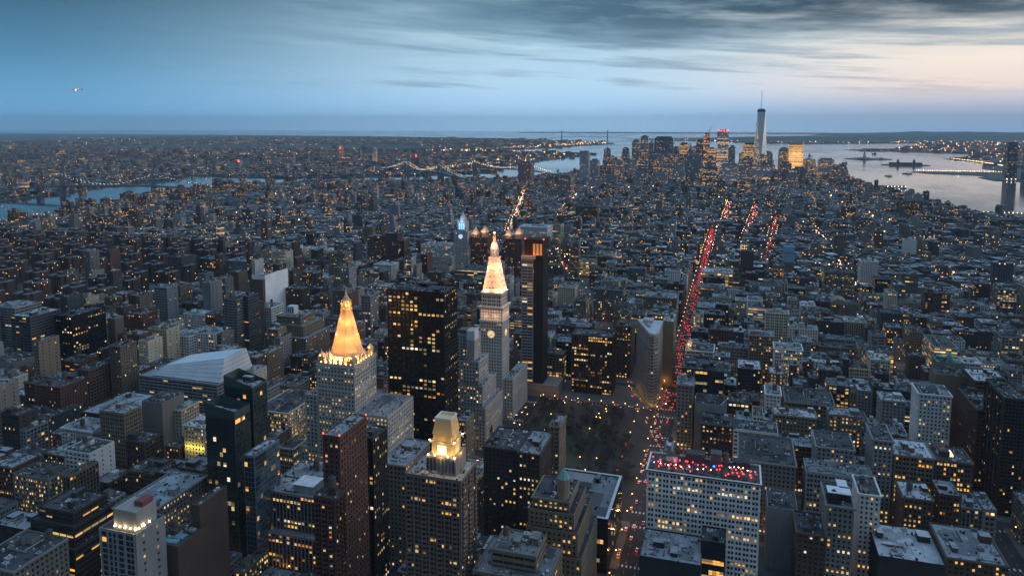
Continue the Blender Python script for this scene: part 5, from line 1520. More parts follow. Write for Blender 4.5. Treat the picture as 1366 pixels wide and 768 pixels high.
# ------------------------------------------------------------------ white grid building: rooftop bar
r_, o_, x0, x1, y0, y1, h = H('white_grid')
m = MB(); m.box(x0 - .9, x1 + .9, y0 - .9, y0 - .003, h - 1.3, h - .2, (.60, .60, .58), bottom=True); m.box(x1 + .003, x1 + .9, y0, y1, h - 1.3, h - .2, (.6, .6, .58), bottom=True)
ring(m, x0, x1, y0, y1, h - 21, h - 20.2, .35, (.58, .58, .56)); ring(m, x0, x1, y0, y1, h - 9, h - 8.4, .3, (.58, .58, .56))
m.build('cornice', M_WALL, r_, o_)
m = MB()
for (a, b_, c_, d_, e, g) in ((x0 + 26, x0 + 40, y0 + 21, y0 + 30, 6, .06), (x0 + 44, x0 + 52, y0 + 22, y0 + 30, 8, .10), (x0 + 60, x0 + 72, y0 + 22, y0 + 30, 4, .05)):
    m.box(a, b_, c_, d_, h - 1, h + e, (g, g, g * 1.05))
m.build('bulkhead', M_ROOF, r_, o_)
add_tank(r_, o_, x0 + 55, y0 + 25, h - 1, 1.2); add_tank(r_, o_, x0 + 20, y0 + 27, h - 1, 1.1)
heat = plain('heater_glow', (1, .1, .05), .4, 0, (1, .045, .03), 5)
HEAT = None
hx = [(x0 + 2 + random.random() * 74, y0 + 2 + random.random() * 17) for _ in range(42)]
for i, (a, b_) in enumerate(hx):
    o = thing('patio_heater', 'red glowing patio heater on the white building\'s rooftop bar', 'patio heater', (a, b_, h - 1), 'heaters on the rooftop bar')
    if HEAT is None:
        m = MB(); m.lathe(0, 0, [(.28, 0), (.28, .1), (.05, .12), (.05, 2.1)], 6); p_ = m.build('post', M_METAL, None, (0, 0, 0), shader=False)
        m = MB(); m.lathe(0, 0, [(.16, 2.1), (.34, 2.2), (.34, 2.75), (.55, 2.8), (.05, 3.0)], 8); q_ = m.build('burner', heat, None, (0, 0, 0), shader=False)
        HEAT = (p_, q_); p_.parent = o; q_.parent = o
    else:
        for s_ in HEAT:
            c_ = s_.copy(); COL.objects.link(c_); c_.parent = o
for k in range(5): point(r_, o_, (x0 + 8 + k * 16, y0 + 7, h + 4), 260, (1, .10, .07), .5)
for k in range(14):
    if k < 9: p = (x0 + 3 + k * 5.2 + random.random() * 2, y0 + 5 + random.random() * 3, h + 2.5)
    else: p = (x0 + 30 + k * 3.1, y0 + 12 + random.random() * 4, h + 3)
    m = MB(); m.ball(*p, .36); m.build('terrace_lamp', M_WLAMP if k % 5 else plain('cold_lamp', (.8, .9, 1), .4, 0, (.6, .75, 1), 8), r_, o_, shader=False)
m = MB(); m.ball(x0 + 47, y0 + 10, h + 4, .9); m.build('blue_lamp', plain('blue_lamp', (.2, .3, 1), .4, 0, (.05, .12, 1), 4), r_, o_, shader=False)
# hedges in planters round the terrace
for k in range(11):
    a = x0 + 3 + k * 7.2
    o = thing('planter', 'dark shrub in a trough along the rooftop bar\'s edge', 'planter', (a, y0 + 1.6, h - 1), 'planters on the rooftop bar')
    m = MB(); m.box(-1.8, 1.8, -.5, .5, 0, .6); m.build('trough', M_DARK, o, shader=False)
    m = MB()
    for _ in range(60):
        c_ = np.array((random.uniform(-1.8, 1.8), random.uniform(-.55, .55), random.uniform(.6, 1.9)))
        e = rng.normal(size=(3, 3)) * .28
        m.tris([c_ + e[0], c_ + e[1], c_ + e[2]])
    m.build('foliage', M_EVER, o, shader=False)


def person_mesh():
    """one continuous standing figure, feet at the origin, grown over a skeleton"""
    import bmesh
    v = [(0, 0, .95), (0, 0, 1.2), (0, 0, 1.42), (0, 0, 1.54), (0, -.02, 1.68), (.1, 0, .9), (.11, .01, .5), (.12, .02, .08), (.12, -.12, .04), (-.1, 0, .9), (-.11, .03, .5), (-.13, .06, .08), (-.13, -.07, .04),
         (.19, 0, 1.42), (.25, -.02, 1.14), (.2, -.2, 1.02), (-.19, 0, 1.42), (-.25, .02, 1.14), (-.22, -.1, .92)]
    e = [(0, 1), (1, 2), (2, 3), (3, 4), (0, 5), (5, 6), (6, 7), (7, 8), (0, 9), (9, 10), (10, 11), (11, 12), (2, 13), (13, 14), (14, 15), (2, 16), (16, 17), (17, 18)]
    rad = [.15, .15, .16, .06, .11, .1, .07, .05, .045, .1, .07, .05, .045, .07, .05, .04, .07, .05, .04]
    me = bpy.data.meshes.new('person'); me.from_pydata(v, e, [])
    o = bpy.data.objects.new('person', me); COL.objects.link(o)
    md = o.modifiers.new('skin', 'SKIN')
    for i, s_ in enumerate(me.skin_vertices[0].data): s_.radius = (rad[i], rad[i])
    me.skin_vertices[0].data[0].use_root = True
    ev = o.evaluated_get(bpy.context.evaluated_depsgraph_get())
    out = bpy.data.meshes.new_from_object(ev)
    bpy.data.objects.remove(o)
    return out


PM = person_mesh()
COATS = [plain('dark_coat', (.03, .03, .04), .9), plain('grey_coat', (.12, .12, .13), .9), plain('brown_coat', (.14, .09, .06), .9), plain('red_coat', (.25, .04, .03), .9)]
PMS = []
for c_ in COATS:
    q = PM.copy(); q.name = 'person'; q.materials.clear(); q.materials.append(c_); PMS.append(q)


def person(x, y, z, label, group):
    i = random.choice((0, 0, 1, 1, 2, 3))
    o = bpy.data.objects.new('person', PMS[i]); COL.objects.link(o)
    o.location = (x, y, z); o.rotation_euler = (0, 0, random.uniform(0, 6.28)); k = random.uniform(.94, 1.06); o.scale = (k, k, k)
    return tag(o, label, 'person', group)


for _ in range(90):
    person(x0 + 2 + random.random() * 75, y0 + 2.4 + random.random() * 18, h - 1, 'person standing among the crowd on the red-lit rooftop bar', 'people on the rooftop bar')
# teal awning roof just behind the white building
o = thing('awning_building', 'low building with a turquoise copper mansard roof behind the white grid building', 'commercial building', (-26, 570, 0))
m = MB(); m.box(-30, 30, -4, 8, 0, 62, (.10, .09, .085)); m.build('wall', M_WALL, o)
m = MB(); m.prism([(-26, -6), (26, -6), (26, 6), (-26, 6)], 62.02, 70, pts1=[(-24, -2), (24, -2), (24, 2), (-24, 2)])
for a in (-24, 24): m.lathe(a, -3, [(4, 62.05), (4, 70), (1.2, 75), (.1, 77)], 6)
m.build('mansard_roof', M_COPPER, o, shader=False)
m = MB(); m.box(-14, -4, -6.6, -6.05, 62, 69, (.22, .18, .16)); m.build('dormer', M_WALL, o)
FOOT.append((-56, 5, 558, 580))


DOWNTOWN = [   # x0, x1, front, height, shape, colour, lit share, label
    (-861,-809,4150,171, 'slab', (.34,.35,.36), .02, 'pale grey blank slab, first on the east of the far downtown cluster'),
    (-819,-771,4250,124, 'pt', (.28,.27,.26), .05, 'stout grey tower just west of the pale blank slab downtown'),
    (-780,-730,4450,184, 'step', (.13,.14,.16), .04, "dark tower with a stepped narrow top in downtown's eastern half"),
    (-705,-660,4500,137, 'pyr', (.3,.26,.22), .08, 'small downtown tower with a glowing orange pyramid roof'),
    (-716,-659,4750,180, 'step', (.16,.17,.19), .03, 'dark downtown tower with stepped shoulders behind the orange pyramid roof'),
    (-634,-566,4450,104, 'step', (.34,.34,.34), .05, 'pale domed civic tower in front of the tallest eastern downtown pair'),
    (-652,-604,4800,227, 'pt', (.26,.25,.23), .06, "narrow left half of downtown's stone pair with a flat top"),
    (-611,-548,4850,256, 'step', (.3,.28,.25), .08, 'tall stone tower with stepped top beside its flat narrow twin downtown'),
    (-547,-518,4850,217, 'pt', (.22,.22,.22), .04, 'slim grey tower squeezed beside the tall stepped stone tower downtown'),
    (-498,-383,4700,249, 'wide', (.09,.1,.12), .05, 'very broad dark slab with a flat top in the middle of downtown'),
    (-506,-431,4500,158, 'pt', (.12,.14,.17), .05, 'dark blue slab standing before the very broad dark slab downtown'),
    (-390,-352,4800,186, 'pt', (.16,.17,.18), .06, 'slim dark tower on the right shoulder of the broad dark slab'),
    (-360,-299,4900,208, 'lit', (.12,.11,.1), .55, 'dark downtown block with a brightly lit upper third'),
    (-310,-281,5000,215, 'pyr', (.2,.25,.26), .05, 'thin green spired tower peeking behind the downtown cluster'),
    (-242,-197,4700,232, 'pt', (.1,.1,.11), .06, 'black slim downtown tower left of the one with a crane'),
    (-192,-157,4550,275, 'crane', (.2,.15,.15), .2, 'unfinished reddish downtown tower with a crane on top'),
    (-281,-190,4300,146, 'wide', (.15,.18,.22), .02, "blank blue-grey telephone tower slab in front of downtown's black tower"),
    (-164,-118,4450,190, 'lit', (.09,.08,.08), .35, 'dark tower with orange lit floors beside the rippled tall tower'),
    (-107,-47,4250,296, 'gehry', (.4,.41,.43), .25, 'tall rippled silver tower topped with red lamps downtown'),
    (-45,-10,4700,197, 'pt', (.16,.2,.25), .04, 'small blue glass tower right of the rippled silver tower'),
    (-172,-84,4000,109, 'step', (.09,.09,.1), .12, 'dark stepped block with lit windows in front of downtown'),
    (-88,10,4150,114, 'pt', (.36,.37,.38), .1, 'pale squat downtown block below the rippled silver tower'),
    (33,118,4650,212, 'lit', (.14,.13,.12), .4, 'dark glass tower with many lit floors left of the tallest spire'),
    (160,213,4850,171, 'dome', (.13,.15,.17), .05, 'dark round-topped tower right behind the tallest spire'),
    (79,194,4350,94, 'pt', (.3,.35,.4), .1, 'pale glassy block at the foot of the tallest spire'),
    (252,319,4950,192, 'dome', (.14,.15,.16), .08, 'dark domed tower left of the golden lit slab'),
    (310,393,4900,208, 'gold', (.6,.42,.18), .9, 'flat-topped slab with a golden lit face near the bay'),
    (234,298,4450,113, 'pt', (.12,.13,.15), .05, 'dark block standing before the golden lit slab'),
    (400,470,4950,128, 'pyr2', (.2,.2,.2), .08, 'grey tower with a shallow pyramid roof right of golden slab'),
    (303,374,4400,87, 'pt', (.1,.1,.11), .05, 'dark low tower before the grey pyramid-roofed tower near the bay'),
    (483,573,4900,117, 'wide', (.33,.29,.27), .1, 'broad pinkish stone block with a dark top near the bay'),
    (363,432,4350,49, 'pt', (.11,.11,.12), .06, 'low dark block between the golden slab and the pinkish block'),
    (594,667,5000,81, 'step', (.24,.19,.17), .06, 'brown stepped tower at the western end of downtown'),
    (-1095,-1022,3700,130, 'pt', (.2,.12,.1), .03, 'lone brick tower standing well east of downtown'),
    (-789,-722,3300,92, 'wide', (.2,.14,.12), .04, 'low brown slab east of downtown below the lone brick tower'),
    (7,75,3900,79, 'pt', (.25,.23,.22), .12, 'stone block left of the pale glassy block downtown'),
    (117,174,3950,67, 'step', (.22,.18,.15), .2, 'warm lit stone block below the tallest spire'),
    (-330,-267,4100,105, 'step', (.3,.29,.28), .05, 'grey stone tower left of the blank telephone slab'),
    (-532,-464,4000,67, 'pt', (.2,.19,.19), .04, "plain grey block at the front of downtown's eastern half"),
    (-434,-348,3950,64, 'wide', (.26,.26,.27), .06, 'wide pale court block at the front of downtown'),
    (-682,-610,3900,54, 'pt', (.22,.18,.16), .04, "brown block near the front of downtown's eastern end"),
    (-755,-686,3900,44, 'pt', (.3,.29,.28), .03, 'light grey block below the pale blank slab downtown'),
]


# ------------------------------------------------------------------ boxes of the further city, windows in their material
def far_box(mb, x0, x1, y0, y1, z0, z1, col, lp, bay=4.0, fh=3.6, roof=(.2, .21, .22), seed=None, rot=0.0):
    """arrays of boxes"""
    x0, x1, y0, y1, z0, z1 = (np.atleast_1d(np.asarray(a, float)) for a in (x0, x1, y0, y1, z0, z1))
    k = max(len(x0), len(z1), len(y0))
    x0, x1, y0, y1, z0, z1 = (np.broadcast_to(a, (k,)) for a in (x0, x1, y0, y1, z0, z1))
    col = np.broadcast_to(np.asarray(col, float).reshape(-1, 3), (k, 3)); roof = np.broadcast_to(np.asarray(roof, float).reshape(-1, 3), (k, 3))
    lp = np.broadcast_to(np.asarray(lp, float), (k,)); rot = np.broadcast_to(np.asarray(rot, float), (k,))
    sd = rng.random(k) if seed is None else np.full(k, seed)
    cx, cy_ = (x0 + x1) / 2, (y0 + y1) / 2
    hx_, hy = (x1 - x0) / 2, (y1 - y0) / 2
    ca, sa = np.cos(rot), np.sin(rot)
    def C(sx, sy):
        return cx + sx * hx_ * ca - sy * hy * sa, cy_ + sx * hx_ * sa + sy * hy * ca
    cs = [C(-1, -1), C(1, -1), C(1, 1), C(-1, 1)]
    st = lambda X, Y, Z: np.stack([X, Y, np.broadcast_to(Z, X.shape)], -1)
    par = np.stack([sd, lp, np.zeros(k)], 1)
    for i in range(4):
        a, b = cs[i], cs[(i + 1) % 4]
        v = np.stack([st(*a, z0), st(*b, z0), st(*b, z1), st(*a, z1)], 1)
        L = (2 * hx_ if i % 2 == 0 else 2 * hy)
        nu = np.maximum(1, np.round(L / bay)); nv = np.maximum(1, np.round((z1 - z0) / fh))
        o_ = np.floor(sd * 900) + i * 60
        uv = np.zeros((k, 4, 2))
        uv[:, 0, 0] = uv[:, 3, 0] = o_; uv[:, 1, 0] = uv[:, 2, 0] = o_ + nu
        uv[:, 2, 1] = uv[:, 3, 1] = nv
        mb.quads(v, col, 0, None, par, uv)
    mb.quads(np.stack([st(*c_, z1) for c_ in cs], 1), roof, 0, None, (0, 0, 1))


# ---- downtown skyscrapers, each a thing
for (x0, x1, y0, h, st, cl, lt, lab) in DOWNTOWN:
    dp = max(38, min(60, x1 - x0))
    org = ((x0 + x1) / 2, y0 + dp / 2, 0)
    root = thing('skyscraper', lab, 'skyscraper', org, 'skyscrapers of the far downtown cluster')
    FOOT.append((x0, x1, y0, y0 + dp))
    m, t_ = MB(), MB()
    cl = tuple(np.array(cl) * 1.15 + (.06, .075, .095)); lt = lt * 1.2  # wall colours lifted and blued: distance haze put into the base colour
    k = dict(bay=5, fh=4.2)
    rc = (.12, .13, .14)
    if st in ('pt', 'slab', 'wide', 'lit', 'gold', 'crane', 'gehry'):
        if st == 'lit':
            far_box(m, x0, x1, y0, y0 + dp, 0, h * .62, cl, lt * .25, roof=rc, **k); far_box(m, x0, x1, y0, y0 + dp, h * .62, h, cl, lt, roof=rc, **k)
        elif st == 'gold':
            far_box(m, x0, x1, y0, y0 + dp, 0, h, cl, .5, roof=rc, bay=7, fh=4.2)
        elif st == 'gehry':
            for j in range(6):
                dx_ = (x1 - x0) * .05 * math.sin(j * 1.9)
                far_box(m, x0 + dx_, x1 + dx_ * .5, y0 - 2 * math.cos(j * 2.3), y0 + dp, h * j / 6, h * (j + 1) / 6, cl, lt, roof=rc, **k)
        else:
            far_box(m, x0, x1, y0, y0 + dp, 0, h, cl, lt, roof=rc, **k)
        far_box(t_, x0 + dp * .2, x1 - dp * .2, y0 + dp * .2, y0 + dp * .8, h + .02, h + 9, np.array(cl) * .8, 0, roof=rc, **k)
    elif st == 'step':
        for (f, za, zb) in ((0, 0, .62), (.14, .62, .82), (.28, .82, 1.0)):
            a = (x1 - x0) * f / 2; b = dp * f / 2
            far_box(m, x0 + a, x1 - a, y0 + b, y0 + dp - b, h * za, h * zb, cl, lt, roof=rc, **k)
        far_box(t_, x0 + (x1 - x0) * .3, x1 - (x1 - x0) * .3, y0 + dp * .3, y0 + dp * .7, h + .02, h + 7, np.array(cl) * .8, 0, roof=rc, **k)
    elif st in ('pyr', 'pyr2', 'dome'):
        f = {'pyr': .78, 'pyr2': .9, 'dome': .88}[st]
        far_box(m, x0, x1, y0, y0 + dp, 0, h * f, cl, lt, roof=rc, **k)
        cx, cy_ = org[0], org[1]; rr = min(x1 - x0, dp) / 2
        c2 = (.55, .26, .10) if (st == 'pyr' and h < 150) else np.array(cl) * .8
        if st == 'dome': t_.lathe(cx, cy_, [(rr, h * f), (rr * .92, h * (f + .04)), (rr * .7, h * (f + .085)), (rr * .35, h * .99), (.1, h)], 14, c2)
        else: t_.lathe(cx, cy_, [(rr * 1.3, h * f), (.3, h)], 4, c2, rot=math.pi / 4)
        if st == 'pyr' and h < 150: point(root, org, (cx, y0 - 8, h * .8), 60000, (1, .45, .15), 2)
    m.build('wall', M_FAR, root, org)
    t_.build('crown' if st in ('pyr', 'pyr2', 'dome') else 'roof_plant', M_FAR, root, org)
    if st == 'gold':
        point(root, org, (x0 + (x1 - x0) * .5, y0 - 60, 60), 160000, (1, .60, .22), 3); point(root, org, (x0 + (x1 - x0) * .5, y0 - 60, 150), 160000, (1, .60, .22), 3)
    if st == 'gehry':
        lamp_row(root, org, [(x0 + (x1 - x0) * f, y0, h + 3) for f in (.1, .35, .6, .9)], 3, M_RED, 'red_lamp')
    if st == 'crane':
        c_ = MB(); c_.tube((x1 - 8, y0 + 20, h + 9), (x1 - 2, y0 + 20, h + 22), 1.2, k=4); c_.tube((x1 - 2, y0 + 20, h + 22), (x1 + 12, y0 + 20, h + 52), 1.1, .7, 4); c_.tube((x1 - 2, y0 + 20, h + 22), (x1 - 14, y0 + 20, h + 18), 1.1, k=4)
        c_.build('crane', M_METAL, root, org, shader=False)
        lamp_row(root, org, [(x0 + 6, y0 - 1, h * f) for f in (.55, .7, .85, .98)], 2.2, M_RED, 'red_lamp')

# ---- the tallest spire
org = np.array((131, 4632, 0.)); hw = 31.0
root = thing('spire_skyscraper', 'tallest faceted glass skyscraper with a long needle spire, far downtown', 'skyscraper', org, 'skyscrapers of the far downtown cluster')
FOOT.append((90, 170, 4590, 4670))
gm, gt, gb = mat('mirror_glass')
gb.inputs['Base Color'].default_value = (.84, .87, .90, 1); gb.inputs['Roughness'].default_value = .27; gb.inputs['Metallic'].default_value = .8
m = MB(); far_box(m, org[0] - hw, org[0] + hw, org[1] - hw, org[1] + hw, 0, 57, (.2, .22, .24), .2, bay=4, fh=4, rot=R(47)); m.build('base', M_FAR, root, org)
_a = R(47)
TW = lambda p, q, z, o=0.0: (org[0] + hw * (p * math.cos(_a) - (q - o) * math.sin(_a)), org[1] + hw * (p * math.sin(_a) + (q - o) * math.cos(_a)), z)
m = MB(); sq = [(-1, -1), (1, -1), (1, 1), (-1, 1)]; tp = [(0, -1), (1, 0), (0, 1), (-1, 0)]
for i in range(4):
    a, b_ = sq[i], sq[(i + 1) % 4]; t1, t0 = tp[i], tp[(i - 1) % 4]
    B = lambda p: TW(p[0], p[1], 57.01); T = lambda p: TW(p[0], p[1], 406)
    m.tris([[B(a), B(b_), T(t1)], [B(a), T(t1), T(t0)]])
m.build('glass_wall', gm, root, org, shader=False)
m = MB(); o4 = [TW(*p, 0)[:2] for p in ((0, -1), (1, 0), (0, 1), (-1, 0))]
m.prism(o4, 406.01, 417, (.1, .11, .12)); m.lathe(org[0], org[1], [(19, 417), (19, 424)], 16, (.12, .13, .14)); m.build('parapet', M_WALL, root, org)
m = MB(); m.lathe(org[0], org[1], [(5, 424), (4.5, 440), (3, 480), (1.8, 520), (.6, 545)], 8, (.75, .75, .75)); m.build('spire', plain('spire_white_glow', (.75, .76, .78), .5, 0, (.8, .85, 1), .25), root, org, shader=False)  # whole spire emits faintly: added glow in place of reflected dusk light
lamp_row(root, org, [(org[0], org[1], 546)], 2.2, M_RED, 'beacon')
# lit office floors seen through the north-east facet
m = MB()
for j in range(46):
    z = 66 + j * 7
    for i in range(9):
        if random.random() < .30:
            f = (z - 57) / 349
            # facet between base edge (-1,-1)-(1,-1) and apex (0,-1): left half, on the north face plane
            u0 = -1 + f + (2 - 2 * f) * i / 9; u1 = u0 + (2 - 2 * f) / 9 * .8
            e_ = [(-1.012, -u0), (-1.012, -u1)]
            m.quads([[TW(*e_[0], z), TW(*e_[1], z), TW(*e_[1], z + 3.2), TW(*e_[0], z + 3.2)]], (.02, .02, .02), 0, np.array(LITC[1]) * 1.1)
tag(m.build('lit_window', M_PANE, root, org), kind='stuff')

# ---- tower across the bay
for (x0, x1, y0, h, lab) in ((1556, 1612, 5110, 226, 'tall dark rounded-top tower standing alone across the bay at the right'), (1655, 1700, 5120, 118, 'shorter dark slab right beside the lone tower across the bay')):
    org = ((x0 + x1) / 2, y0 + 30, 0); root = thing('skyscraper', lab, 'skyscraper', org, 'towers across the bay')
    m = MB(); far_box(m, x0, x1, y0, y0 + 60, 0, h * .9, (.09, .11, .14), .04, bay=5, fh=4.2); m.build('wall', M_FAR, root, org)
    m = MB(); far_box(m, x0 + 5, x1 - 5, y0 + 5, y0 + 55, h * .9 + .02, h, (.12, .14, .17), .0, bay=5, fh=4.2); m.build('crown', M_FAR, root, org)
    lamp_row(root, org, [(x0 + (x1 - x0) * f, y0 - 4, 6) for f in (.1, .5, .9)], 1.8, M_WLAMP, 'quay_lamp')

# ------------------------------------------------------------------ wording of the infill's labels
MARKS = [('the gold pyramid building', (-324, 560)), ('the floodlit clock tower', (-257, 775)), ('the black monolith', (-279, 620)), ('the wedge-shaped building', (-95, 880)),
         ('the white grid building', (-16, 545)), ('the lantern-topped tower', (-170, 400)), ('the dark green glass tower', (-360, 455)), ('the sloping white crown', (-585, 680)),
         ('the blank white wall', (-700, 980)), ('the netted building', (-20, 760)), ('the ornate whitish building', (180, 750)), ('the yellow arched store', (-30, 1470)),
         ('the big corner store', (268, 1090)), ('the tall lit white loft', (66, 935)), ('the glowing store', (-307, 1590)), ('the dark ribbed tower', (-163, 880)),
         ('the red-brown slab', (224, 760)), ('the white waffle-fronted tower', (-860, 815)), ('the banded white-roofed tower', (-878, 725)), ('the dark red brick tower', (-242, 415)),
         ('the copper dome', (263, 1024)), ('the arched glowing loft', (178, 1000)), ('the blue-topped clock tower', (-576, 1518)), ('the blue screened tower', (112, 1655)),
         ('the glowing brick school', (-903, 1417)), ('the concrete-sided tower', (-329, 324)), ('the brown square-opening building', (-680, 645)), ('the courtyard building', (80, 820))]
MPX = [(nm, px(*p, 45)) for nm, p in MARKS]
ORD = ['nearest', 'second', 'third', 'fourth', 'fifth', 'sixth', 'seventh', 'eighth', 'ninth', 'tenth', 'eleventh', 'twelfth'] + ['%dth' % k for k in range(13, 60)]


def word_labels(items):
    """items: (pixel position, descriptive phrase) -> a label each: look first, then its rank beside the nearest landmark"""
    bins = {}
    for i, (p, ph) in enumerate(items):
        j = min(range(len(MPX)), key=lambda j: (MPX[j][1][0] - p[0]) ** 2 + ((MPX[j][1][1] - p[1]) * 1.6) ** 2)
        q = MPX[j][1]; dx_, dy_ = p[0] - q[0], p[1] - q[1]
        side = ('left of' if dx_ < 0 else 'right of') if abs(dx_) > abs(dy_) * 1.2 else ('beyond' if dy_ < 0 else 'in front of')
        bins.setdefault((j, side, ph), []).append((math.hypot(dx_, dy_), i))
    out = [None] * len(items)
    for (j, side, ph), L in bins.items():
        L.sort()
        for k, (_, i) in enumerate(L):
            out[i] = f"{ph}, {ORD[k] + ' such ' if len(L) > 1 else ''}{side} {MPX[j][0]}"
    return out


def clash(x0, x1, y0, y1, g=1.0):
    for a0, a1, b0, b1 in FOOT:
        if x0 < a1 + g and x1 > a0 - g and y0 < b1 + g and y1 > b0 - g:
            return True
    return False



# ---- the lower towers that fill the cluster
MARKS_DT = [('the tallest spire', (131, 4632)), ('the golden lit slab', (350, 4900)), ('the very broad dark slab', (-440, 4700)), ('the rippled silver tower', (-77, 4250)),
            ('the pale blank downtown slab', (-835, 4150)), ('the domed tower near the bay', (285, 4950)), ('the brown western tower', (630, 5000)), ('the orange pyramid roof', (-680, 4500))]
DT_FILL = []
for _ in range(900):
    x, y = random.uniform(-900, 620), random.uniform(4250, 5300)
    w_, h_ = random.uniform(32, 62), random.uniform(80, 170) * (1.1 if -650 < x < 150 else .75)
    if not inside(ISLAND, x - 40, y) or not inside(ISLAND, x + 40, y + 60) or clash(x - w_ / 2, x + w_ / 2, y - 20, y + 20, 6): continue
    FOOT.append((x - w_ / 2, x + w_ / 2, y - 20, y + 20)); DT_FILL.append((x, y, w_, h_))
    if len(DT_FILL) >= 60: break

def fill_downtown():
    global MPX
    keep, MPX = (MPX, MARKS[:]), [(nm, px(*p, 80)) for nm, p in MARKS_DT]
    names = MARKS[:]
    MARKS[:] = MARKS_DT
    pal = [((.30, .31, .33), 'pale grey'), ((.22, .23, .26), 'grey'), ((.15, .17, .20), 'dark blue'), ((.30, .26, .22), 'tan'), ((.20, .16, .14), 'brown')]
    pick = [(random.choice(pal), random.choice(('flat-topped', 'stepped'))) for _ in DT_FILL]
    labs_ = word_labels([(px(x, y, h_), f'{cn} {sh} mid-height tower') for (x, y, w_, h_), ((_, cn), sh) in zip(DT_FILL, pick)])
    MARKS[:] = names; MPX = keep[0]
    for (x, y, w_, h_), ((cl, cn), sh), lab in zip(DT_FILL, pick, labs_):
        root = thing('skyscraper', lab, 'skyscraper', (x, y, 0), 'lower towers filling the downtown cluster')
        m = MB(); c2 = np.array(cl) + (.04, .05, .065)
        if sh == 'stepped':
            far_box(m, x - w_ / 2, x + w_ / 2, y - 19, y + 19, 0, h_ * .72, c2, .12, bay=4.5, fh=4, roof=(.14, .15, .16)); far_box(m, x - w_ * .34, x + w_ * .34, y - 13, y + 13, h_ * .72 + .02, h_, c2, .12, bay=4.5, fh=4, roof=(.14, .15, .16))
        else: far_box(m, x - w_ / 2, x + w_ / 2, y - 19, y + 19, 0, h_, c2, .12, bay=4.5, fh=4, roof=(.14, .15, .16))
        m.build('wall', M_FAR, root, (x, y, 0))
        m = MB(); far_box(m, x - w_ * .2, x + w_ * .2, y - 8, y + 8, h_ + .04, h_ + random.uniform(4, 9), c2 * .8, 0); m.build('roof_plant', M_FAR, root, (x, y, 0))


fill_downtown()

# ------------------------------------------------------------------ the brick estate by the river (cross-shaped blocks in a park)
sheet('estate_lawn', M_LAWN, -1700, -1046, 760, 1560, .02); sheet('estate_lawn', M_LAWN, -2130, -1700, 1010, 1560, .02)
est = []
for i in range(11):
    for j in range(14):
        x, y = -1085 - j * 78 + 18 * (i % 2) + random.uniform(-8, 8), 790 + i * 76 + random.uniform(-8, 8)
        if (i, j) in ((5, 2), (5, 3)) or not inside(ISLAND, x - 40, y) or not inside(ISLAND, x - 40, y - 30): continue
        p = px(x, y, 40)
        if -40 < p[0] < 1400: est.append((x, y, p))
els = word_labels([(p, random.choice(['dark red-brown brick estate block with wings', 'brown cross-shaped estate block', 'dark brick estate block with pale roof rims'])) for _, _, p in est])
for (x, y, p), lab in zip(est, els):
    root = thing('estate_block', lab, 'apartment building', (x, y, 0), 'brick blocks of the estate by the river')
    FOOT.append((x - 32, x + 32, y - 22, y + 22))
    m, rf_ = MB(), MB()
    cl = np.array((.10, .062, .052)) * random.uniform(.8, 1.2); H_ = random.choice((40, 42, 44))
    for (a, b_, c_, d_, h_) in ((-19, 19, -6, 6, H_), (-16, -6, -15, -6.01, H_ - .03), (6, 16, -15, -6.01, H_ - .03), (-16, -6, 6.01, 15, H_ - .03), (6, 16, 6.01, 15, H_ - .03)):
        far_box(m, x + a, x + b_, y + c_, y + d_, 0, h_, cl, .022, bay=3.4, fh=2.9, roof=(.19, .21, .23), seed=random.random())
        roof_into(rf_, x + a, x + b_, y + c_, y + d_, h_ + .8, (.12, .125, .13), (.25, .27, .29), .75, .5)
    m.build('wall', M_FAR, root, (x, y, 0)); rf_.build('parapet', M_ROOF, root, (x, y, 0))
    m = MB(); far_box(m, x - 5, x + 5, y - 4, y + 4, H_ + .02, H_ + 6, cl * .9, 0); m.build('bulkhead', M_FAR, root, (x, y, 0))

# ------------------------------------------------------------------ infill of the near blocks
BWAY = lambda y: 203 + (y + 30) * (-300 / 870.) if y < 840 else -97 - (y - 840) * .33


def on_road(x0, x1, y0, y1):
    ym = (y0 + y1) / 2
    if y1 < 1560:
        b = BWAY(ym)
        if x0 < b + 13 and x1 > b - 13: return True
    for q in (PARK, SQUARE):
        if x0 < q[1] + 12 and x1 > q[0] - 12 and y0 < q[3] + 12 and y1 > q[2] - 12: return True
    return False


def height_at(x, y):
    r = random.random()
    if y < 520:
        return random.uniform(16, 30) if x > -330 else random.uniform(20, 48)
    if -54 < x < 208:
        h = random.uniform(30, 58) if y < 1250 else random.uniform(22, 48)
        return h + (18 if r < .06 else 0)
    if x >= 208:
        if x < 480 and y < 1250: return random.uniform(20, 42) if y > 850 else random.uniform(28, 50)
        return random.uniform(13, 26) + (30 if r < .06 else 0)
    if x > -230: return random.uniform(34, 58)
    if x > -500: return random.uniform(26, 56)
    if x > -830: return random.uniform(16, 46) + (random.uniform(20, 45) if r < .2 else 0)
    return random.uniform(14, 32) + (random.uniform(20, 50) if r < .18 else 0)


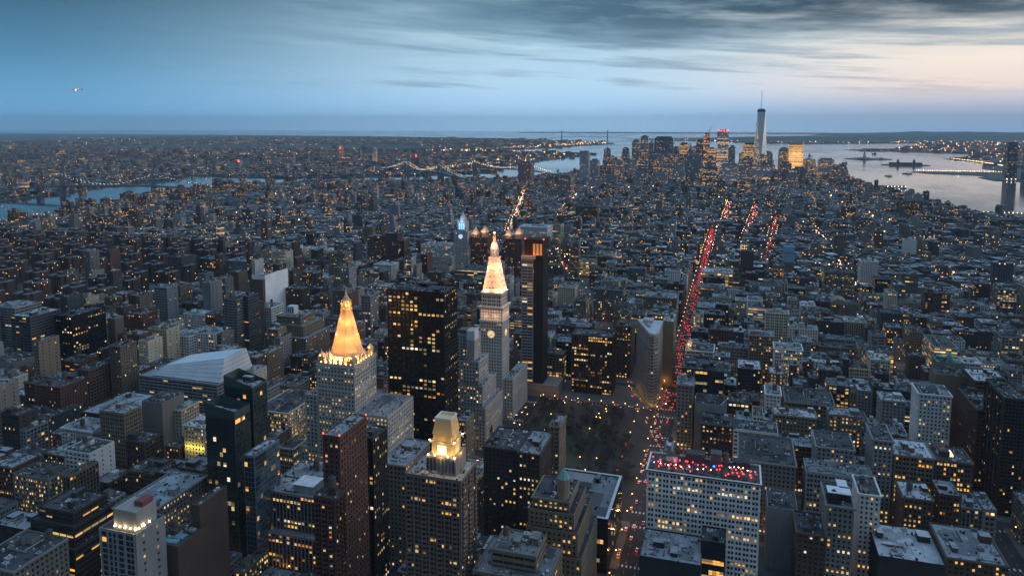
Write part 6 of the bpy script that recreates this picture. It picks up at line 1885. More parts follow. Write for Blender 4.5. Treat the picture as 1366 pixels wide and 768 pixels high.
lots = []
for bx0, bx1, by0, by1 in BLOCKS:
    vs = [v for v in (px(bx0, by0, 0), px(bx1, by0, 0), px(bx0, by1, 60), px(bx1, by1, 60)) if v[0] > -9000]
    if not vs or max(v[0] for v in vs) < -60 or min(v[0] for v in vs) > 1430: continue
    if by1 < 240: continue
    ym = (by0 + by1) / 2
    for half in (0, 1):
        x = bx0
        while x < bx1 - 5:
            wd = random.choice((7.6, 7.6, 15, 15, 23, 30)) if (x < -640 or x > 480) else random.choice((7.6, 15, 15, 22, 23, 30, 38))
            if random.random() < .2: wd *= 1.3
            x_ = min(bx1, x + wd)
            if bx1 - x_ < 6: x_ = bx1
            dep = random.uniform(20, 30)
            y0, y1 = (by0, by0 + dep) if half == 0 else (ym + 31 - dep, ym + 31)
            if half == 1: y0, y1 = ym + (31 - dep), by1
            lots.append((x, x_ - .04, y0, y1))
            x = x_
near, rest = [], []
for (x0, x1, y0, y1) in lots:
    if clash(x0, x1, y0, y1) or on_road(x0, x1, y0, y1):
        # try a half lot
        continue
    h = height_at((x0 + x1) / 2, y0)
    p = px((x0 + x1) / 2, y0, h)
    q = px((x0 + x1) / 2, y0, 0)
    if not (-40 < p[0] < 1410 and p[1] < 790) or y1 < 300: continue
    dist = math.hypot((x0 + x1) / 2, y0)
    area = (x1 - x0) * h / dist ** 2
    near.append((area, x0, x1, y0, y1, h, p))
near.sort(key=lambda t: -t[0])
print('lots', len(near))
STYLEP = [('punch', .5), ('pair', .24), ('cgrid', .1), ('strip', .08), ('pier', .08)]
COLP = ['limestone', 'palegrey', 'cream', 'limestone', 'tan', 'tan', 'brown', 'brick', 'darkbrown', 'grey', 'palegrey', 'cream', 'white', 'darkgrey', 'brown', 'brick', 'darkbrown', 'brown']
CNAME = dict(limestone='greyish stone', tan='tan', brown='brown', brick='red brick', darkbrown='dark brown', grey='grey', palegrey='pale grey', cream='cream', white='white', darkgrey='dark grey')


def roof_kind():
    return random.choices(['dark', 'pale', 'white', 'greyroof'], (.42, .27, .09, .22))[0]


RNAME = dict(dark='dark-roofed', pale='pale-roofed', white='snowy-roofed', greyroof='grey-roofed')
N_THINGS = 330
specs = []
for i, (area, x0, x1, y0, y1, h, p) in enumerate(near):
    st = random.choices([s for s, _ in STYLEP], [w_ for _, w_ in STYLEP])[0]
    cl = random.choice(COLP); rfk = roof_kind()
    lp = random.choice((.03, .05, .08, .1, .16)) if random.random() < .8 else random.uniform(.3, .6)
    kind = 'row_house' if (x1 - x0 < 9 and h < 26) else ('loft_building' if x0 > -640 else 'apartment_building')
    specs.append((st, cl, rfk, lp, kind))
words = {'row_house': 'narrow house', 'loft_building': 'loft', 'apartment_building': 'apartment house'}
items = []
for (area, x0, x1, y0, y1, h, p), (st, cl, rfk, lp, kind) in list(zip(near, specs))[:N_THINGS]:
    size = 'low ' if h < 24 else ('tall ' if h > 46 else '')
    lit_ = 'well lit ' if lp > .25 else ''
    items.append((p, f"{size}{lit_}{CNAME[cl]} {RNAME[rfk]} {words[kind]}"))
labs = word_labels(items)
mass_wall, mass_pane, mass_roof = MB(), MB(), MB()
for i, ((area, x0, x1, y0, y1, h, p), (st, cl, rfk, lp, kind)) in enumerate(zip(near, specs)):
    c = np.array(PAL[cl]) * random.uniform(.8, 1.2)
    if i < N_THINGS:
        tower(kind, labs[i], kind.replace('_', ' '), [(x0, x1, y0, y1, 0, h)], st, tuple(c), lp, rfk, side='few' if random.random() < .6 else None,
              group='infill of the midtown blocks', deep=y0 < 800, cornice=st in ('punch', 'pair') and random.random() < .5, messy=1.0, reg=False)
    else:
        dd = y0 < 750
        facade(mass_wall, mass_pane, None, (x0, y0), (x1, y0), 0, h, st, c, lp, deep=dd, spandrel=c * .5)
        sd = 'few' if random.random() < .6 else st
        W_ = sd if x0 < 60 else 'blank'; E_ = sd if x1 > -60 else 'blank'
        facade(mass_wall, mass_pane, None, (x1, y0), (x1, y1), 0, h, W_, c, lp, deep=False, spandrel=c * .5)
        facade(mass_wall, mass_pane, None, (x0, y1), (x0, y0), 0, h, E_, c, lp, deep=False, spandrel=c * .5)
        mass_wall.quads([[(x1, y1, 0), (x0, y1, 0), (x0, y1, h), (x1, y1, h)]], c)
        roof_into(mass_roof, x0, x1, y0, y1, h, np.array(ROOFC[rfk]) * random.uniform(.7, 1.25), c)
        for _ in range(random.choice((1, 2, 2, 3))):
            if x1 - x0 < 6: break
            bw, bd, bh = random.uniform(2, min(7, (x1 - x0) * .45)), random.uniform(2, 7), random.uniform(1.2, 4.5)
            bx, by = random.uniform(x0 + .5, x1 - bw - .5), random.uniform(y0 + 1, y1 - bd - .5)
            g = random.choice((.08, .15, .3, .5))
            mass_roof.box(bx, bx + bw, by, by + bd, h - 1, h - 1 + bh, (g, g, g * 1.03))
        if random.random() < .35 and x1 - x0 > 6:
            tx, ty = random.uniform(x0 + 3, x1 - 3), random.uniform(y0 + 3, y1 - 3)
            mass_roof.lathe(tx, ty, [(1.9, h + 2), (1.9, h + 6.2), (2.1, h + 6.25), (.05, h + 7.8)], 8, (.10, .075, .055))
            for a in (-1.2, 1.2):
                for b in (-1.2, 1.2): mass_roof.tube((tx + a, ty + b, h - 1), (tx + a, ty + b, h + 2), .15, k=4, col=(.08, .08, .08))
mw = tag(mass_wall.build('lower_city_walls', M_WALL), 'dense lower buildings filling the blocks between the named ones', 'city blocks', kind='stuff')
tag(mass_pane.build('lower_city_windows', M_PANE), 'many small windows of the dense lower buildings between the named ones', 'windows', kind='stuff')
tag(mass_roof.build('lower_city_roofs', M_ROOF), 'flat cluttered roofs of the dense lower buildings between the named ones', 'roofs', kind='stuff')

# ------------------------------------------------------------------ the rest of the island as one mass
OLDTOWN = MB()


def scatter_city(mb, poly, xr, yr, hfun, cols, street=78, block=150, rot=0.0, lw=(9, 26), lit=.03, keep=1.0, clutter_p=.8, gap=13):
    """rows of houses on a street grid inside an outline; returns how many"""
    ca, sa = math.cos(rot), math.sin(rot)
    X0, X1, Y0, Y1, HH, CC, RC, LP = [], [], [], [], [], [], [], []
    y = yr[0]
    row = 0
    while y < yr[1]:
        for half in (0, 1):
            x = xr[0]
            while x < xr[1]:
                wd = random.uniform(*lw)
                if ((x - xr[0]) % block) < gap: x += gap; continue
                cx, cy_ = x + wd / 2, y + 13 + half * 31 + random.uniform(-4, 4) + 9 * math.sin(x * .013 + row)
                x += wd + (0 if random.random() < .8 else 4)
                gx, gy = cx * ca - cy_ * sa, cx * sa + cy_ * ca
                if random.random() > keep or not inside(poly, gx, gy) or near_path(gx, gy, wd / 2 + 9): continue
                p = px(gx, gy, 25)
                if not (-30 < p[0] < 1396): continue
                h = hfun(gx, gy)
                if h <= 0: continue
                dp = random.uniform(18, 29)
                if clash(gx - wd / 2, gx + wd / 2, gy - dp / 2, gy + dp / 2, 2): continue
                X0.append(gx - wd / 2); X1.append(gx + wd / 2 - .05); Y0.append(gy - dp / 2); Y1.append(gy + dp / 2); HH.append(h)
                c = np.array(random.choice(cols)) * random.uniform(.75, 1.25); CC.append(c)
                RC.append(np.array(ROOFC[random.choices(['dark', 'pale', 'white', 'greyroof'], (.36, .28, .12, .24))[0]]) * random.uniform(.6, 1.2))
                LP.append(lit * random.choice((0, .3, .6, 1.2, 2)) if random.random() < .955 else random.uniform(.15, .45))
        y += street * random.uniform(.82, 1.12); row += 1
    A = [np.array(v) for v in (X0, X1, Y0, Y1, HH)]
    if not len(A[0]): return 0
    far_box(mb, A[0], A[1], A[2], A[3], 0, A[4], np.array(CC), np.array(LP), roof=np.array(RC), rot=rot)
    k = rng.random(len(A[0])) < clutter_p      # stair heads and tanks
    cx, cy_ = (A[0] + A[1])[k] / 2 + rng.uniform(-3, 3, k.sum()), (A[2] + A[3])[k] / 2 + rng.uniform(-5, 5, k.sum())
    s_ = rng.uniform(1.5, 3.5, k.sum())
    far_box(mb, cx - s_, cx + s_, cy_ - s_, cy_ + s_, A[4][k] + .02, A[4][k] + rng.uniform(1.8, 5.5, k.sum()), rng.uniform(.07, .4, (k.sum(), 1)) * np.ones((1, 3)), 0, roof=rng.uniform(.08, .5, (k.sum(), 1)) * np.ones((1, 3)))
    return len(A[0])


# the avenues that show as lines of light through the old town: centre lines as corner points
PATHS = [[(-67, 1560), (-67, 2420)], [(60, 1650), (91, 2091), (146, 2834)], [(20, 2100), (36, 2334), (88, 3246)], [(244, 1560), (246, 1962), (253, 2307), (222, 2703)],
         [(-600, 1900), (-688, 2233), (-1011, 3538)], [(-330, 1560), (-434, 1810), (-560, 2400)], [(-606, 2560), (-735, 3495)], [(-40, 2420), (-20, 3300)]]


def near_path(x, y, g):
    for P_ in PATHS:
        for (xa, ya), (xb, yb) in zip(P_[:-1], P_[1:]):
            if ya - 5 < y < yb + 5 and abs(x - (xa + (xb - xa) * (y - ya) / (yb - ya))) < g: return True
    return False


def h_old(x, y):
    r = random.random()
    if y < 1570 and -1040 < x < 1500: return 0
    dwt = max(0.0, min(1.0, (y - 4250) / 500)) * max(0.0, min(1.0, 1 - abs(x + 250) / 800))
    base = random.uniform(14, 22)
    if -650 < x < 60 and y < 3600: base = random.uniform(15, 27) if y > 2600 else random.uniform(18, 36)
    elif x > 500 and y > 2300: base = random.uniform(18, 34)
    base *= .8 + .5 * (.5 + .5 * math.sin(x * .011 + 1.3 * math.sin(y * .009))) 
    if r < .035: base += random.uniform(12, 36)
    return base + dwt * random.uniform(8, 60)


# taller blocks standing out of the old town, each a thing
mids = []
for _ in range(900):
    x, y = random.uniform(-2000, 700), random.uniform(1590, 3700)
    if not inside(ISLAND, x, y) or near_path(x, y, 26) or (y > 3000 and random.random() < .7): continue
    p = px(x, y, 45)
    if not (0 < p[0] < 1366) or any(abs(x - a) < 45 and abs(y - b) < 70 for a, b, _ in mids): continue
    mids.append((x, y, p))
    if len(mids) >= 115: break
MC_ = [((.17, .10, .08), 'brick'), ((.24, .21, .17), 'tan'), ((.36, .36, .35), 'pale'), ((.30, .30, .30), 'pale'), ((.10, .10, .11), 'dark'), ((.15, .11, .09), 'brown')]
mpick = [(random.choice(MC_), random.choice(('slab', 'tower', 'stepped block'))) for _ in mids]
for (x, y, p), ((cl, cn), sh), lab in zip(mids, mpick, word_labels([(p, f'{cn} {sh} above the old town roofs') for (_, _, p), ((_, cn), sh) in zip(mids, mpick)])):
    root = thing('apartment_tower', lab, 'apartment tower', (x, y, 0), 'taller blocks of the old town')
    h = random.uniform(38, 72); wd, dp = (34, 15) if sh == 'slab' else ((20, 20) if sh == 'tower' else (28, 24)); m = MB()
    if sh == 'stepped block':
        far_box(m, x - wd / 2, x + wd / 2, y - dp / 2, y + dp / 2, 0, h * .7, cl, .06); far_box(m, x - wd * .32, x + wd * .32, y - dp * .3, y + dp * .4, h * .7 + .02, h, cl, .06)
    else: far_box(m, x - wd / 2, x + wd / 2, y - dp / 2, y + dp / 2, 0, h, cl, .06)
    FOOT.append((x - wd / 2, x + wd / 2, y - dp / 2, y + dp / 2))
    m.build('wall', M_FAR, root, (x, y, 0))
    m = MB(); far_box(m, x - 5, x + 4, y - 4, y + 4, h + .04, h + random.uniform(4, 9), np.array(cl) * .8, 0); m.build('bulkhead', M_FAR, root, (x, y, 0))



def in_view(x, y):
    return True


OC = [tuple(v * .72 for v in c) for c in [(.13, .085, .07), (.18, .09, .07), (.10, .08, .07), (.25, .22, .18), (.30, .29, .27), (.16, .16, .17), (.22, .17, .13), (.40, .39, .37), (.12, .12, .125)]]
n_ = 0
n_ += scatter_city(OLDTOWN, ISLAND, (-2700, 60), (1570, 2700), h_old, OC, lit=.05)
n_ += scatter_city(OLDTOWN, [(60, 1570), (1500, 1570), (1200, 2400), (850, 2950), (60, 2950)], (500, 3300), (200, 3100), h_old, OC, rot=.35, lit=.05)
LOWER = [(-2480, 2700), (60, 2700), (60, 2955), (845, 2955), (740, 3300), (662, 4163), (600, 4700), (560, 4950), (400, 5100), (173, 5400), (-280, 5800), (-600, 5600), (-950, 5130), (-1150, 4650), (-1200, 4380), (-1650, 3960), (-2280, 3680), (-2540, 3380), (-2570, 2768)]
n_ += scatter_city(OLDTOWN, LOWER, (-2700, 1000), (2700, 5900), h_old, OC, lit=.07)
print('old town', n_)
tag(OLDTOWN.build('old_town_blocks', M_FAR), 'endless low rooftops of the old town stretching to the far downtown', 'city blocks', kind='stuff')

# housing slabs along the river, each a thing
slabs = []
for _ in range(400):
    x, y = random.uniform(-2520, -1650), random.uniform(1620, 3600)
    if x > -1650 - (y - 1600) * .35 or not inside(ISLAND, x, y) or not inside(ISLAND, x - 60, y) or clash(x - 24, x + 24, y - 12, y + 12, 14): continue
    p = px(x, y, 45)
    if not (0 < p[0] < 1366): continue
    FOOT.append((x - 22, x + 22, y - 10, y + 10)); slabs.append((x, y, p))
    if len(slabs) >= 46: break
for (x, y, p), lab in zip(slabs, word_labels([(p, random.choice(['brown brick riverside housing slab', 'pale brick riverside housing slab', 'dark riverside housing tower'])) for _, _, p in slabs])):
    root = thing('housing_slab', lab, 'apartment building', (x, y, 0), 'housing slabs along the river')
    cl = (.16, .09, .07) if 'brown' in lab else ((.30, .26, .22) if 'pale' in lab else (.09, .08, .08))
    h = random.uniform(42, 66); m = MB()
    far_box(m, x - 19, x + 19, y - 8, y + 8, 0, h, cl, .07, bay=3.5, fh=2.9, seed=random.random()); far_box(m, x - 6, x + 6, y - 15, y - 8.02, 0, h - .05, cl, .07, bay=3.5, fh=2.9, seed=random.random())
    m.build('wall', M_FAR, root, (x, y, 0))
    m = MB(); far_box(m, x - 4, x + 4, y - 4, y + 4, h + .02, h + 6, np.array(cl) * .8, 0); m.build('bulkhead', M_FAR, root, (x, y, 0))

# ------------------------------------------------------------------ across the river and the bay
BK = MB()
def h_bk(x, y):
    r = random.random()
    return random.uniform(8, 15) if r < .93 else random.uniform(16, 44)
n_ = scatter_city(BK, BROOKLYN, (-9000, -1500), (1500, 5200), h_bk, OC, street=100, block=220, lw=(14, 40), lit=.04, keep=.8, clutter_p=.2, rot=0)
n_ += scatter_city(BK, BROOKLYN, (-11000, -1400), (5200, 9000), h_bk, OC, street=170, block=400, lw=(26, 70), lit=.04, keep=.7, clutter_p=0)
n_ += scatter_city(BK, BROOKLYN, (-14000, -2000), (9000, 17000), h_bk, OC, street=340, block=900, lw=(50, 130), lit=.04, keep=.6, clutter_p=0)
print('brooklyn', n_)
tag(BK.build('far_borough_blocks', M_FAR), 'vast low city across the river, fading into blue dusk', 'city blocks', kind='stuff')
JS = MB()
scatter_city(JS, JERSEY, (1500, 9000), (5000, 15000), lambda x, y: random.uniform(6, 14) if y > 6500 or x > 2100 else 0, OC, street=340, block=700, lw=(40, 120), lit=.05, keep=.5, clutter_p=0)
scatter_city(JS, STATEN, (-2500, 6000), (13500, 16500), lambda x, y: random.uniform(6, 12), OC, street=340, block=700, lw=(40, 110), lit=.05, keep=.5, clutter_p=0)
scatter_city(JS, GOV, (-1200, -400), (6500, 7900), lambda x, y: random.uniform(8, 16), OC, street=120, block=200, lw=(20, 50), lit=.03, keep=.5, clutter_p=0)
tag(JS.build('far_shore_blocks', M_FAR), 'low buildings on the far shore across the bay', 'city blocks', kind='stuff')
# taller blocks across the river
BT = [
      (-3749, 6500, 121, 30, (0.3, 0.12, 0.08), 'tower with a red-lit top across the river'),
      (-3068, 5900, 130, 34, (0.35, 0.36, 0.38), 'pale lit-topped office tower across the river'),
      (-2775, 5700, 69, 40, (0.36, 0.37, 0.38), 'broad pale office block across the river'),
      (-3380, 6200, 97, 26, (0.2, 0.2, 0.22), 'dark slim tower between two pale ones across the river'),
      (-2483, 5500, 98, 48, (0.13, 0.11, 0.11), 'dark paired slabs across the river near the bridge'),
      (-2788, 6000, 110, 24, (0.22, 0.17, 0.14), 'brown slim tower near the two bridges across the river'),
      (-2435, 5600, 83, 30, (0.2, 0.2, 0.2), 'grey slab near the two bridges across the river'),
      (-3438, 5200, 105, 24, (0.25, 0.25, 0.26), 'small grey pointed tower across the river'),
      (-5684, 8200, 68, 40, (0.2, 0.2, 0.22), 'far thin pair of chimneys across the river'),
      (-3161, 4700, 49, 20, (0.4, 0.4, 0.42), 'thin white smokestack across the river'),
      (-3644, 4800, 65, 18, (0.4, 0.42, 0.42), 'short white stack with a red lamp across the river'),
      (-2411, 3000, 72, 40, (0.1, 0.09, 0.09), 'dark brick riverside tower before the inlet'),
      (-2346, 3000, 66, 40, (0.1, 0.09, 0.09), 'second dark brick riverside tower before the inlet'),
      (-3871, 3300, 64, 60, (0.16, 0.12, 0.1), 'brown slab beyond the bridge at the left'),
      (-3905, 3200, 52, 50, (0.17, 0.14, 0.12), 'brown block beyond the bridge at the far left'),
      (-3027, 4300, 50, 60, (0.13, 0.13, 0.14), 'wide dark factory across the inlet')]
for (x, D_, h, wd, cl, lab) in BT:
    root = thing('tower_block', lab, 'tower', (x, D_, 0), 'taller blocks across the river')
    m = MB(); far_box(m, x - wd / 2, x + wd / 2, D_ - 15, D_ + 15, -1, h * .93, cl, .2 if 'lit' in lab else .05, seed=random.random()); m.build('wall', M_FAR, root, (x, D_, 0))
    m = MB(); far_box(m, x - wd * .3, x + wd * .3, D_ - 9, D_ + 9, h * .93 + .02, h, np.array(cl) * .9, .9 if 'lit' in lab else 0, seed=random.random()); m.build('crown', M_FAR, root, (x, D_, 0))
    if 'red' in lab: lamp_row(root, (x, D_, 0), [(x, D_ - 18, h * .9), (x, D_ - 18, h * .8)], 5, M_RED, 'red_lamp')


# ------------------------------------------------------------------ road paint, park, trees
mk = MB()
def stripe(x0, x1, y0, y1): mk.quads([[(x0, y0, .012), (x1, y0, .012), (x1, y1, .012), (x0, y1, .012)]])
for k in range(29, 13, -1):
    y = STREET[k]
    for X, W in ((-67, 22), (208, 26), (-230, 20)):
        if X == -230 and k < 23: continue
        for yy in (y - 13, y + 10):
            for j in range(7): stripe(X - W / 2 + 1 + j * W / 7, X - W / 2 + 1 + j * W / 7 + 1.2, yy, yy + 3)
for X in (-71, -63, 204, 212, -234, -226):
    for j in range(90):
        y = 480 + j * 12
        if X in (-234, -226) and y > 820: continue
        stripe(X - .08, X + .08, y, y + 3)
stripe(-222, -96, 846, 846.3); stripe(-222, -96, 836, 836.15)
tag(mk.build('road_markings', M_PAINT, shader=False), kind='structure')
pk = MB(); pk.box(PARK[0] - 1, PARK[1] - 6, PARK[2] + 2, PARK[3] - 2, 0, .15)
tag(pk.build('park_pavement', plain('park_earth', (.04, .036, .03), .95, vary=.8, scale=.1), shader=False), kind='structure')
for i, e in enumerate(((-170, 660, 38, 44), (-182, 745, 26, 26), (-135, 770, 20, 30), (-150, 700, 14, 16), (-200, 790, 12, 18))):
    m = MB(); P_ = ellipse(*e, rot=.2 * i)
    m.tris([[(*P_[k], .165 + .004 * i), (*P_[(k + 1) % len(P_)], .165 + .004 * i), (e[0], e[1], .165 + .004 * i)] for k in range(len(P_))])
    tag(m.build('lawn', M_LAWN, shader=False), kind='structure')
sq_ = MB(); sq_.box(-420, -312, 1345, 1530, 0, .15); tag(sq_.build('square_pavement', M_PAVE, shader=False), kind='structure')
m = MB(); P_ = ellipse(-366, 1440, 44, 84); m.tris([[(*P_[k], .17), (*P_[(k + 1) % len(P_)], .17), (-366, 1440, .17)] for k in range(len(P_))]); tag(m.build('lawn', M_LAWN, shader=False), kind='structure')


def bare_tree(seed, hgt=13.0):
    """leafless winter tree: forking limbs down to fine twigs"""
    rr = random.Random(seed)
    tr, cr = MB(), MB()
    tips = []
    def grow(p, d, L, r, lev):
        q = p + d * L
        (tr if lev < 2 else cr).tube(p, q, r, r * .7, 4 if lev else 6)
        if lev >= 4:
            tips.append(q); return
        for _ in range(3 if lev else 5):
            a = np.array([rr.gauss(0, 1), rr.gauss(0, 1), rr.gauss(.35, .6)]); nd = d * (.75 if lev else .55) + a * .52; nd /= np.linalg.norm(nd)
            grow(q - d * L * rr.uniform(0, .3), nd, L * rr.uniform(.6, .82), r * .55, lev + 1)
    grow(np.zeros(3), np.array([0, 0, 1.]), hgt * .27, .32, 0)
    for t_ in tips:
        for _ in range(7):
            e = t_ + np.array([rr.gauss(0, .8), rr.gauss(0, .8), rr.gauss(.3, .7)])
            w_ = np.array([rr.gauss(0, .10), rr.gauss(0, .10), 0.03])
            cr.tris([t_ - w_, t_ + w_, e])
    a = tr.build('trunk', M_BARK, shader=False); b = cr.build('crown', M_TWIG, shader=False)
    out = (a.data, b.data)
    bpy.data.objects.remove(a); bpy.data.objects.remove(b)
    return out


TREES = [bare_tree(s_) for s_ in (1, 2, 3, 4)]


def plant(x, y, label, group, s_=1.0, z=0.15):
    t_ = random.choice(TREES)
    o = thing('bare_tree', label, 'tree', (x, y, z), group, random.uniform(0, 6.28))
    o.scale = (s_, s_, s_)
    for nm, me in zip(('trunk', 'crown'), t_):
        c = bpy.data.objects.new(nm, me); COL.objects.link(c); c.parent = o


for _ in range(215):
    y = random.uniform(PARK[2] + 2, PARK[3] - 4); x = random.uniform(PARK[0] + 2, -90 if y < 745 else -112)
    if ((x + 170) / 36) ** 2 + ((y - 660) / 40) ** 2 < 1 and random.random() < .7: continue
    plant(x, y, 'leafless brown tree in the dark park beside the clock tower', 'bare trees of the park', random.uniform(.8, 1.35))
for _ in range(45):
    x, y = random.uniform(-415, -316), random.uniform(1350, 1525)
    plant(x, y, 'leafless tree in the far square before the glowing store', 'bare trees of the square', random.uniform(.9, 1.3))
for _ in range(60):
    x, y = random.uniform(-1490, -1050), random.uniform(770, 1540)
    if clash(x - 4, x + 4, y - 4, y + 4, 1): continue
    plant(x, y, 'leafless tree between the brick estate blocks', 'bare trees of the estate', random.uniform(1, 1.5), .03)

# ------------------------------------------------------------------ street lamps (each a thing) and the light they give
LP0 = None
def street_lamp(x, y, label, group, light=0.0, col=(1, .46, .13)):
    global LP0
    o = thing('street_lamp', label, 'street lamp', (x, y, .15), group)
    if LP0 is None:
        m = MB(); m.tube((0, 0, 0), (0, 0, 8.4), .12, .08, 6); m.tube((0, 0, 8.3), (1.6, 0, 8.9), .07, k=4); a = m.build('pole', M_METAL, o, shader=False)
        m = MB(); m.lathe(1.7, 0, [(.05, 8.3), (.34, 8.45), (.4, 8.75), (.2, 9.0)], 8); b = m.build('lamp_head', M_SODIUM, o, shader=False)
        LP0 = (a, b)
    else:
        for s_ in LP0:
            c = s_.copy(); COL.objects.link(c); c.parent = o
    if light: point(o, (0, 0, 0), (1.7, 0, 7.6), light, col, .35, 'lamp_light')


for k in range(36):
    y = 500 + k * 30
    for x in (-80.5, -53.5):
        if 838 < y < 850: continue
        street_lamp(x, y, 'orange street lamp along the avenue of red tail lights', 'lamps along the red avenue', 1300 if y < 1100 else 0)
for k in range(16):
    y = 600 + k * 15
    street_lamp(-217 if k % 2 else -100, y, 'orange street lamp at the kerb of the dark park', 'lamps round the park', 500)
for k in range(9): street_lamp(-215 + k * 14, 829, 'orange street lamp at the kerb of the dark park', 'lamps round the park', 500)
for k in range(18):
    x, y = random.uniform(-208, -112), random.uniform(615, 815)
    street_lamp(x, y, 'small lamp among the park\'s bare trees', 'lamps inside the park', 120, (1, .6, .25))
for k in range(24):
    y = 860 + k * 28; street_lamp(BWAY(y) + (-8 if k % 2 else 8), y, 'orange street lamp along the slanting avenue', 'lamps along the slanting avenue', 700 if y < 1200 else 0)
for k in range(30):
    y = 600 + k * 28; street_lamp(208 + (-14 if k % 2 else 14), y, 'orange street lamp along the second avenue at the right', 'lamps along the second avenue', 700 if y < 1200 else 0)
for (x0_, x1_, y_, n_l) in ((-480, -250, 434, 6), (-480, -260, 353, 6), (-50, 190, 594, 7), (-40, 190, 674, 7), (-480, -240, 674, 6), (80, 190, 514, 4), (-130, -90, 440, 2), (-50, 190, 755, 7), (-50, 190, 915, 7), (-50, 190, 1076, 6), (225, 460, 915, 6), (225, 460, 1076, 6), (-620, -510, 594, 4), (-820, -520, 755, 8), (-480, -375, 594, 4), (-480, -375, 755, 4), (-620, -380, 915, 6)):
    for k in range(n_l): street_lamp(x0_ + (x1_ - x0_) * (k + .5) / n_l, y_, 'orange street lamp in a dark side street', 'lamps of the side streets', 1500)

# ------------------------------------------------------------------ cars
CARM = [plain('car_paint_' + n_, c_, .3) for n_, c_ in (('black', (.02, .02, .022)), ('silver', (.4, .41, .42)), ('white', (.6, .6, .6)), ('yellow', (.6, .38, .03)), ('blue', (.03, .05, .12)))]
CARG = plain('car_glass', (.02, .025, .03), .1)


def car_parts(i):
    b = MB()
    prof = [(-2.25, .35), (2.25, .35), (2.28, .75), (1.25, .92), (.6, 1.42), (-1.2, 1.45), (-2.0, .98), (-2.28, .85)]   # along y, up z
    for (p, q) in zip(prof, prof[1:] + prof[:1]):
        b.quads([[(-.88, p[0], p[1]), (.88, p[0], p[1]), (.88, q[0], q[1]), (-.88, q[0], q[1])]])
    for sx in (-.88, .88):
        c = np.mean(prof, 0)
        b.tris([[(sx, *prof[k]), (sx, *prof[(k + 1) % 8]), (sx, *c)] for k in range(8)])
    body = b.build('body', CARM[i], shader=False)
    g = MB()
    g.quads([[(-.8, 1.2, .97), (.8, 1.2, .97), (.72, .66, 1.39), (-.72, .66, 1.39)], [(-.8, -1.93, 1.03), (.8, -1.93, 1.03), (.72, -1.25, 1.42), (-.72, -1.25, 1.42)]])
    for sx in (-.895, .895): g.quads([[(sx, -1.6, 1.0), (sx, 1.0, 1.0), (sx, .6, 1.36), (sx, -1.15, 1.38)]])
    glass = g.build('windscreen', CARG, shader=False)
    out = [('body', body.data), ('windscreen', glass.data)]
    wm = MB()
    for sx in (-.8, .8):
        for sy in (-1.4, 1.4): wm.tube((sx - .12, sy, .33), (sx + .12, sy, .33), .33, k=10)
    w_ = wm.build('wheel', M_DARK, shader=False); out.append(('wheel', w_.data))
    for sx in (-.62, .62):
        t = MB(); t.box(sx - .24, sx + .24, -2.36, -2.26, .62, .98, bottom=True); o = t.build('tail_light', M_TAIL, shader=False); out.append(('tail_light', o.data)); bpy.data.objects.remove(o)
        t = MB(); t.box(sx - .2, sx + .2, 2.22, 2.34, .55, .78, bottom=True); o = t.build('head_light', M_HEADL, shader=False); out.append(('head_light', o.data)); bpy.data.objects.remove(o)
    for o in (body, glass, w_): bpy.data.objects.remove(o)
    return out


CARS = [car_parts(i) for i in range(5)]


def car(x, y, rz, label, group):
    o = thing('car', label, 'car', (x, y, .01), group, rz)
    for nm, me in random.choice(CARS):
        c = bpy.data.objects.new(nm, me); COL.objects.link(c); c.parent = o
    if 'red' in label and random.random() < .28:      # what its tail lights throw on the road
        point(o, (0, 0, 0), (0, -3.2, .9), 150, (1, .08, .04), .3, 'tail_light_glow')


taken = []
def put_cars(n_c, fx, y0, y1, lanes, rz, label, group):
    done = 0
    for _ in range(n_c * 6):
        y = random.uniform(y0, y1); x = fx(y) + random.choice(lanes)
        if any(abs(x - a) < 2.2 and abs(y - b) < 6 for a, b in taken): continue
        if on_cross(y) and random.random() < .6: continue
        taken.append((x, y)); car(x, y, rz, label, group); done += 1
        if done >= n_c: return


on_cross = lambda y: any(abs(y - STREET[k]) < 9 for k in STREET)
put_cars(150, lambda y: -67, 850, 1560, (-8.2, -4.9, -1.6, 1.7, 5), 0, 'car with glowing red tail lights on the long red avenue', 'cars on the red avenue')
put_cars(14, lambda y: -67, 500, 830, (-8.2, -4.9, -1.6, 1.7), 0, 'car with red tail lights on the avenue beside the park', 'cars on the avenue beside the park')
put_cars(16, lambda y: -67, 500, 830, (-11,), 0, 'car parked along the avenue beside the park', 'parked cars beside the park')
put_cars(26, BWAY, 650, 835, (-4, 0, 4), math.atan(300 / 870), 'car heading down the slanting avenue past the park', 'cars on the slanting avenue')
put_cars(34, BWAY, 860, 1500, (-4, 0, 4), math.atan(.33), 'car beyond the wedge-shaped building on the slanting avenue', 'cars on the far slanting avenue')
put_cars(36, lambda y: 208, 640, 1500, (-9, -5, -1, 3, 8), math.pi, 'car with white head lights coming up the second avenue', 'cars on the second avenue')
put_cars(12, lambda y: -230, 620, 820, (-6, -2, 2), math.pi, 'car coming up the street left of the park', 'cars on the street left of the park')
for k in range(16): car(-205 + k * 8.6, 838 + 4 * (k % 2), math.pi / 2, 'car crossing on the street at the far side of the park', 'cars on the cross street')

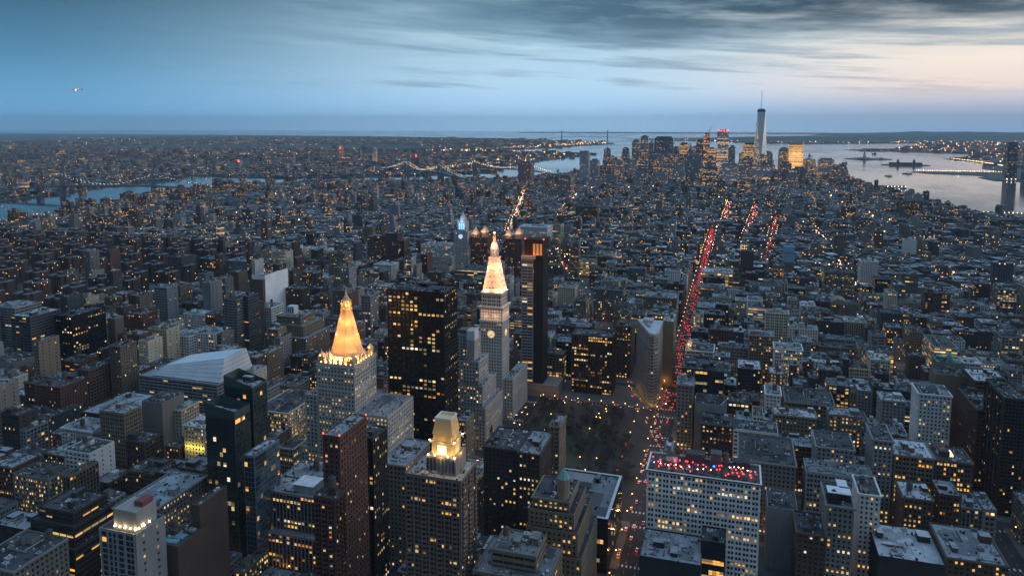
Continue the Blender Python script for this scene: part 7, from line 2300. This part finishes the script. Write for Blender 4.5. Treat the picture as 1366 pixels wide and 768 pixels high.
# far traffic and far lamps: too many and too small to count
TR = MB()
DL = MB()
def oct_(mb, x, y, z, r, mi): mb.lathe(x, y, [(.02, z - r), (r, z), (.02, z + r)], 4, mi=mi)
def flow(fx, y0, y1, n_f, red, spread=10):
    for _ in range(n_f):
        y = random.uniform(y0, y1); x = fx(y) + random.choice((-1, -.55, -.1, .4, .85)) * spread
        r = .22 + .00010 * y
        TR.box(x - .85, x + .85, y - 2.1, y + 2.1, .2, 1.4, mi=0)
        isr = random.random() < red
        TR.box(x - .5 - r * .8, x + .5 + r * .8, y - 2.35, y - 2.15, .6, .7 + r, mi=1 if isr else 2)
def along(P_):
    ys = [p[1] for p in P_]; xs = [p[0] for p in P_]
    return lambda y: float(np.interp(y, ys, xs))
for P_, n_f, red in zip(PATHS, (300, 90, 80, 90, 170, 60, 60, 60), (.94, .85, .8, .25, .4, .6, .4, .7)):
    flow(along(P_), P_[0][1], P_[-1][1], int(n_f * 1.5), red, 6)
flow(lambda y: -67, 840, 1560, 60, .95, 9)
flow(lambda y: -830, 700, 1600, 50, .4, 10)
flow(lambda y: -1030, 700, 1600, 50, .4, 10)
tag(TR.build('far_traffic', [CARM[0], M_TAIL, M_HEADL], shader=False), 'streams of tiny car lights in the far avenues', 'traffic', kind='stuff')


def lamps_at(fx, y0, y1, step_, z=8, r0=.4, kk=.0002, white=.15):
    y = y0
    while y < y1:
        for s_ in (-12, 12):
            oct_(DL, fx(y) + s_ + random.uniform(-1, 1), y + random.uniform(-6, 6), z, (r0 + kk * y) * random.uniform(.6, 1.15), 1 if random.random() < white else 0)
        y += step_
for P_ in PATHS: lamps_at(along(P_), P_[0][1], P_[-1][1], 48)
lamps_at(lambda y: 208, 1500, 1700, 45)
lamps_at(lambda y: -830, 600, 2600, 70, r0=.5); lamps_at(lambda y: -1030, 600, 2700, 60, r0=.6); lamps_at(lambda y: -640, 560, 2700, 80); lamps_at(lambda y: 480, 1100, 2500, 80); lamps_at(lambda y: 722, 1600, 2600, 80)
lamps_at(lambda y: -500, 600, 1500, 80)
for _ in range(1300):      # scattered over the old town
    x, y = random.uniform(-2500, 900), random.uniform(1000, 5200)
    if not inside(ISLAND, x, y): continue
    oct_(DL, x, y, random.choice((6, 8, 14, 22)), (.40 + .00023 * y) * random.choice((.5, .7, .7, 1, 1.6)), 0 if random.random() < .75 else (1 if random.random() < .8 else 2))
for _ in range(170):      # estate and river road
    t_ = random.random(); x, y = -2470 + random.uniform(-50, 20), 1800 + t_ * 1500
    oct_(DL, -2340 - 190 * t_ + random.uniform(-70, 30) - (40 if t_ > .5 else 0), y, 9, random.uniform(.8, 1.7), 0)
for _ in range(60):
    oct_(DL, random.uniform(-1480, -1060), random.uniform(780, 1540), 6, random.uniform(.4, .9), 0 if random.random() < .7 else 1)
for _ in range(80):       # ball fields by the old town
    oct_(DL, random.gauss(-1330, 70), random.gauss(1980, 60), 9, random.uniform(.6, 1.5), 0)
tag(DL.build('far_street_lamps', [M_SODIUM, M_WLAMP, M_RED], shader=False), 'countless small orange and white lamps scattered over the city', 'lamps', kind='stuff')
BL = MB()
for _ in range(2300):
    y = 2700 * math.exp(random.random() * 1.75); x = random.uniform(-1.1 * y - 400, -1200)
    if not inside(BROOKLYN, x, y): continue
    oct_(BL, x, y, random.uniform(6, 16), (.2 + .0002 * y) * random.choice((.4, .5, .6, .8, 1.3)), 0 if random.random() < .72 else (1 if random.random() < .8 else 2))
for _ in range(420):      # docks along the water
    i = random.choice(range(9, 19)); a, b = np.array(BROOKLYN[i]), np.array(BROOKLYN[i + 1]); p = a + (b - a) * random.random() + (-random.uniform(60, 700), 0)
    oct_(BL, p[0], p[1], 12, (.25 + .0003 * p[1]) * random.choice((.5, .8, 1.2)), 0 if random.random() < .7 else 1)
for _ in range(1300):
    y = random.uniform(5600, 16500); x = random.uniform(1300, 9000)
    if not inside(JERSEY, x, y): continue
    if y < 9000 and x < 2100 and random.random() < .5: continue
    oct_(BL, x, y, random.uniform(6, 16), (.25 + .00028 * y) * random.choice((.5, .7, .9, 1.4)), 0 if random.random() < .75 else 1)
for _ in range(320):
    x, y = random.uniform(-2200, 6000), random.uniform(13800, 17000)
    if inside(STATEN, x, y): oct_(BL, x, y, 14, .00026 * y * random.choice((.5, .8, 1.1)), 0 if random.random() < .75 else 1)
for k in range(46):       # curved quay
    f = k / 45; a = f * 2.4
    oct_(BL, 1985 - 0 * f + 60 * math.sin(a * 1.3), 8050 - 1650 * f, 9, 2.2, 1 if k % 3 else 0)
for k in range(40): oct_(BL, 1230 + k * 14.5, 5860 + 10 * math.sin(k), 8, 1.9, 1 if k % 2 else 0)
tag(BL.build('far_shore_lamps', [M_SODIUM, M_WLAMP, M_RED], shader=False), 'countless tiny lamps across the river and round the bay', 'lamps', kind='stuff')

# ------------------------------------------------------------------ bridges
def bridge(name, label, a, b, th, deck, over, wid, lamps=True, tw=9, col=M_STEEL):
    """suspension bridge with towers at a and b; over = how far the deck runs on beyond each tower"""
    a, b = np.array(a, float), np.array(b, float)
    L = np.linalg.norm(b - a); u = (b - a) / L; v = np.array([-u[1], u[0]])
    org = np.array([*(a + b) / 2, 0.])
    root = thing(name, label, 'bridge', org)
    P = lambda s, o_, z: (a[0] + u[0] * s + v[0] * o_, a[1] + u[1] * s + v[1] * o_, z)
    d = MB()
    N = 40
    ss = np.linspace(-over[0], L + over[1], N)
    for s0, s1 in zip(ss[:-1], ss[1:]):
        z = lambda s: deck - max(0, -s, s - L) / max(over) * (deck - 8)
        for (z0, z1) in ((0, 2.2),):
            q = [P(s0, -wid, z(s0)), P(s1, -wid, z(s1)), P(s1, wid, z(s1)), P(s0, wid, z(s0))]
            t = [(x, y, zz + 7) for x, y, zz in q]
            d.quads([t, [q[0], q[1], t[1], t[0]], [q[2], q[3], t[3], t[2]], q[::-1]])
    d.build('deck', col, root, org, shader=False)
    for s in (0, L):
        t = MB()
        for o_ in (-wid, wid):
            t.tube(P(s, o_, -4), P(s, o_, th), tw, tw * .7, 4)
        for z in (deck - 6, deck + (th - deck) * .5, th - 6): t.tube(P(s, -wid, z), P(s, wid, z), 3.0, k=4)
        t.build('bridge_tower', col, root, org, shader=False)
    bul = MB()
    for o_ in (-wid, wid):
        c = MB()
        pts = []
        for f in np.linspace(0, 1, 25): pts.append((L * f, th - (th - deck - 10) * (1 - (2 * f - 1) ** 2)))
        left_ = [(-over[0] * .75 * (1 - f), deck - 2 + (th - deck) * f ** 1.4) for f in np.linspace(0, 1, 13)]
        right_ = [(L + over[1] * .75 * f, deck - 2 + (th - deck) * (1 - f) ** 1.4) for f in np.linspace(0, 1, 13)]
        full = left_[:-1] + pts + right_[1:]
        for (s0, z0), (s1, z1) in zip(full[:-1], full[1:]):
            c.tube(P(s0, o_, z0), P(s1, o_, z1), .9, k=4)
            if lamps:
                for f in (.5,):
                    p = P(s0 + (s1 - s0) * f, o_, z0 + (z1 - z0) * f + 1.5); oct_(bul, *p, .00016 * p[1] + .2, 0)
        for s, z in full[::2]:
            if z > deck + 8: c.tube(P(s, o_, deck + 6), P(s, o_, z), .35, k=3)
        c.build('cable', col, root, org, shader=False)
    if lamps: tag(bul.build('cable_lamp', M_WLAMP, root, org, shader=False), kind='stuff')
    return root


bridge('suspension_bridge', 'dark suspension bridge with strings of lamps over the left river', (-3022, 2681), (-2613, 2805), 102, 42, (500, 420), 12)
bridge('suspension_bridge', 'far suspension bridge strung with lamps before the broad pale blocks', (-2035, 4343), (-1700, 4100), 96, 42, (420, 300), 12)
bridge('suspension_bridge', 'farthest lamp-strung bridge of the pair, with stone towers', (-1690, 4690), (-1260, 4500), 84, 42, (380, 250), 10)
bridge('suspension_bridge', 'very distant bridge seen as two thin towers on the horizon', (-3665, 15744), (-2790, 16500), 210, 65, (700, 700), 9, False, 9)

# ------------------------------------------------------------------ statue on its island, boats, vent tower pier
o = thing('statue', 'tiny statue with raised torch on a pedestal on the small island', 'statue', (1190, 7880, 0))
m = MB(); m.prism([(45 * math.cos(a) * (1 if k % 2 else .72), 45 * math.sin(a) * (1 if k % 2 else .72)) for k, a in enumerate(np.arange(22) * math.pi / 11)], 0, 14); m.prism([(-14, -14), (14, -14), (14, 14), (-14, 14)], 14.01, 47, pts1=[(-9, -9), (9, -9), (9, 9), (-9, 9)]); m.build('pedestal', M_LIME, o, shader=False)
m = MB(); m.lathe(0, 0, [(7.5, 47), (6.5, 60), (5, 76), (4.2, 80), (1.6, 81.5), (2.4, 83), (2.4, 86), (1.2, 87.5)], 10); m.tube((-3.5, 0, 78), (-6, 0, 92), 1.4, 1, 6); m.lathe(-6, 0, [(.8, 91.5), (1.8, 93), (1.2, 95), (.1, 97)], 6); m.build('figure', M_COPPER, o, shader=False)
for _ in range(26):
    a = random.uniform(0, 6.28); r_ = random.uniform(70, 130)
    plant(1240 + r_ * 1.3 * math.cos(a), 7900 + r_ * .8 * math.sin(a), 'dark tree on the statue\'s small island', 'trees on the statue island', 1.4, 0)
o = thing('island_hall', 'long brick hall with turrets on the second small island', 'hall', (1340, 6800, 0))
m = MB(); m.box(-120, 120, -25, 25, 0, 20)
for sx in (-60, 60): m.box(sx - 8, sx + 8, -27, -11, 20.01, 36)
m.build('wall', plain('hall_brick', (.14, .10, .09), .9), o, shader=False)
m = MB()
for sx in (-60, 60): m.lathe(sx, -19, [(11, 36.02), (8, 42), (3, 46), (.2, 52)], 8)
m.build('turret_roof', M_COPPER, o, shader=False)
BOAT = None
for (x, y, rz, s_, lab) in ((900, 7000, .4, 1.6, 'small ferry on the bay between the islands and downtown'), (1120, 5600, 1.2, 1.2, 'little boat on the bay near the long quay'), (760, 8600, -.3, 2, 'ferry far out on the bay behind the tallest spire'), (950, 5300, .9, 1.0, 'tiny boat nearest the downtown shore'), (1500, 9300, .2, 2.2, 'distant ship on the bay before the far shore'), (-2950, 2120, 1.3, .8, 'small boat drawing a wake on the left river')):
    o = thing('ferry', lab, 'boat', (x, y, -3), None, rz); o.scale = (s_,) * 3
    if BOAT is None:
        m = MB(); m.prism([(-5, -22), (5, -22), (6, 10), (0, 26), (-6, 10)], -.4, 4.5, pts1=[(-5.4, -22), (5.4, -22), (6.6, 11), (0, 28), (-6.6, 11)]); a = m.build('hull', plain('boat_hull', (.10, .10, .11), .6), o, shader=False)
        m = MB(); m.box(-4.5, 4.5, -18, 8, 4.51, 9); m.box(-3.5, 3.5, -10, 5, 9.01, 12); m.tube((0, -6, 12), (0, -6, 18), .8, k=6); b = m.build('cabin', plain('boat_white', (.55, .55, .55), .6), o, shader=False)
        m = MB()
        for k in range(7): m.box(4.52, 4.6, -16 + k * 3.2, -14 + k * 3.2, 6, 8); m.box(-4.6, -4.52, -16 + k * 3.2, -14 + k * 3.2, 6, 8)
        c = m.build('cabin_window', plain('cabin_glow', (1, .9, .7), .4, 0, (1, .8, .5), 1.5), o, shader=False); BOAT = (a, b, c)
    else:
        for q in BOAT: c = q.copy(); COL.objects.link(c); c.parent = o
o = thing('vent_tower', 'square brick vent tower standing in the water at the end of a lit pier', 'tower', (951, 3151, 0))
m = MB(); m.box(-13, 13, -13, 13, -4, 34)
for k in range(4): m.box(-11 + k * 5.8, -7.6 + k * 5.8, -13.3, -13.01, 18, 31)
m.build('wall', plain('vent_brick', (.24, .20, .16), .9), o, shader=False)
o = thing('pier', 'long low pier with a row of lamps running out to the vent tower', 'pier', (1010, 3140, 0))
m = MB(); m.box(-170, 140, -8, 8, -1, 3, bottom=True)
for k in range(16): m.tube((-165 + k * 20, -6, -4), (-165 + k * 20, -6, -1), .8, k=6); m.tube((-165 + k * 20, 6, -4), (-165 + k * 20, 6, -1), .8, k=6)
m.build('deck', M_PAVE, o, shader=False)
for k in range(22):
    m = MB(); m.tube((-160 + k * 13.5, -7, 3), (-160 + k * 13.5, -7, 7), .12, k=4); m.ball(-160 + k * 13.5, -7, 7.5, .8); m.build('pier_lamp', M_WLAMP, o, shader=False)
for (x0_, x1_, y0_, y1_, lab) in ((600, 800, 4130, 4165, 'broad lit pier shed at the shore right of downtown'), (760, 960, 2960, 3000, 'dark pier shed at the right shore'), (660, 860, 4290, 4320, 'narrow lit pier nearer the tallest spire')):
    o = thing('pier', lab, 'pier', ((x0_ + x1_) / 2, (y0_ + y1_) / 2, 0)); m = MB(); hx2, hy2 = (x1_ - x0_) / 2, (y1_ - y0_) / 2
    m.box(-hx2, hx2, -hy2, hy2, -4, 1); m.box(-hx2 + 6, hx2 - 6, -hy2 + 4, hy2 - 4, 1.01, 11); m.build('shed', plain('shed_grey', (.22, .23, .24), .8), o, shader=False)
    if 'lit' in lab:
        for k in range(12): mm = MB(); mm.ball(-hx2 + 8 + k * (2 * hx2 - 16) / 11, -hy2 + 2, 7, 1.3); mm.build('pier_lamp', M_WLAMP, o, shader=False)

# ------------------------------------------------------------------ airliner low in the left sky, its lights on
# heading across the view, about seven kilometres out
o = thing('airliner', 'tiny airliner with bright landing lights crossing the empty left sky', 'aeroplane', (-3306, 3054, 512), None, R(48))
m = MB(); m.lathe(0, 0, [(.1, -26), (1.6, -23), (2.4, -18), (2.6, 12), (1.6, 22), (.3, 29)], 12)
for q in range(len(m.q)):
    v, *r_ = m.q[q]; m.q[q] = (v[..., [2, 1, 0]] * np.array([1, 1, 1]), *r_)
if m.t: m.t = []
m.build('fuselage', plain('aircraft_white', (.8, .8, .8), .4), o, shader=False)
m = MB()
for s_ in (-1, 1):
    P_ = [(-5, 2 * s_, -.8), (4, 26 * s_, .6), (7, 26 * s_, .6), (6, 2 * s_, -.8)]
    m.quads([P_, [(x, y, z - .5) for x, y, z in P_][::-1], [P_[0], P_[1], (P_[1][0], P_[1][1], .1), (P_[0][0], P_[0][1], -1.3)]])
m.build('wing', M_LIME, o, shader=False)
m = MB(); m.quads([[(20, -.2, 1.5), (27, -.2, 1.5), (29, -.2, 9), (25.5, -.2, 9)], [(27, .2, 1.5), (20, .2, 1.5), (25.5, .2, 9), (29, .2, 9)]])
for s_ in (-1, 1): m.quads([[(22, .5 * s_, 1.4), (26, .5 * s_, 1.4), (28, 9 * s_, 2.2), (25.5, 9 * s_, 2.2)]])
m.build('tail_fin', M_LIME, o, shader=False)
for s_ in (-1, 1):
    m = MB(); m.tube((-2, 9 * s_, -2.6), (3.5, 9 * s_, -2.6), 1.5, 1.2, 10); m.build('engine', M_LIME, o, shader=False)
    m = MB(); m.ball(-3.5, 4 * s_, -1.5, 2.0); m.build('landing_light', M_WLAMP, o, shader=False)
m = MB(); m.ball(6, -26, .6, 1.4); m.build('wing_light', M_RED, o, shader=False)

# ------------------------------------------------------------------ the air between here and the horizon
HAZE_D = 2.5e-5
hm = bpy.data.materials.new('haze')
hm.use_nodes = True
t = NT(hm.node_tree)
pv_ = t.new('ShaderNodeVolumePrincipled')
pv_.inputs['Color'].default_value = (.62, .85, 1.0, 1)
pv_.inputs['Density'].default_value = HAZE_D
pv_.inputs['Anisotropy'].default_value = 0.0
t.put(t.new('ShaderNodeOutputMaterial').inputs['Volume'], pv_.outputs[0])
m = MB()
m.box(-39000, 39000, -2600, 38600, -5.5, 760, bottom=True)
hz = tag(m.build('haze', hm, shader=False), 'even blue dusk haze thinning the far city and the bay', 'haze', kind='stuff')
